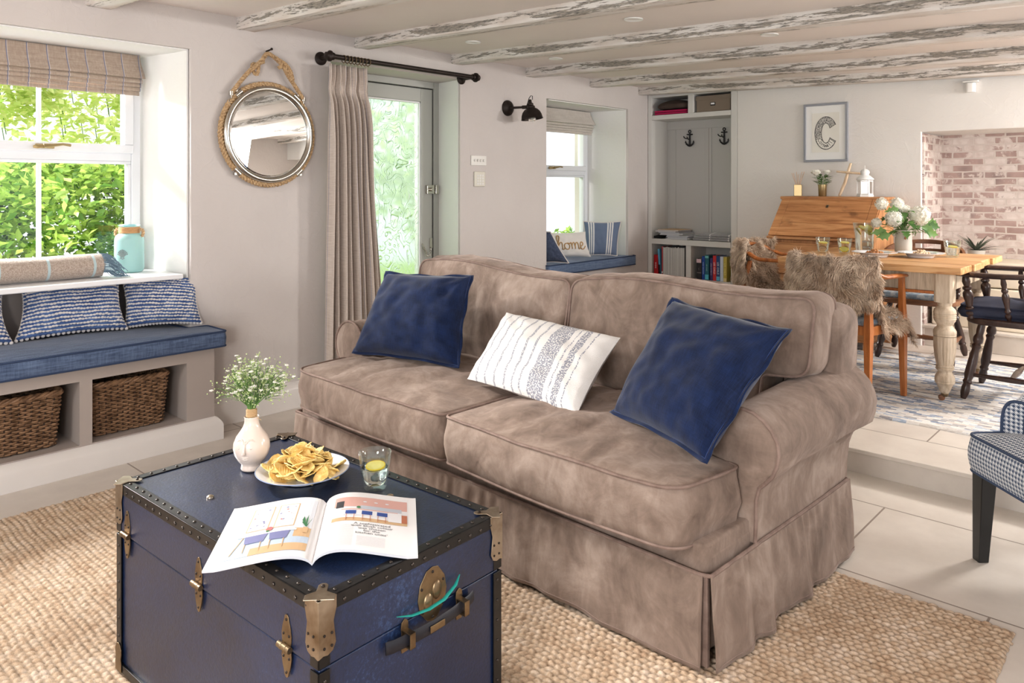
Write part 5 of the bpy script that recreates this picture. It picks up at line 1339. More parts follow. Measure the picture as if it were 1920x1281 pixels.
r,b,n=lean('white scatter cushion embroidered with the word home, far window seat',[(-3.98,4.78,zc2),(-3.80,5.13,zc2),(-3.86,5.13,zc2+.21),(-4.03,4.80,zc2+.21)],.05,M['white_linen'],4)
# the word, in looping thread
V0=b.v[:31*27]
def S2(u,v):
    i=min(29,int(u*30)); j=min(25,int(v*26)); a=u*30-i; d=v*26-j; g=lambda i,j: Vector(V0[j*31+i]); return (g(i,j)*(1-a)+g(i+1,j)*a)*(1-d)+(g(i,j+1)*(1-a)+g(i+1,j+1)*a)*d+n*.003
strokes=[[(.16,.30),(.22,.55),(.26,.78),(.22,.84),(.20,.70),(.21,.30)],[(.21,.42),(.27,.56),(.31,.52),(.31,.30),(.36,.32)],
 [(.44,.52),(.38,.50),(.36,.38),(.40,.29),(.46,.31),(.48,.43),(.44,.53),(.50,.50)],[(.50,.50),(.53,.54),(.54,.30)],[(.54,.42),(.58,.54),(.61,.52),(.62,.30)],[(.62,.42),(.66,.54),(.70,.50),(.71,.30),(.75,.34)],
 [(.75,.38),(.82,.44),(.84,.52),(.79,.56),(.76,.46),(.77,.32),(.83,.29),(.90,.40)]]
m=MB()
for s in strokes:
    pts=[]
    for i in range(len(s)-1):
        p0,p1,p2,p3=[Vector(s[max(0,min(len(s)-1,k))]) for k in (i-1,i,i+1,i+2)]
        for q in range(6):
            t=q/6; c=.5*((2*p1)+(-p0+p2)*t+(2*p0-5*p1+4*p2-p3)*t*t+(-p0+3*p1-3*p2+p3)*t**3); pts.append(S2(.02+c.x*.96,c.y))
    pts.append(S2(.02+s[-1][0]*.96,s[-1][1])); m.tube(pts,.0042,n=6)
m.build('embroidered_word',M['gold_thread'],r)
lean('dark slate scatter cushion with white piping at the left of the far window seat',[(-3.80,4.47,zc2),(-3.62,4.60,zc2),(-3.72,4.50,zc2+.24),(-3.92,4.42,zc2+.27)],.05,M['grey_linen_dark'],7,M['bobble_white'])
# ================================================================== alcove shelf unit
U=thing('alcove_shelves','pale grey painted built-in alcove with cubbies and coat panel','shelving',(-3.716,YB,0))
def Lx(x): return x+3.716
xl,xr=0,.854; il,ir=.039,.800; D=.28
b=MB()
b.box((xl,0,0),(il,D,2.08)); b.box((ir,0,0),(xr,D,2.06))
b.box((il,0,2.012),(ir,D,2.07)); b.box((il,.0,1.815),(ir,D,1.856)); b.box((Lx(-3.315),0,1.856),(Lx(-3.262),D,2.012))
b.box((il,-.004,.709),(ir,D,.757)); b.box((Lx(-3.335),0,.425),(Lx(-3.285),D,.709)); b.box((il,-.002,.36),(ir,D,.425)); b.box((il,.02,0),(ir,D,.36))
b.build('carcass',M['cabinet'],U,bevel=.003)
b=MB(); b.box((il,D-.012,.757),(ir,D-.004,1.815)); b.box((il,D-.012,1.856),(ir,D-.004,2.012)); b.box((il,D-.012,.425),(ir,D-.004,.709)); 
for x in (Lx(-3.62),Lx(-3.262),Lx(-2.94)): b.box((x-.033,D-.018,.758),(x+.033,D-.010,1.7399))
b.box((il,D-.018,1.74),(ir,D-.010,1.815)); b.build('back_panel',M['cabinet_in'],U,bevel=.002)
b=MB(); b.box((Lx(-3.2565),D-.0185,.76),(Lx(-3.252),D-.017,1.74)); b.build('panel_joint',M['taupe_dark'],U,smooth=False)
# anchor hooks
def anchor(x,z,label):
    r=thing('anchor_hook',label,'hook',(x,YB+D-.019,z),0)
    b=MB(); y=-.006; H=.072
    b.tube([(.012*math.cos(a),y,H-.012+.012*math.sin(a)) for a in [k*PI/7 for k in range(14)]],.0045,n=8,closed=True)
    b.tube([(0,y,H-.024),(0,y,-H+.012)],[.007,.009],n=8); b.tube([(-.028,y,.034),(.028,y,.034)],.0055,n=8)
    b.tube([(-.042,y,-.030),(-.034,y,-.050),(-.016,y,-.064),(0,y,-.068),(.016,y,-.064),(.034,y,-.050),(.042,y,-.030)],[.003,.007,.008,.009,.008,.007,.003],n=8)
    for s in (-1,1): b.add([(s*.048,y-.003,-.042),(s*.030,y-.003,-.036),(s*.042,y-.003,-.018)],[(0,1,2)]); 
    b.build('anchor_body',M['black'],r)
    b=MB(); b.tube([(-.02,y,.0),(-.025,y-.02,-.003),(-.03,y-.045,.004),(-.03,y-.055,.016)],.0045,n=8); b.tube([(.0,y,.0),(.004,y-.03,-.012),(.004,y-.05,-.004),(.004,y-.055,.012)],.0045,n=8); b.build('peg',M['black'],r)
anchor(-3.44,1.655,'black anchor-shaped coat hook, the left one on the alcove panel')
anchor(-3.105,1.660,'black anchor-shaped coat hook, the right one on the alcove panel')
# things in the cubbies
r=thing('storage_box','taupe lidded storage box with metal label holder in the top right cubby','box',(-3.085,YB+.015,1.858))
b=MB(); b.box((-.155,.0,.0),(.155,.24,.10)); b.build('box_body',M['boxtaupe'],r,bevel=.003)
b=MB(); b.box((-.160,-.004,.098),(.160,.244,.136)); b.build('box_lid',M['boxtaupe'],r,bevel=.003)
b=MB(); b.rbox((.0,-.004,.062),(.022,.0025,.014)); b.build('label_holder',M['trunk_edge'],r,bevel=.001); b=MB(); b.rbox((.0,-.0068,.064),(.017,.0006,.007)); b.build('label_card',M['page'],r)
r=thing('folded_blanket','magenta folded cloth at the bottom of the top left cubby','blanket',(-3.50,YB+.01,1.858))
for k in range(2):
    b,_=box_cushion([(-.155,.0),(.165,.0),(.165,.22),(-.155,.22)],.001+k*.020,.018+k*.020,crown=.004,bulge=.006,rad=.02,wr=.003,seed=k); b.build('fold',M['magenta'],r)
r=thing('folded_cushion','squashed dark brown cushion on the magenta cloth in the top left cubby','cushion',(-3.48,YB+.01,1.900))
b,_=box_cushion([(-.14,.005),(.13,.0),(.13,.21),(-.14,.21)],.008,.055,crown=.030,bulge=.02,rad=.05,wr=.010,seed=8,crownb=0); b.build('cushion_body',M['browncloth'],r)
# pile of magazines on the seat shelf, folded grey blanket
rnd=random.Random(3); z=.7575
for k in range(9):
    th=rnd.uniform(.006,.010); b=MB(); w,d=.105,.12
    b.rbox((0,0,th/2),(w,d,th/2-.0012),mi=1); b.rbox((0,0,.0008),(w+.001,d+.001,.0008),mi=0); b.rbox((0,0,th-.0008),(w+.001,d+.001,.0008),mi=0)
    o=b.build('magazine',[simple('magazine_cover',(rnd.choice([(214,212,210),(196,198,204),(226,224,220),(170,172,180)])),.35),M['page_edge']],None)
    if k==8: o.data.materials[0]=simple('magazine_cover_orange',(214,176,120),.35)
    o.location=(-3.46+rnd.uniform(-.02,.02)-(.012*k if k>3 else 0)+.03,YB+.125+rnd.uniform(-.006,.006),z+.0002); o.rotation_euler=(0,0,rnd.uniform(-.12,.12)); z+=th+.0006
    tag(o,['grey','pale'][k%2]+' magazine lying in the flat pile on the shelf under the left anchor hook' if k<8 else 'topmost magazine with an ochre cover on the flat pile under the left hook','magazine','magazines lying in a pile on the seat shelf')
    if k<8: o['label']='pale magazine lying in the flat pile on the seat shelf under the left anchor hook'
r=thing('folded_cloth','black folded cloth in the left corner of the seat shelf','cloth',(-3.635,YB+.12,.7575))
b,_=box_cushion([(-.035,-.10),(.03,-.10),(.03,.10),(-.035,.10)],.001,.022,crown=.012,bulge=.006,rad=.02,wr=.006,seed=2); b.build('cloth_body',M['black_cloth'],r)
r=thing('folded_blanket','folded grey blanket with white stripes on the seat shelf','blanket',(-3.09,YB+.13,.7575))
for k in range(3):
    b,_=box_cushion([(-.19+.006*k,-.115+.004*k),(.150,-.115+.004*k),(.150,.10),(-.18+.03*k,.10)],.002+k*.019,.019+k*.019,crown=.006 if k<2 else .012,bulge=.009,rad=.03,wr=.004,seed=k+4); b.build('fold',M['throw_grey'],r)
# lower left cubby : red book, tilted blue book, red book, row of magazines
def book(x,w,h,d,col,label,txt=None,tcol=(240,240,240),tsize=.018,tilt=0,z=.4255,y0=.012,bands=(),cat='book',kind='book',tflip=False,group=None):
    r=thing(kind,label,cat,(x,YB+y0,z+abs(math.sin(tilt))*w*.5),0,group,rot=(0,tilt,0))
    b=MB(); b.box((-w/2,0,0),(-w/2+.0018,d,h)); b.box((w/2-.0018,0,0),(w/2,d,h)); b.prism([(-w/2,0),(-w/2,.003),(w/2,.003),(w/2,0),(0,-.0025)],0,h); b.build('cover',simple('cover',col,.35),r,bevel=.0006)
    b=MB(); b.box((-w/2+.002,.004,.003),(w/2-.002,d-.003,h-.003)); b.build('pages',M['page_edge'],r,smooth=False)
    for (za,zb,cc) in bands:
        b=MB(); b.box((-w/2+.001,-.0034,h*za),(w/2-.001,-.0006,h*zb)); b.build('spine_band',simple('band',cc,.35),r,smooth=False)
    if txt:
        cu=bpy.data.curves.new('t','FONT'); cu.body=txt; cu.size=tsize; cu.align_x='CENTER'; cu.align_y='CENTER'; cu.extrude=.0004; cu.resolution_u=1
        ob=bpy.data.objects.new('t',cu); C.objects.link(ob); bpy.context.view_layer.update(); me=bpy.data.meshes.new_from_object(ob.evaluated_get(bpy.context.evaluated_depsgraph_get())); bpy.data.objects.remove(ob)
        o=bpy.data.objects.new('spine_lettering',me); C.objects.link(o); me.materials.append(simple('lettering',tcol,.4)); o.parent=r
        # letters run down the spine and face the room (-y)
        o.matrix_local=Matrix.Translation((0,-.0042,h*.5))@Matrix.Rotation(PI/2,4,'X')@Matrix.Rotation(-PI/2 if not tflip else PI/2,4,'Z')
    return r
book(-3.640,.042,.185,.13,(176,22,32),'thick red book standing alone at the left of the lower left cubby','INDIA',tsize=.020,tflip=True,bands=())
book(-3.598,.018,.238,.15,(96,168,204),'thin sky blue book leaning left of the magazine row',None,tilt=R(-4),bands=((.0,.42,(36,34,40)),))
book(-3.5755,.013,.262,.16,(176,44,50),'slim red book against the left end of the magazine row',None,bands=((.1,.16,(230,220,220)),))
rnd=random.Random(9); x=-3.566
for k in range(33):
    w=rnd.uniform(.0055,.0072); 
    if x+w>-3.338: break
    b=MB(); h=.262+rnd.uniform(-.006,.004); b.box((-w/2+.0009,-.001,.001),(w/2-.0009,.195,h-.001),mi=1); b.box((-w/2,0,0),(-w/2+.0006,.2,h),mi=0); b.box((w/2-.0006,0,0),(w/2,.2,h),mi=0)
    o=b.build('magazine',[simple('mag_side',(150,148,146) if k%3 else (92,92,96),.4),simple('mag_fore',(222,220,216) if k%2 else (206,204,200),.6)],None,smooth=False); o.location=(x+w/2,YB+.008+rnd.uniform(0,.004),.4255); x+=w
    tag(o,'thin pale magazine standing upright in the tight row in the lower left cubby','magazine','magazines standing in the lower left cubby')
x=-3.238
for (w,h,col,label,t,tc,ts,bands) in [
 (.047,.178,(38,36,40),'black paperback with a pale pink picture at the spine top','PHILIP',(150,140,140),.008,((.80,.98,(214,186,192)),(.30,.34,(120,112,112)))),
 (.028,.200,(30,74,156),'royal blue paperback next to the black one','HARRY BINGHAM',(190,214,240),.013,()),
 (.036,.212,(40,104,120),'wide teal green paperback with a pale blue foot','LEE CHILD',(170,210,214),.013,((.03,.22,(90,190,210)),(.88,.97,(120,190,190)))),
 (.026,.190,(62,48,110),'purple paperback between the teal and red ones','JAMES PATTERSON',(222,214,232),.012,()),
 (.031,.212,(204,52,56),'red paperback with white author lettering down the spine','LEE CHILD',(250,236,232),.022,()),
 (.033,.212,(34,74,128),'dark blue paperback with large white lettering, right of the red one','LEE CHILD',(240,246,250),.023,((.02,.18,(110,190,224)),)),
 (.029,.208,(206,216,230),'pale icy white paperback','PERSONAL',(230,236,244),.014,()),
 (.031,.206,(196,178,84),'mustard yellow paperback at the right end of the row','LEE CHILD',(232,224,150),.022,((.0,.14,(224,206,150)),))]:
    if 'black' in label: pass
    book(x+w/2,w-.001,h,.125,col,label+', lower right cubby',t,tc,ts,bands=bands); x+=w+(.004 if w==.047 else .001)+(.009 if w==.036 else 0)
# ================================================================== picture
r=thing('framed_print','blue-grey framed print of a patterned letter C on the back wall','picture',(-2.139,YB-.001,1.630))
w,h,f=.1645,.222,.017
b=MB()
for a,c in (((-w,-h),(w,-h+f)),((-w,h-f),(w,h)),((-w,-h+f),(-w+f,h-f)),((w-f,-h+f),(w,h-f))): b.box((a[0],-.022,a[1]),(c[0],0,c[1]))
b.build('frame',M['frame_blue'],r,bevel=.002)
b=MB(); b.box((-w+f-.002,-.010,-h+f-.002),(w-f+.002,-.002,h-f+.002)); b.build('mount',M['mount'],r,smooth=False)
b=MB(); b.box((-.103,-.0115,-.150),(.103,-.0095,.150)); b.build('print_sheet',M['print_paper'],r,smooth=False)
# the C : solid arc outline filled with hatch pattern
def arcC(r0x,r0y,r1x,r1y,a0,a1,n,y,b):
    vs=[];fs=[]
    for k in range(n+1):
        a=a0+(a1-a0)*k/n; vs+= [(r0x*math.cos(a),y,r0y*math.sin(a)),(r1x*math.cos(a),y,r1y*math.sin(a))]
    for k in range(n): fs.append((2*k,2*k+1,2*k+3,2*k+2))
    b.add(vs,fs)
def m_hatch():
    t=NT('lino_print_pattern'); v=t.coord('Object',(1,1,1)); w=t.n('ShaderNodeTexWave',{'Vector':v,'Scale':38.0,'Distortion':14.0,'Detail':3.0,'Detail Scale':2.0}); n=t.noise(v,70,3,.7)
    f=t.math('ADD',t.math('MULTIPLY',w.outputs[1],.6),t.math('MULTIPLY',n,.6)); t.pr(t.ramp(f,[(.50,lin((52,52,54))),(.58,lin((214,212,206)))]),.7); return t.m
C_=(0,.0)
def place(b): b.v=[(p[0]+.003,p[1],p[2]-.004) for p in b.v]; return b
b=MB(); arcC(.034,.076,.083,.124,R(30),R(330),60,-.0120,b); place(b).build('letter_pattern',m_hatch(),r,smooth=False)
b=MB(); arcC(.081,.122,.085,.126,R(29),R(331),60,-.0124,b); arcC(.032,.073,.036,.077,R(27),R(333),60,-.0124,b)
for s in (1,-1): b.add([(.072,-.0125,s*.062),(.031,-.0125,s*.036-0*s),(.031,-.0125,s*.040),(.074,-.0125,s*.066)],[(0,1,2,3)] if s>0 else [(3,2,1,0)])
place(b).build('letter_outline',M['ink'],r,smooth=False)
b=MB(); arcC(.040,.080,.079,.119,R(205),R(322),30,-.0127,b); place(b).build('lettering_band',M['print_paper'],r,smooth=False)
s='Cornwall'; vsA=[]
for i,ch in enumerate(s):
    cu=bpy.data.curves.new('t','FONT'); cu.body=ch; cu.size=.042; cu.align_x='CENTER'; cu.resolution_u=2; ob=bpy.data.objects.new('t',cu); C.objects.link(ob); bpy.context.view_layer.update(); me=bpy.data.meshes.new_from_object(ob.evaluated_get(bpy.context.evaluated_depsgraph_get())); bpy.data.objects.remove(ob)
    a=R(211+i*14.6); cx_,cz_=.069*math.cos(a),.108*math.sin(a); rot=math.atan2(.108*math.cos(a),-.069*math.sin(a)); m=MB() if i==0 else m
    cr,sr=math.cos(rot),math.sin(rot)
    m.add([(cx_+v.co.x*.85*cr-v.co.y*sr+.003,-.0130,cz_+v.co.x*.85*sr+v.co.y*cr-.004) for v in me.vertices],[tuple(p.vertices) for p in me.polygons]); bpy.data.meshes.remove(me)
m.build('lettering',M['ink'],r,smooth=False)
# alarm sensor
r=thing('wall_sensor','small white motion sensor high on the back wall above the fireplace corner','sensor',(-1.177,YB-.0005,1.885))
b=MB(); b.prism(round_poly([(-.03,0),(-.03,-.03),(-.018,-.045),(.018,-.045),(.03,-.03),(.03,0)],.012,4),-.032,.032); b.build('housing',M['plastic'],r,bevel=.004)
b=MB(); b.prism(round_poly([(-.05,0),(-.05,-.035),(.05,-.035),(.05,0)],.012,4),.036,.048); b.prism([(-.02,0),(-.02,-.02),(.02,-.02),(.02,0)],.03,.04); b.build('bracket',M['plastic'],r,bevel=.003)
# ================================================================== fur
def fur(parent,name,fn,nu,nv,count,L,seed,flow=(0,0,-1),und=True,lift=.55):
    """base hide plus curling wool strands over a surface fn(u,v)->(p,n)"""
    rnd=random.Random(seed); b=MB(); b.grid(lambda u,v: fn(u,v)[0],nu,nv); hide=b.build('hide',M['furskin'],parent,angle=80)
    N=count; V=[];Fc=[]
    fl=Vector(flow)
    for k in range(N):
        u,v=rnd.random(),rnd.random()
        edge=rnd.random()<.12
        if edge: 
            if rnd.random()<.5: u=0. if rnd.random()<.5 else 1.
            else: v=0. if rnd.random()<.5 else 1.
        p,n=fn(u,v); n=Vector(n); p=Vector(p)
        c=Vector((noise.noise(p*16),noise.noise(p*16+Vector((7,3,1))),noise.noise(p*16+Vector((2,9,4)))))*1.5
        d=(n*lift+fl*.55+c*.75+Vector((rnd.gauss(0,.22),rnd.gauss(0,.22),rnd.gauss(0,.22)))).normalized()
        d2=(d+fl*.8+c*.8-n*.1).normalized(); l=L*rnd.uniform(.6,1.25); w=.0013*rnd.uniform(.7,1.4)
        s=d.cross(Vector((rnd.gauss(0,1),rnd.gauss(0,1),rnd.gauss(0,1)))).normalized()*w
        p1=p+d*l*.5; p2=p1+d2*l*.5; o=len(V)
        V+= [p-s,p+s,p1-s*.9,p1+s*.9,p2]; Fc+=[(o,o+1,o+3,o+2),(o+2,o+3,o+4)]
    b=MB(); b.v=V; b.f=Fc; b.uv=[(0,0)]*len(V); b.mi=[0]*len(Fc); b.build('wool',M['fur'],hide)
    return hide
# ================================================================== golden oak armchair
def oak_chair(loc,rz,label,flabel,seed,plabel,clabel):
    r=thing('dining_armchair',label,'chair',loc,rz)
    # local: faces +y, legs at x=+-.215, rear y=-.165, front y=.165
    zs=.405; za=.628
    legs=[(.215,-.165,za+.0,'r'),(-.215,-.165,za,'r'),(.215,.165,za,'f'),(-.215,.165,za,'f')]
    for x,y,zt,k in legs:
        b=MB(); s=1 if x>0 else -1
        pts=[(x+s*.004,y+(-.012 if k=='r' else .004),0),(x,y,zs-.02),(x-s*.002,y+(.004 if k=='r' else .0),zs+.08),(x-s*(.012 if k=='r' else 0),y+(.040 if k=='r' else -.010),zt)]
        ws=[.0125,.0185,.0150,.0125]; vs=[]
        for p,w in zip(pts,ws):
            for q in ((-1,-1),(1,-1),(1,1),(-1,1)): vs.append((p[0]+q[0]*w,p[1]+q[1]*w,p[2]))
        fs=[(3,2,1,0),(12,13,14,15)]+[(j*4+i,j*4+(i+1)%4,j*4+4+(i+1)%4,j*4+4+i) for j in range(3) for i in range(4)]
        b.add(vs,fs); b.build('leg',M['oak'],r,bevel=.003,seg=2)
    b=MB()
    for s in (-1,1): b.box((s*.215-.011,-.155,zs-.055),(s*.215+.011,.155,zs-.008))
    b.box((-.205,-.176,zs-.055),(.205,-.154,zs-.008)); b.box((-.205,.154,zs-.055),(.205,.176,zs-.008)); b.build('seat_rail',M['oak'],r,bevel=.002)
    # bent arm and back bow
    pts=[]
    for k in range(25):
        a=PI*k/24; pts.append(Vector((.232*math.cos(a)*(1+.10*math.sin(a)),-.02-.215*math.sin(a),za+.012+.075*sm(math.sin(a)*1.1-.1))))
    pts=[Vector((.222,.185,za+.005)),Vector((.232,.10,za+.010))]+pts+[Vector((-.232,.10,za+.010)),Vector((-.222,.185,za+.005))]
    b=MB(); b.tube(pts,[.011,.016]+[.017]*25+[.016,.011],n=10,flat=(1.25,.75)); b.build('arm_bow',M['oak'],r)
    b,p=box_cushion([(-.20,-.15),(.20,-.15),(.215,.17),(-.215,.17)],zs-.010,zs+.022,crown=.012,bulge=.006,rad=.03,wr=.003,seed=seed)
    b.build('seat_pad',M['floral'],r)
    # loose back cushion
    if clabel: c=thing('back_cushion',clabel,'cushion',loc,rz)
    if clabel: bb,_,_,_=pillow([(-.17,-.085,zs+.05),(.185,-.085,zs+.05),(.18,-.165,zs+.31),(-.165,-.165,zs+.31)],.045,22,20,.06,.005,seed); bb.build('cover',M['floral'],c)
    # sheepskin, draped over the bow and down on to the seat
    f=thing('sheepskin',flabel,'sheepskin',loc,rz)
    def back(u,v):
        a=lerp(R(203),R(333),u); x=.252*math.cos(a)*1.02; y0=-.02+.235*math.sin(a)
        out=Vector((math.cos(a)*.9,math.sin(a),0)).normalized()
        if v<.62:   # outer face, hem up to the bow
            t=v/.62; z=lerp(.44+.05*abs(u-.5)*2*1.2,za+.085,t); off=.020+.012*math.sin(PI*t); n=out
            p=Vector((x,y0,z))+out*off
        else:
            t=(v-.62)/.38; an=t*PI; p=Vector((x,y0,za+.085))+out*(.020-.026*(1-math.cos(an)))+Vector((0,0,.030*math.sin(an)-.13*max(0,t-.5)*2)); n=(out*math.cos(an)+Vector((0,0,1))*(math.sin(an)+.15)).normalized()
        return p,n
    fur(f,'sheepskin',back,26,22,21000,.038,seed)
    def seatf(u,v):
        # from the inside of the back, across the seat and over its right front corner
        x=lerp(.03 if clabel else -.20,.245,u); 
        if v<.35: t=v/.35; p=Vector((x,lerp(-.12 if clabel else -.175,-.06,t),lerp(zs+(.26 if clabel else .33),zs+.06,t)-.05*u)); n=Vector((.3*u,1,.4)).normalized()
        elif v<.8: t=(v-.35)/.45; p=Vector((x,lerp(-.06,.17,t),zs+.055-.02*math.sin(PI*t))); n=Vector((.5*u,0,1)).normalized()
        else: t=(v-.8)/.2; p=Vector((x,.17+.05*math.sin(t*1.4),zs+.05-.10*t)); n=Vector((0,1,.4)).normalized()
        if u>.7: k=(u-.7)/.3; p.z-=.085*k*k; n=(n+Vector((k*1.5,0,0))).normalized()
        return p,n
    fur(f,'sheepskin',seatf,16,20,10000,.038,seed+1,flow=(.35,.1,-.9))
oak_chair((-1.432,4.228,.118),R(-12),'golden oak armchair with its back to the sofa, drawn up to the table front','long-haired brown sheepskin over the oak chair nearest the sofa',3,'','pale blue floral cushion in the oak armchair nearest the sofa')
oak_chair((-2.06,4.84,.118),R(-84),'golden oak armchair at the left end of the dining table, beside the shelves','long-haired brown sheepskin over the oak chair at the left table end',8,'','')
# ================================================================== dining table
Tb=thing('dining_table','scrubbed pine farmhouse dining table with fluted limewashed legs on castors','table',(-1.37,4.775,.117))
def lx(x): return x+1.37
def ly(y): return y-4.775
zt=.814-.117
b=MB(); x0,x1=lx(-1.838),lx(-.903); ys=[ly(4.285),ly(4.52),ly(4.755),ly(5.0),ly(5.265)]; ends=[.0,.012,-.006,.008]
for i in range(4):
    b=MB() if i==0 else b; b.box((x0-ends[i]*.5,ys[i]+.0008,zt-.036),(x1+ends[i],ys[i+1]-.0008,zt))
b.build('tabletop',M['pine_top'],Tb,bevel=.005,seg=3)
b=MB(); b.box((lx(-1.72),ly(4.375),zt-.135),(lx(-1.02),ly(4.395),zt-.037)); b.box((lx(-1.72),ly(5.155),zt-.135),(lx(-1.02),ly(5.175),zt-.037)); b.box((lx(-1.765),ly(4.42),zt-.135),(lx(-1.745),ly(5.13),zt-.037)); b.box((lx(-.995),ly(4.42),zt-.135),(lx(-.975),ly(5.13),zt-.037)); b.build('apron',M['limewash'],Tb,bevel=.003)
b=MB(); b.box((lx(-1.72),ly(4.368),zt-.150),(lx(-1.02),ly(4.395),zt-.135)); b.build('apron_bead',M['oak'],Tb,bevel=.003)
def turned(x,y):
    zz=lambda w: w-.117
    o=MB(); bl=MB(); bl.prism([(x-.043,y-.032),(x-.032,y-.043),(x+.032,y-.043),(x+.043,y-.032),(x+.043,y+.032),(x+.032,y+.043),(x-.032,y+.043),(x-.043,y+.032)],zz(.625),zt-.037)
    o.v,o.f,o.uv,o.mi=bl.v,bl.f,bl.uv,bl.mi
    prof=[(.033,zz(.626)),(.034,zz(.612)),(.031,zz(.606)),(.040,zz(.598)),(.050,zz(.587)),(.053,zz(.572))]
    for k in range(4): z=zz(.568-.009*k); prof+=[(.0535,z),(.051,z-.0045)]
    prof+=[(.050,zz(.530)),(.042,zz(.518)),(.035,zz(.508)),(.038,zz(.498)),(.047,zz(.490)),(.053,zz(.478)),(.054,zz(.464)),(.052,zz(.4595)),(.0535,zz(.455)),(.051,zz(.4505))]
    o.lathe(prof,28,c=(x,y,0),caps=False)
    vs=[];n=72; lv=[(.0525,.450),(.0530,.43),(.0515,.39),(.047,.345),(.041,.312),(.0385,.303)]; 
    def fl(mb):
        V=[];F=[]
        for (r_,z) in lv:
            d=.0035 if .305<z<.448 else 0
            for i in range(n): a=2*PI*i/n; q=r_-d*(1-abs(math.sin(a*10))**.6); V.append((x+q*math.cos(a),y+q*math.sin(a),zz(z)))
        for j in range(len(lv)-1):
            for i in range(n): k=(i+1)%n; F.append((j*n+i,(j+1)*n+i,(j+1)*n+k,j*n+k))
        mb.add(V,F)
    fl(o)
    o.lathe([(.0385,zz(.303)),(.042,zz(.299)),(.042,zz(.293)),(.039,zz(.290)),(.043,zz(.286)),(.042,zz(.280)),(.034,zz(.272)),(.033,zz(.266)),(.038,zz(.256)),(.045,zz(.244)),(.047,zz(.230)),(.0475,zz(.222)),(.045,zz(.220)),(.047,zz(.216)),(.046,zz(.211)),(.040,zz(.204)),(.033,zz(.19)),(.025,zz(.170)),(.018,zz(.157))],28,c=(x,y,0),caps=False)
    leg=o.build('leg',M['limewash'],Tb,bevel=.0)
    c=MB(); c.lathe([(.017,zz(.158)),(.0185,zz(.154)),(.015,zz(.143)),(.010,zz(.138))],16,c=(x,y,0)); c.cyl((x,y,zz(.141)),(x-.010,y-.004,zz(.134)),.006,.006,8); c.build('castor_cup',M['brass'],leg)
    c=MB(); c.lathe([(.006,-.009),(.0145,-.008),(.0155,0),(.0145,.008),(.006,.009)],18,c=(x-.014,y-.005,zz(.117)+.0155),m=Matrix.Rotation(PI/2,4,'X')@Matrix.Rotation(.5,4,'Y')); c.build('castor_wheel',M['walnut'],leg)
for x,y in ((-1.0,4.395),(-.99,5.12),(-1.745,4.395),(-1.745,5.12)): turned(lx(x),ly(y))
ZD=.8145
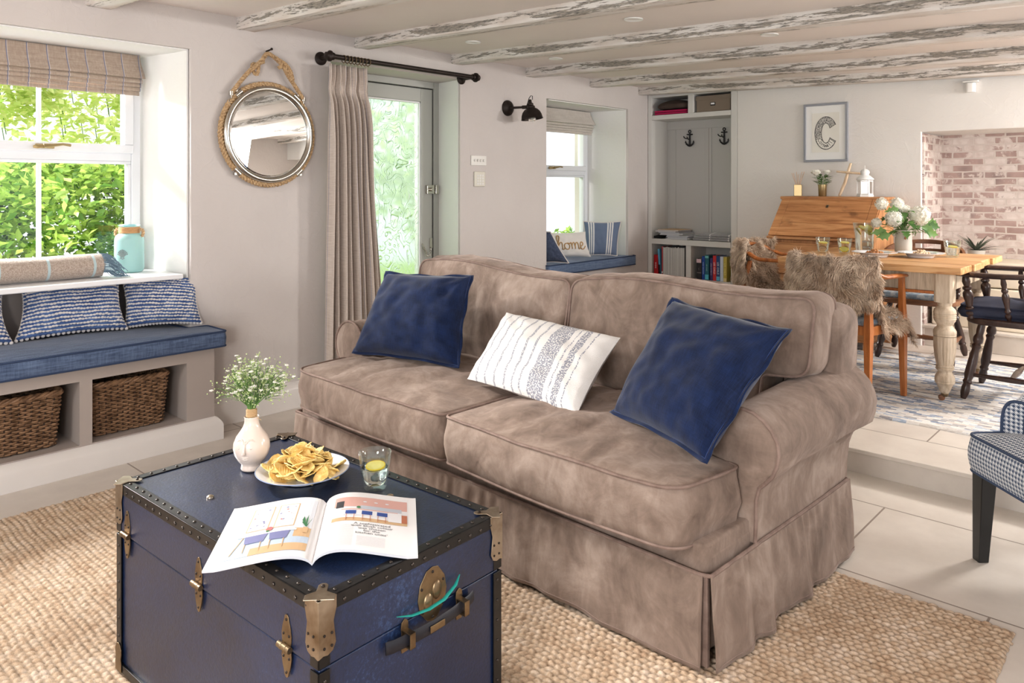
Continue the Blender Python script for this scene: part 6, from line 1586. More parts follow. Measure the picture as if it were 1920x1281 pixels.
# ================================================================== dark captain's chair
def spindle(b,p,q,rs,n=12):
    p,q=Vector(p),Vector(q); b.tube([p.lerp(q,t) for t,_ in rs],[r_ for _,r_ in rs],n=n)
TURN=[(0,.013),(.06,.012),(.10,.020),(.16,.021),(.19,.013),(.22,.019),(.25,.019),(.28,.013),(.40,.017),(.52,.022),(.60,.021),(.66,.013),(.69,.020),(.73,.020),(.76,.013),(.86,.018),(.94,.015),(1,.012)]
LEGT=[(0,.016),(.10,.019),(.16,.017),(.20,.024),(.25,.024),(.28,.017),(.31,.023),(.35,.017),(.5,.022),(.68,.024),(.75,.018),(.78,.023),(.81,.017),(.86,.021),(.93,.020),(1,.013)]
def captain(loc,rz,label,comb,mat,matv,zs=.425,za=.648,big=1.0):
    r=thing('captains_chair',label,'chair',loc,rz)
    def seatfn(zf):
        return [ (x*.235,y*.215) for x,y in [(math.copysign(abs(math.cos(a))**.6,math.cos(a)),math.copysign(abs(math.sin(a))**.6,math.sin(a))) for a in [2*PI*k/40 for k in range(40)]]]
    b=MB(); b.prism(seatfn(0),zs-.034,zs); b.build('seat',mat,r,bevel=.010,seg=3)
    for sx in (-1,1):
        for sy in (-1,1):
            b=MB(); spindle(b,(sx*.15,sy*.13,zs-.03),(sx*.215,sy*.205,0.0),LEGT); b.build('leg',matv,r)
    b=MB()
    for sx in (-1,1): spindle(b,(sx*.197,.185,.125),(sx*.197,-.185,.125),[(0,.008),(.2,.011),(.5,.015),(.8,.011),(1,.008)])
    spindle(b,(-.197,0,.125),(.197,0,.125),[(0,.008),(.25,.012),(.45,.016),(.5,.012),(.55,.016),(.75,.012),(1,.008)]); b.build('stretcher',mat,r)
    pts=[Vector((.215,.235,za-.004)),Vector((.235,.17,za))]
    for k in range(21): a=PI*k/20; pts.append(Vector((.250*math.cos(a),.06-.265*math.sin(a),za+.006*math.sin(a))))
    pts+=[Vector((-.235,.17,za)),Vector((-.215,.235,za-.004))]
    b=MB(); b.tube(pts,[.014,.023]+[.022]*21+[.023,.014],n=10,flat=(1.35,.62)); b.build('arm_bow',mat,r)
    if comb:
        V=[];n=26; b=MB()
        outer=[];inner=[]
        def cb(t,z,th): a=lerp(R(205),R(335),t); rr=.262+th; return Vector((rr*math.cos(a),.06+(rr+.01)*math.sin(a),z))
        def top(t): return za+.018+.085*math.sin(PI*t)**.55
        zb=za+.012
        # comb with a hand slot: built from vertical strips
        N=44
        for i in range(N):
            t0,t1=i/N,(i+1)/N; slot=abs((t0+t1)/2-.5)<.13
            segs=[(zb,lambda t:top(t))] if not slot else None
            spans=[(lambda t:zb,top)] if not slot else [(lambda t:zb,lambda t:zb+.030),(lambda t:zb+.062,top)]
            for lo,hi in spans:
                P=[cb(t0,lo(t0),-.009),cb(t1,lo(t1),-.009),cb(t1,hi(t1),-.009),cb(t0,hi(t0),-.009),cb(t0,lo(t0),.009),cb(t1,lo(t1),.009),cb(t1,hi(t1),.009),cb(t0,hi(t0),.009)]
                b.add(P,[(0,1,2,3),(7,6,5,4),(3,2,6,7),(4,5,1,0),(0,3,7,4),(1,5,6,2)])
        b.build('comb_rail',mat,r)
    sp=[(-.215,.20,-.22,.215),(.215,.20,.22,.215)]
    for (x,y,xt,yt) in sp:
        b=MB(); spindle(b,(x*.95,y*.85,zs-.005),(xt,yt*.9,za-.008),[(t,q*1.15) for t,q in TURN]); b.build('arm_post',matv,r)
    for a in (R(180+8),R(180+38),R(180+66),R(270),R(360-66),R(360-38),R(360-8)):
        b=MB(); spindle(b,(.205*math.cos(a),.03+.195*math.sin(a),zs-.005),(.248*math.cos(a),.06+.258*math.sin(a),za-.006),[(t,q*.78) for t,q in TURN]); b.build('spindle',matv,r)
    return r
captain((-.735,4.72,.118),R(90),'dark stained captain chair with turned spindles at the right table end',False,M['darkwood'],M['darkwood_v'])
r=thing('seat_cushion','buttoned dark navy seat cushion on the dark captain chair','cushion',(-.735,4.72,.544),R(90))
b,p=box_cushion([(-.19,-.175),(.19,-.175),(.21,.225),(-.21,.225)],.0,.055,crown=.03,bulge=.02,rad=.06,wr=.012,seed=14,crownb=0); b.build('cushion_body',M['navy_cush'],r); p.build('piping',M['navy_cush'],r)
captain((-1.375,5.44,.118),R(182),'worn brown bow-backed chair behind the table, hand slot in its top rail',True,M['walnut'],M['darkwood_v'],zs=.39,za=.645)
r=thing('seat_cushion','pale blue floral seat cushion on the chair behind the table','cushion',(-1.375,5.44,.509),R(182))
b,p=box_cushion([(-.19,-.17),(.19,-.17),(.20,.19),(-.20,.19)],.0,.030,crown=.012,bulge=.006,rad=.05,wr=.004,seed=15); b.build('cushion_body',M['floral'],r)
# ================================================================== on the table
def tloc(x,y): return (x,y,ZD)
tumbler(tloc(-1.738,4.715),'lemon water tumbler, leftmost on the dining table',h=.094,r0=.030,r1=.042,fill=.66)
tumbler(tloc(-1.612,4.724),'lemon water tumbler with a second slice sunk in it, left of the glass jug',h=.094,r0=.030,r1=.042,fill=.72,two=True)
tumbler(tloc(-1.083,4.93),'lemon water tumbler alone near the right end of the dining table',h=.094,r0=.032,r1=.046,fill=.62)
r=thing('glass_jug','tall clear glass jug of water with lemon slices on the dining table','jug',tloc(-1.582,4.985),R(50))
b=MB(); prof=[(0,0),(.050,0),(.053,.004),(.054,.03),(.0535,.032),(.055,.036),(.056,.10),(.058,.178),(.0565,.179),(.054,.177),(.0525,.10),(.051,.03),(.048,.008),(0,.007)]
n=40;vs=[];fs=[]
for (q,z) in prof:
    for i in range(n):
        a=2*PI*i/n; e_=.020*max(0,math.cos(a-PI))**8*(max(0,(z-.14)/.04)) ; vs.append(((q+e_)*math.cos(a),q*math.sin(a),z+e_*.2))
for j in range(len(prof)-1):
    for i in range(n): k=(i+1)%n; fs.append((j*n+i,j*n+k,(j+1)*n+k,(j+1)*n+i))
b.add(vs,fs); b.build('jug_body',M['glass'],r)
b=MB(); b.tube([(.055,0,.160),(.075,0,.166),(.092,0,.150),(.095,0,.12),(.088,0,.085),(.072,0,.060),(.054,0,.048)],[.006,.006,.0055,.005,.005,.0055,.006],n=10); b.build('jug_handle',M['glass'],r)
b=MB(); b.lathe([(0,.0075),(.047,.009),(.050,.03),(.0515,.10),(.0525,.148),(0,.148)],32,caps=False); b.build('water',M['water'],r)
for k,(x,y,z,t) in enumerate([(-.020,-.015,.150,(.5,.2,0)),(.018,-.012,.148,(.9,-.3,.3)),(.0,.022,.146,(.3,.5,0)),(-.022,.012,.128,(1.1,.3,.8)),(.022,.0,.126,(1.2,-.2,1.8))]): lemon_slice(r,(x,y,z),.024,t)
def nutplate(x,y,label,mat,n,seed,grp,nl):
    r=thing('nut_plate',label,'plate',tloc(x,y)); b=MB(); b.lathe([(0,.004),(.06,.004),(.063,.0004),(.067,.0004),(.070,.006),(.078,.018),(.090,.023),(.122,.026),(.1235,.0275),(.122,.029),(.088,.0262),(.074,.020),(.064,.009),(0,.008)],56,caps=False); b.build('plate_body',M['ceramic_white'],r)
    b=MB(); b.ball((0,0,0),.0086,8,6,sc=(1,.72,.62)); nm=b.build('nut',mat); rnd=random.Random(seed)
    for k in range(n):
        o=nm if k==0 else nm.copy()
        if k: C.objects.link(o)
        ly_=0 if k<n*.55 else (1 if k<n*.85 else 2); a=k*2.4; rr=[.062,.042,.02][ly_]*math.sqrt((k%29)/29+.02)
        o.location=(x+rr*math.cos(a),y+rr*math.sin(a),ZD+.0150+ly_*.0105+rnd.uniform(0,.002)); o.rotation_euler=(rnd.uniform(0,3),rnd.uniform(-.5,.5),rnd.uniform(0,6)); s=rnd.uniform(.85,1.25); o.scale=(s,s,s); tag(o,nl,'nut',grp)
nutplate(-1.425,4.665,'wide-rimmed white plate of mixed brown nuts, nearer the glass jug',M['nutdark'],70,1,'mixed brown nuts on the left plate','brown nut in the heap on the left dining plate')
nutplate(-1.215,4.80,'wide-rimmed white plate of pale nuts, right of the flower jug',M['nut'],80,2,'pale nuts on the right plate','pale nut in the heap on the right dining plate')
# stoneware jug of hydrangeas
r=thing('stoneware_jug','grey stoneware two-handled jug holding white flowers on the dining table','jug',tloc(-1.378,5.06),R(42))
b=MB(); b.lathe([(0,0),(.046,0),(.048,.004),(.049,.05),(.047,.10),(.045,.118),(.047,.130),(.049,.138),(.0475,.140),(.045,.138),(.043,.12),(.044,.02),(0,.012)],36,caps=False); b.build('jug_body',M['stone_jug'],r)
for s in (-1,1): b=MB(); b.tube([(s*.047,0,.132),(s*.060,0,.136),(s*.067,0,.122),(s*.062,0,.106),(s*.047,0,.102)],.005,n=8); b.build('handle',M['stone_jug'],r)
b=MB(); b.rbox((-.012,-.052,.098),(.006,.0015,.014),Matrix.Rotation(.35,3,'Y')); b.tube([(-.015,-.050,.112),(-.02,-.046,.13),(-.01,-.044,.138)],.0008,n=4); b.build('wooden_tag',M['tagbrown'],r)
F=thing('hydrangea_bunch','white hydrangea heads with green leaves in the grey stoneware jug','flowers',(-1.378,5.06,ZD+.10))
# axes: e=right across the picture, up z, toward camera f
e=Vector((.7375,.6753,0)); f=Vector((.6753,-.7375,0)); rnd=random.Random(21)
heads=[(-.135,.20,.0,.038),(-.028,.195,-.02,.042),(-.082,.11,.045,.050),(.085,.13,.03,.062),(-.165,.085,.0,.028),(.03,.16,-.06,.040)]
pt=MB(); lf=MB(); st=MB()
for (a,z,d,rr) in heads:
    c=e*a+f*d+Vector((0,0,z)); st.tube([(0,0,-.02),(e*a*.2+f*d*.2+Vector((0,0,.05))),c],.0025,n=6)
    for k in range(int(70*(rr/.035)**2)):
        n_=Vector((rnd.gauss(0,1),rnd.gauss(0,1),rnd.gauss(0,1))).normalized(); p=c+n_*rr*rnd.uniform(.8,1.0); q=n_.to_track_quat('Z','Y').to_matrix(); s=.009
        for w in range(4):
            an=w*PI/2+k; v=[(0,0,0),(s*math.cos(an-.45),s*math.sin(an-.45),.002),(s*1.35*math.cos(an),s*1.35*math.sin(an),.0035),(s*math.cos(an+.45),s*math.sin(an+.45),.002)]
            pt.add([p+q@Vector(x) for x in v],[(0,1,2,3)])
    pt.ball(c,rr*.82,10,7)
pt.build('flower_heads',M['petal'],F,smooth=False)
def leafblade(b,p,d,up,L,w,n=5,curl=.25,lobes=0):
    d=Vector(d).normalized(); up=Vector(up); s=d.cross(up).normalized(); up=s.cross(d).normalized(); vs=[];fs=[]
    for k in range(n+1):
        t=k/n; ww=w*math.sin(PI*min(.98,t**.8+.02))*(1+ (.45*math.cos(t*PI*2*lobes) if lobes else 0)); c=Vector(p)+d*L*t+up*(-curl*L*t*t); vs+=[c-s*ww+up*ww*.25,c,c+s*ww+up*ww*.25]
    for k in range(n): fs+=[(3*k,3*k+1,3*k+4,3*k+3),(3*k+1,3*k+2,3*k+5,3*k+4)]
    b.add(vs,fs)
for k in range(46):
    an=rnd.uniform(0,2*PI); o=Vector((math.cos(an),math.sin(an),0)); z=rnd.uniform(.03,.17); rr=rnd.uniform(.02,.13)*(1 if z<.12 else .6); p=o*rr+Vector((0,0,z)); leafblade(lf,p,o+Vector((0,0,rnd.uniform(-.5,.5))),(0,0,1),rnd.uniform(.05,.085),rnd.uniform(.014,.024),8,.35,lobes=3 if k%2 else 0); st.tube([Vector((0,0,.0)),p],.0012,n=4)
for (a,z,d,L) in [(.10,.06,.02,.09),(.14,.075,.0,.10),(.12,.03,.03,.09),(-.12,.04,.03,.09),(-.10,.015,.04,.08),(-.05,.17,.04,.08),(.16,.09,-.02,.07)]:
    p=e*a+f*d+Vector((0,0,z)); leafblade(lf,p,e*(1 if a>0 else -1)+Vector((0,0,-.25)),f,L,.024,9,.2,lobes=3); st.tube([Vector((0,0,.02)),p],.0014,n=4)
lf.build('leaves',M['leaf_in'],F); st.build('stems',M['stem'],F)
# ================================================================== writing bureau
B=thing('writing_bureau','old pine fall-front writing bureau against the back wall','desk',(-2.018,5.36,ZP))
zt2=1.147-ZP; zf=.868-ZP; hw=.357; yt=.265; yb=.505
b=MB()
for s in (-1,1):
    x0,x1=sorted((s*hw,s*(hw-.022))); b.prism([(0,0.06),(0,zf-.012),(.022,zf),(yt,zt2-.022),(yb,zt2-.022),(yb,.06)],x0,x1,'x')
b.box((-hw+.022,.02,.07),(hw-.022,yb-.01,zf-.03)); b.box((-hw+.022,yb-.02,.06),(hw-.022,yb-.005,zt2-.03)); b.build('carcass',M['pine_desk_side'],B,bevel=.002)
b=MB(); b.box((-hw-.014,yt-.012,zt2-.022),(hw+.014,yb,zt2)); b.build('bureau_top',M['pine_desk'],B,bevel=.006,seg=3)
b=MB(); b.box((-hw-.006,-.008,zf-.026),(hw+.006,.03,zf-.006)); b.build('ledge_moulding',M['pine_desk'],B,bevel=.004)
# sloping fall flap : frame and boards
A=Vector((0,.004,zf-.004)); Bq=Vector((0,yt-.006,zt2-.024)); dl=(Bq-A); Lf=dl.length; dl.normalize(); nf=Vector((0,-dl.z,dl.y))
def flap(b,x0,x1,s0,s1,th,up=0):
    P=lambda x,s,t: Vector((x,0,0))+A+dl*s+nf*t
    b.add([P(x0,s0,up),P(x1,s0,up),P(x1,s1,up),P(x0,s1,up),P(x0,s0,up+th),P(x1,s0,up+th),P(x1,s1,up+th),P(x0,s1,up+th)],[(0,3,2,1),(4,5,6,7),(0,1,5,4),(1,2,6,5),(2,3,7,6),(3,0,4,7)])
b=MB(); W2=hw-.004
flap(b,-W2,-W2+.06,.0,Lf,.010); flap(b,W2-.06,W2,.0,Lf,.010)
for k,(s0,s1) in enumerate(((.0,.125),(.127,.235),(.237,Lf))): flap(b,-W2+.061,W2-.061,s0,s1,.0095)
fl=b.build('fall_flap',M['pine_desk'],B,bevel=.002)
b=MB(); b.add([A+dl*(Lf*.80)+nf*.0108+Vector((x,0,0))+dl*y for x,y in ((-.010,-.014),(.010,-.014),(.010,.014),(-.010,.014))],[(0,1,2,3)]); b.build('escutcheon',M['nickel'],fl)
b=MB(); b.add([A+dl*(Lf*.80)+nf*.0114+Vector((x,0,0))+dl*y for x,y in ((-.002,-.009),(.002,-.009),(.0035,.008),(-.0035,.008))],[(0,1,2,3)]); b.build('keyhole',M['black'],fl)
for z0_,z1_ in ((.07,.27),(.28,.48),(.49,.715)):
    if z1_>zf-.03: z1_=zf-.035
    b=MB(); b.box((-hw+.028,.004,z0_),(hw-.028,.022,z1_)); d=b.build('drawer',M['pine_desk'],B,bevel=.004)
    for s in (-.17,.17): b=MB(); b.lathe([(.008,0),(.008,.008),(.016,.016),(.013,.024),(0,.026)],16,c=(s,.004,(z0_+z1_)/2),m=Matrix.Rotation(PI/2,4,'X')); b.build('knob',M['pine_desk'],d)
b=MB()
for x in (-.33,.33):
    for y in (.03,.47): b.box((x-.026,y-.026,0.0),(x+.026,y+.026,.07))
b.box((-hw,.0,.06),(hw,yb,.072)); b.build('foot',M['pine_desk_side'],B,bevel=.004)
ZB=1.1475
r=thing('reed_diffuser','small gold square reed diffuser at the left end of the bureau top','diffuser',(-2.295,5.72,ZB),R(20))
b=MB(); b.box((-.028,-.028,0),(.028,.028,.088)); b.build('holder',M['gold'],r,bevel=.003)
b=MB()
for k in range(7): a=k*2.4; b.tube([(.004*math.cos(a),.004*math.sin(a),.06),(.045*math.cos(a),.03*math.sin(a),.185-.01*(k%3))],.0017,n=5)
b.build('reed',M['reed'],r)
r=thing('flower_tumbler','small gold glass tumbler with white roses on the bureau top','vase',(-2.115,5.73,ZB))
b=MB(); b.lathe([(0,0),(.026,0),(.028,.003),(.031,.088),(.0295,.088),(.0265,.006),(0,.005)],24,caps=False); b.build('tumbler_body',M['gold'],r)
F2=thing('rose_posy','two white roses with small green leaves in the gold tumbler','flowers',(-2.115,5.73,ZB+.006))
st=MB(); lf=MB(); pt=MB(); rnd=random.Random(2)
for (a,z,rr) in ((-.050,.172,.036),(.032,.175,.028)):
    c=e*a+Vector((0,0,z)); st.tube([(0,0,.004),c*.6,c],.002,n=5)
    for k in range(26):
        t=k/26; an=k*2.4; q=Matrix.Rotation(an,3,'Z'); v=[Vector((rr*x,y*rr,z_*rr)) for x,y,z_ in ((.25+.5*t,-.45,-.3),(.25+.5*t,.45,-.3),(.45+.6*t,.5,.55-.5*t),(.45+.6*t,-.5,.55-.5*t))]; pt.add([c+q@x for x in v],[(0,1,2,3)])
    pt.ball(c-Vector((0,0,rr*.1)),rr*.6,8,6)
for k in range(44):
    an=rnd.uniform(0,6.28); o=Vector((math.cos(an),math.sin(an),0)); p=o*rnd.uniform(.01,.05)+Vector((0,0,rnd.uniform(.085,.15))); leafblade(lf,p,o+Vector((0,0,.6)),(0,0,1),.034,.009,3,.2); st.tube([(0,0,.02),p],.0008,n=3)
pt.build('rose_head',M['petal'],F2,smooth=False); lf.build('leaves',M['leaf_in'],F2); st.build('stems',M['stem'],F2)
r=thing('driftwood_cross','pale driftwood cross leaning against the wall on the bureau','ornament',(-1.955,5.765,ZB),0)
b=MB(); b.tube([(-.050,0,.004),(-.020,.03,.10),(0,.055,.20),(.010,.065,.245)],[.010,.012,.010,.009],n=7); b.build('upright',M['driftwood'],r)
b=MB(); b.tube([(-.085,.044,.185),(0,.040,.176),(.105,.046,.166)],[.007,.009,.007],n=7); b.build('crossbar',M['driftwood'],r)
r=thing('lantern','white metal domed candle lantern at the right of the bureau top','lantern',(-1.805,5.70,ZB),R(15))
b=MB(); n=6
def hexp(rr,z): return [(rr*math.cos(2*PI*k/6+.2),rr*math.sin(2*PI*k/6+.2),z) for k in range(6)]
b.lathe([(0,0),(.056,0),(.058,.006),(.056,.014),(0,.016)],6,caps=False); b.lathe([(.052,.118),(.060,.122),(.058,.130),(.034,.150),(.026,.154),(.026,.160),(.032,.172),(.028,.186),(.014,.197),(0,.200)],24,caps=False); 
for k in range(6): a=2*PI*k/6; b.rbox((.050*math.cos(a),.050*math.sin(a),.067),(.0035,.0035,.055),Matrix.Rotation(a,3,'Z'))
b.tube([(.049*math.cos(a),.049*math.sin(a),.112) for a in [2*PI*k/6 for k in range(6)]],.005,n=6,closed=True); b.tube([(.049*math.cos(a),.049*math.sin(a),.02) for a in [2*PI*k/6 for k in range(6)]],.005,n=6,closed=True)
b.tube([(.0,-.028,.178),(0,-.03,.20),(0,-.015,.222),(0,.015,.222),(0,.03,.20),(0,.028,.178)],.0018,n=6); b.build('lantern_body',M['enamel'],r)
b=MB(); b.lathe([(.046,.016),(.046,.118)],6,caps=False); b.build('glass_panel',M['pane'],r,smooth=False)
b=MB(); b.lathe([(0,.017),(.018,.017),(.018,.034),(0,.035)],16); b.build('tealight',M['enamel'],r)
# spiky plant on the hearth behind the table
r=thing('spiky_plant','dark spiky-leaved pot plant on the hearth in front of the bricks','plant',(-1.20,6.14,.7055))
b=MB(); b.lathe([(0,0),(.04,0),(.055,.06),(.056,.07),(.050,.07),(.048,.055),(0,.055)],24,caps=False); b.build('pot',M['stone_jug'],r)
b=MB(); rnd=random.Random(31)
for k in range(34): an=rnd.uniform(0,6.28); o=Vector((math.cos(an),math.sin(an),rnd.uniform(.35,1.5))); leafblade(b,(0,0,.055),o,(0,0,1),rnd.uniform(.12,.21),.0065,6,.25)
b.build('leaves',M['leaf_spike'],r)
# ================================================================== rugs
def heightmap_rug(name,x0,x1,y0,y1,hf,res,mat,z=0.001,attr=True):
    nx=int((x1-x0)/res); ny=int((y1-y0)/res); X,Y=np.meshgrid(np.linspace(x0,x1,nx+1),np.linspace(y0,y1,ny+1)); X2,Y2,H,A=hf(X,Y)
    co=np.stack([X2,Y2,H+z],-1).reshape(-1,3).astype(np.float32)
    i=np.arange(nx); j=np.arange(ny); I,J=np.meshgrid(i,j); a=(J*(nx+1)+I).ravel(); F=np.stack([a,a+1,a+nx+2,a+nx+1],-1).astype(np.int32)
    me=bpy.data.meshes.new(name); me.vertices.add(len(co)); me.vertices.foreach_set('co',co.ravel()); me.loops.add(F.size); me.loops.foreach_set('vertex_index',F.ravel()); me.polygons.add(len(F)); me.polygons.foreach_set('loop_start',np.arange(0,F.size,4,dtype=np.int32)); me.polygons.foreach_set('loop_total',np.full(len(F),4,dtype=np.int32)); me.update(calc_edges=True)
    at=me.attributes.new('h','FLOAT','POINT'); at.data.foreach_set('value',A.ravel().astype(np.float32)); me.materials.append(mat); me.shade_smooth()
    o=bpy.data.objects.new(name,me); C.objects.link(o); return o
def jute(X,Y):
    # braids run along x; every stitch is a fat rounded lump, alternate rows staggered
    rw=.0195; sl=.0225
    wob=.0035*np.sin(X*9+Y*3)+.002*np.sin(X*31+Y*17)
    r_=(Y+wob)/rw; ri=np.floor(r_); fr=r_-ri
    rng=np.random.RandomState(3); tbl=rng.rand(4096)
    def h2(a,b): return tbl[(np.abs(a*73+b*179).astype(int))%4096]
    ph=h2(ri,ri*0+5); s_=X/sl*(1+.0)+ri*.5+ph*.35+ .35*(fr-.5)*np.where(ri%2==0,1,-1); si=np.floor(s_); fs_=s_-si
    lump=np.clip(1-(2*fs_-1)**2,0,1)**.45*np.clip(1-(2*fr-1)**2,0,1)**.5
    amp=.75+.5*h2(ri,si)
    fine=.10*np.sin(s_*2*np.pi*2.5+fr*8)*lump
    H=.0035+.0078*lump*amp+.0006*fine*6*.5
    edge=np.minimum.reduce([X-X.min(),X.max()-X,Y-Y.min(),Y.max()-Y]); H=H*np.clip(edge/.012,0,1)**.5
    # ragged outline
    eX=np.where(X>X.max()-.03,1,0)*(.006*(h2(ri,ri*0+9)-.5)); eY=np.where(Y>Y.max()-.03,1,0)*(.006*(h2(si,ri*0+2)-.5))
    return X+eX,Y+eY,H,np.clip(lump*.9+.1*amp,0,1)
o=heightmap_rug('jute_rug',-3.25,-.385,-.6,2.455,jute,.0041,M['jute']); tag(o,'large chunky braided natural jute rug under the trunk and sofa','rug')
def patch(X,Y):
    n=np.sin(X*140+Y*40)*np.sin(Y*170)*.0008; edge=np.minimum.reduce([X-X.min(),X.max()-X,Y-Y.min(),Y.max()-Y]); return X,Y+.004*np.sin(X*11),(.0105+n)*np.clip(edge/.008,0,1)**.5,X*0+.5
o=heightmap_rug('woven_rug',-2.75,.35,3.885,5.56,patch,.012,M['patchrug'],z=ZP+.0005); tag(o,'blue, grey and cream patchwork woven rug under the dining table','rug')
# ================================================================== houndstooth chair
A_=thing('accent_chair','blue and white houndstooth low chair with black tapered legs, cut by the right edge','chair',(-.585,2.865,0),R(-45))
# local: origin = its front left corner seen in the picture; +x runs along the front, +y to the back
def uvbox(b,name,sc=.0125):
    b.uv=[(0,0)]*len(b.v); return b
def hound_uv(o,sc=.0135):
    me=o.data; l=me.uv_layers.get('UVMap') or me.uv_layers.new(name='UVMap')
    for p in me.polygons:
        n=p.normal
        for li in p.loop_indices:
            c=me.vertices[me.loops[li].vertex_index].co
            if abs(n.z)>.75: uv=(c.x,c.y)
            elif abs(n.y)>abs(n.x): uv=(c.x,c.z)
            else: uv=(c.y,c.z)
            l.data[li].uv=(uv[0]/sc,uv[1]/sc)
b,p=box_cushion([(0,0),(.56,-.01),(.56,.50),(0,.52)],.290,.405,crown=.03,bulge=.012,rad=[.035,.04,.02,.03],wr=.002,seed=2,step=.02)
o=b.build('seat',M['hound'],A_); hound_uv(o); p.build('seat_piping',M['hound_pipe'],A_)
for (x,y,dx,dy) in ((.035,.035,-.004,-.012),(.52,.03,.0,-.012),(.035,.47,0,.03),(.52,.47,0,.03)):
    b=MB(); vs=[]
    for (z,w,k) in ((.295,.026,0),(.0,.017,1)):
        for q in ((-1,-1),(1,-1),(1,1),(-1,1)): vs.append((x+dx*k+q[0]*w,y+dy*k+q[1]*w,z))
    b.add(vs,[(3,2,1,0)[::-1],(4,5,6,7)[::-1],(0,1,5,4)[::-1],(1,2,6,5)[::-1],(2,3,7,6)[::-1],(3,0,4,7)[::-1]]); b.build('leg',M['blackleg'],A_,bevel=.003)
def scroll(x):
    # winged back: starts low at the front left, sweeping up
    pass
b=MB()
def wing(u,v):
    # profile around a padded wall following the back corner, u along, v around thickness
    path=[Vector((.03,.135,0)),Vector((-.012,.22,0)),Vector((-.02,.36,0)),Vector((.02,.49,0)),Vector((.14,.545,0)),Vector((.28,.555,0)),Vector((.42,.545,0)),Vector((.54,.49,0)),Vector((.58,.36,0)),Vector((.57,.22,0)),Vector((.53,.135,0))]
    t=u*(len(path)-1); i=min(len(path)-2,int(t)); f_=t-i; g=lambda k: path[max(0,min(len(path)-1,k))]
    p0,p1,p2,p3=g(i-1),g(i),g(i+1),g(i+2); c=.5*((2*p1)+(-p0+p2)*f_+(2*p0-5*p1+4*p2-p3)*f_*f_+(-p0+3*p1-3*p2+p3)*f_**3)
    tn=(g(i+1)-g(i)).normalized(); nn=Vector((tn.y,-tn.x,0)) # inward-ish
    k=sm(min(u,1-u)/.40); H=lerp(.52,.83,k**1.5); th=.036
    a=v*2*PI; hh=(H-.30)/2; cz=.30+hh
    sx=math.copysign(abs(math.cos(a))**.55,math.cos(a)); sz=math.copysign(abs(math.sin(a))**.9,math.sin(a))
    roll=.018*max(0,sz)**4
    return c-nn*(sx*(th+roll)-roll*1.5)+Vector((0,0,cz+sz*hh))
b.grid(wing,70,32,closeu=False); 
b.add([wing(0,k/32) for k in range(32)],[tuple(range(32))]); b.add([wing(1,k/32) for k in range(32)],[tuple(range(31,-1,-1))])
o=b.build('backrest',M['hound'],A_,angle=80); hound_uv(o)
b=MB(); b.tube([wing(0.004,k/32)+Vector((.0,-.003,0)) for k in range(32)],.005,n=6,closed=True); b.build('arm_piping',M['hound_pipe'],A_)
# ================================================================== outside
def shrub(name,label,x0,x1,y0,y1,z0,z1,n,L,mat,seed,group=None,cat='shrub',w=.28,core=None):
    rnd=random.Random(seed); r=thing(name,label,cat,((x0+x1)/2,(y0+y1)/2,0),0,group); o=Vector(((x0+x1)/2,(y0+y1)/2,0))
    V=[];Fc=[]; cs=[]
    m=max(10,n//90)
    for k in range(m): cs.append(Vector((rnd.uniform(x0,x1),rnd.uniform(y0,y1),lerp(z0,z1,rnd.random()**.8))))
    st=MB()
    for k in range(n):
        c=cs[k%m]; s=(k//m)/(n/m); an=hash((k%m,seed))%628/100.
        dr=Vector((math.cos(an)*.5+.4,math.sin(an),rnd.uniform(.1,.9))).normalized()
        p=c+dr*s*L*7-o+Vector((rnd.gauss(0,L*.9),rnd.gauss(0,L*.9),rnd.gauss(0,L*.7)))
        p.z=min(p.z,z1+rnd.uniform(-.12,.05)); d=(dr+Vector((rnd.gauss(0,.7),rnd.gauss(0,.7),rnd.gauss(0,.5)-.25))).normalized(); sd=d.cross(Vector((rnd.gauss(0,.6),rnd.gauss(0,.6),1))).normalized(); up=sd.cross(d)
        l=L*rnd.uniform(.7,1.3); q=len(V); V+=[p,p+d*l*.45+sd*l*w,p+d*l*.5-up*l*.05,p+d*l*.45-sd*l*w,p+d*l-up*l*.15]; Fc+=[(q,q+2,q+1),(q+1,q+2,q+4),(q,q+3,q+2),(q+2,q+3,q+4)]
    for c in cs: st.tube([Vector((c.x-o.x-.05,c.y-o.y+.05,c.z-.25)),c-o],.004,n=4)
    b=MB(); b.v=V;b.f=Fc;b.uv=[(0,0)]*len(V);b.mi=[0]*len(Fc); b.build('leaves',mat,r,smooth=False); st.build('stems',M['stem'],r)
    return r
b=MB(); b.add([(-14,-4,-.35),(-4.34,-4,-.35),(-4.34,14,-.35),(-14,14,-.35),(-14,-4,.9),(-14,14,.9),(-8.6,-4,-.3),(-8.6,14,-.3)],[(0,1,2,3)]); o=b.build('garden_ground',M['leaf_hedge'],smooth=False); struct(o)
shrub('garden_shrub','dense bright green shrub filling the lower panes of the big window',-6.3,-5.5,.2,2.9,.1,1.42,15000,.075,M['leaf_hedge'],1)
shrub('garden_hedge','shaded darker hedge behind the bright shrub outside the big window',-6.9,-6.5,-.6,3.6,-.1,1.45,9000,.075,M['leaf_dark'],2,cat='hedge')
shrub('garden_tree','sunlit pale yellow-green tree beyond the upper panes of the big window',-8.6,-7.6,-.2,3.9,1.1,2.6,13000,.10,M['leaf_pale'],3,cat='tree')
shrub('garden_shrub','green shrub behind the frosted glass of the door',-6.3,-5.6,4.5,5.3,.6,2.0,2600,.09,M['leaf_hedge'],4)
shrub('garden_shrub','low green shrub outside the far window',-6.0,-5.4,6.4,7.6,-.1,.62,2500,.08,M['leaf_hedge'],5)
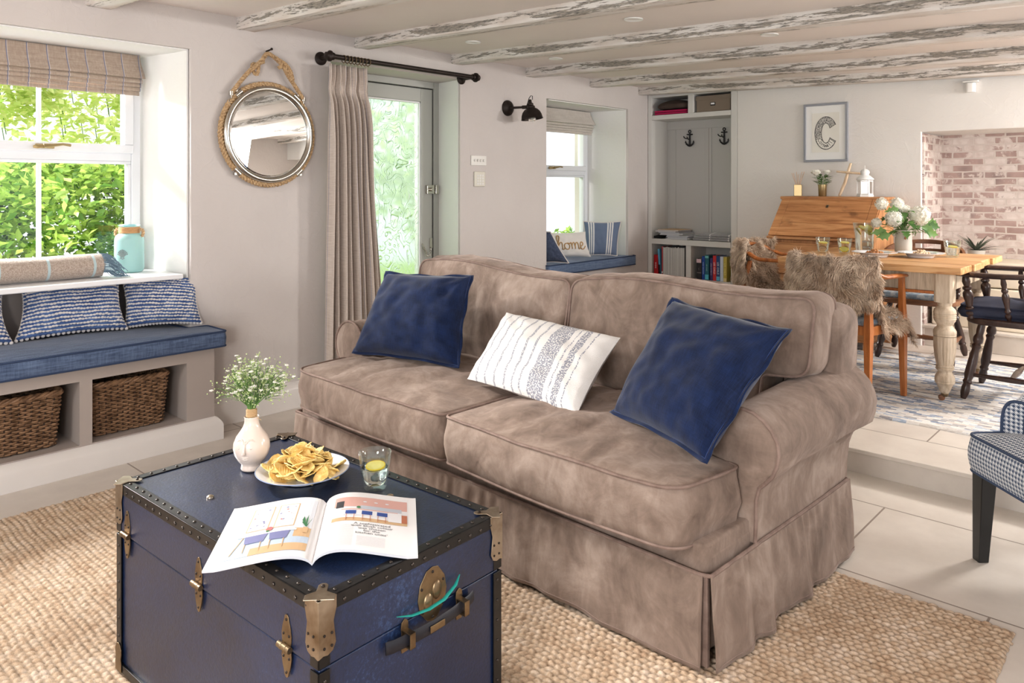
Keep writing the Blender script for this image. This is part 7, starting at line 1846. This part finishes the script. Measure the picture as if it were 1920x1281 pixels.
# big lobed fig leaves, upper left pane
r=thing('fig_branch','branch of large lobed dark green leaves outside the upper left pane','branch',(-5.1,.9,1.2)); b=MB(); st=MB(); rnd=random.Random(6)
def lobed_leaf(b,p,d,up,S):
    d=Vector(d).normalized(); s=d.cross(Vector(up)).normalized(); up=s.cross(d)
    pts=[]; n=7; N=n*6
    for i in range(N):
        t=i/N; a=lerp(-2.5,2.5,t); lob=.45+.55*abs(math.cos(a*1.4)); r_=S*lob*(1-.12*abs(a)); pts.append(Vector(p)+d*(S*.35+r_*math.cos(a)*.75)+s*(r_*math.sin(a)*.75)-up*(r_*.22))
    b.add([Vector(p)+d*S*.35]+pts+[Vector(p)],[(0,i+1,i+2) for i in range(N-1)]+[(0,N,N+1),(0,N+1,1)])
for (y,z,S) in [(-.28,.62,.12),(-.12,.60,.13),(.02,.56,.13),(.14,.50,.12),(-.30,.46,.13),(-.14,.42,.14),(.0,.40,.13),(.10,.36,.12),(-.32,.30,.13),(-.18,.26,.14),(-.04,.24,.13),(.06,.28,.12),(-.40,.55,.12),(-.42,.38,.13),(-.24,.16,.12),(-.08,.12,.12),(.27,.52,.11)]:
    p=Vector((rnd.uniform(-.15,.2),y,z)); d=(.5,rnd.uniform(-.2,.9),rnd.uniform(-.6,.1)); lobed_leaf(b,p,d,(1,-.2,.9),S*1.15); st.tube([(-.1,-.5,.1),Vector((-.1,y-.1,z-.12)),p],.005,n=5)
b.build('leaves',M['leaf_big'],r,smooth=False); st.build('stems',M['stem'],r)
# ================================================================== light, sky, camera
sc=bpy.context.scene
w=bpy.data.worlds.new('World'); sc.world=w; w.use_nodes=True; nt=w.node_tree; nt.nodes.clear()
bg=nt.nodes.new('ShaderNodeBackground'); bg.inputs[0].default_value=(.93,.965,1,1); bg.inputs[1].default_value=1.5; ow=nt.nodes.new('ShaderNodeOutputWorld'); nt.links.new(bg.outputs[0],ow.inputs[0])
def area(name,loc,target,size,power,col=(1,1,1),sy=None,spread=None):
    l=bpy.data.lights.new(name,'AREA'); l.energy=power; l.color=col; l.size=size
    if sy: l.shape='RECTANGLE'; l.size_y=sy
    if spread: l.spread=R(spread)
    o=bpy.data.objects.new(name,l); C.objects.link(o); o.location=loc; o.rotation_euler=(Vector(target)-Vector(loc)).to_track_quat('-Z','Y').to_euler(); return o
def sun(name,d,power,ang,col=(1,1,1)):
    l=bpy.data.lights.new(name,'SUN'); l.energy=power; l.angle=R(ang); l.color=col; o=bpy.data.objects.new(name,l); C.objects.link(o); o.rotation_euler=Vector(d).to_track_quat('-Z','Y').to_euler(); o.location=(0,0,6); return o
sun('sun',(1,.16,-.47),4.2,9,(1,.97,.92))
area('garden_sky_light',(-5.45,.35,2.2),(-2.3,1.3,.5),.42,240,(1,.98,.95))
area('added_ceiling_fill',(-.2,-.9,1.1),(-.8,1.6,2.1),.6,46,(1,.98,.96))  # added lamp aimed upward to brighten the ceiling, no real fitting
area('camera_left_softbox',(-2.2,-1.9,1.95),(-1.9,3.5,.6),.7,42,(1,.98,.95))
area('dining_window_light',(.45,5.55,1.93),(-.9,2.6,.3),.45,120,(1,.97,.93))
area('dining_back_window_light',(1.9,4.6,1.6),(-1.6,5.2,.8),.9,60,(1,.98,.96))
cam=bpy.data.cameras.new('Camera'); co=bpy.data.objects.new('Camera',cam); C.objects.link(co); sc.camera=co
co.location=(0,0,1.22); co.rotation_euler=(PI/2,0,R(42.48)); cam.sensor_width=36; cam.lens=1425/1920*36; cam.shift_y=-290.5/1920; cam.clip_start=.05
sc.view_settings.view_transform='Standard'; sc.view_settings.look='None'; sc.view_settings.exposure=0; sc.view_settings.gamma=.92
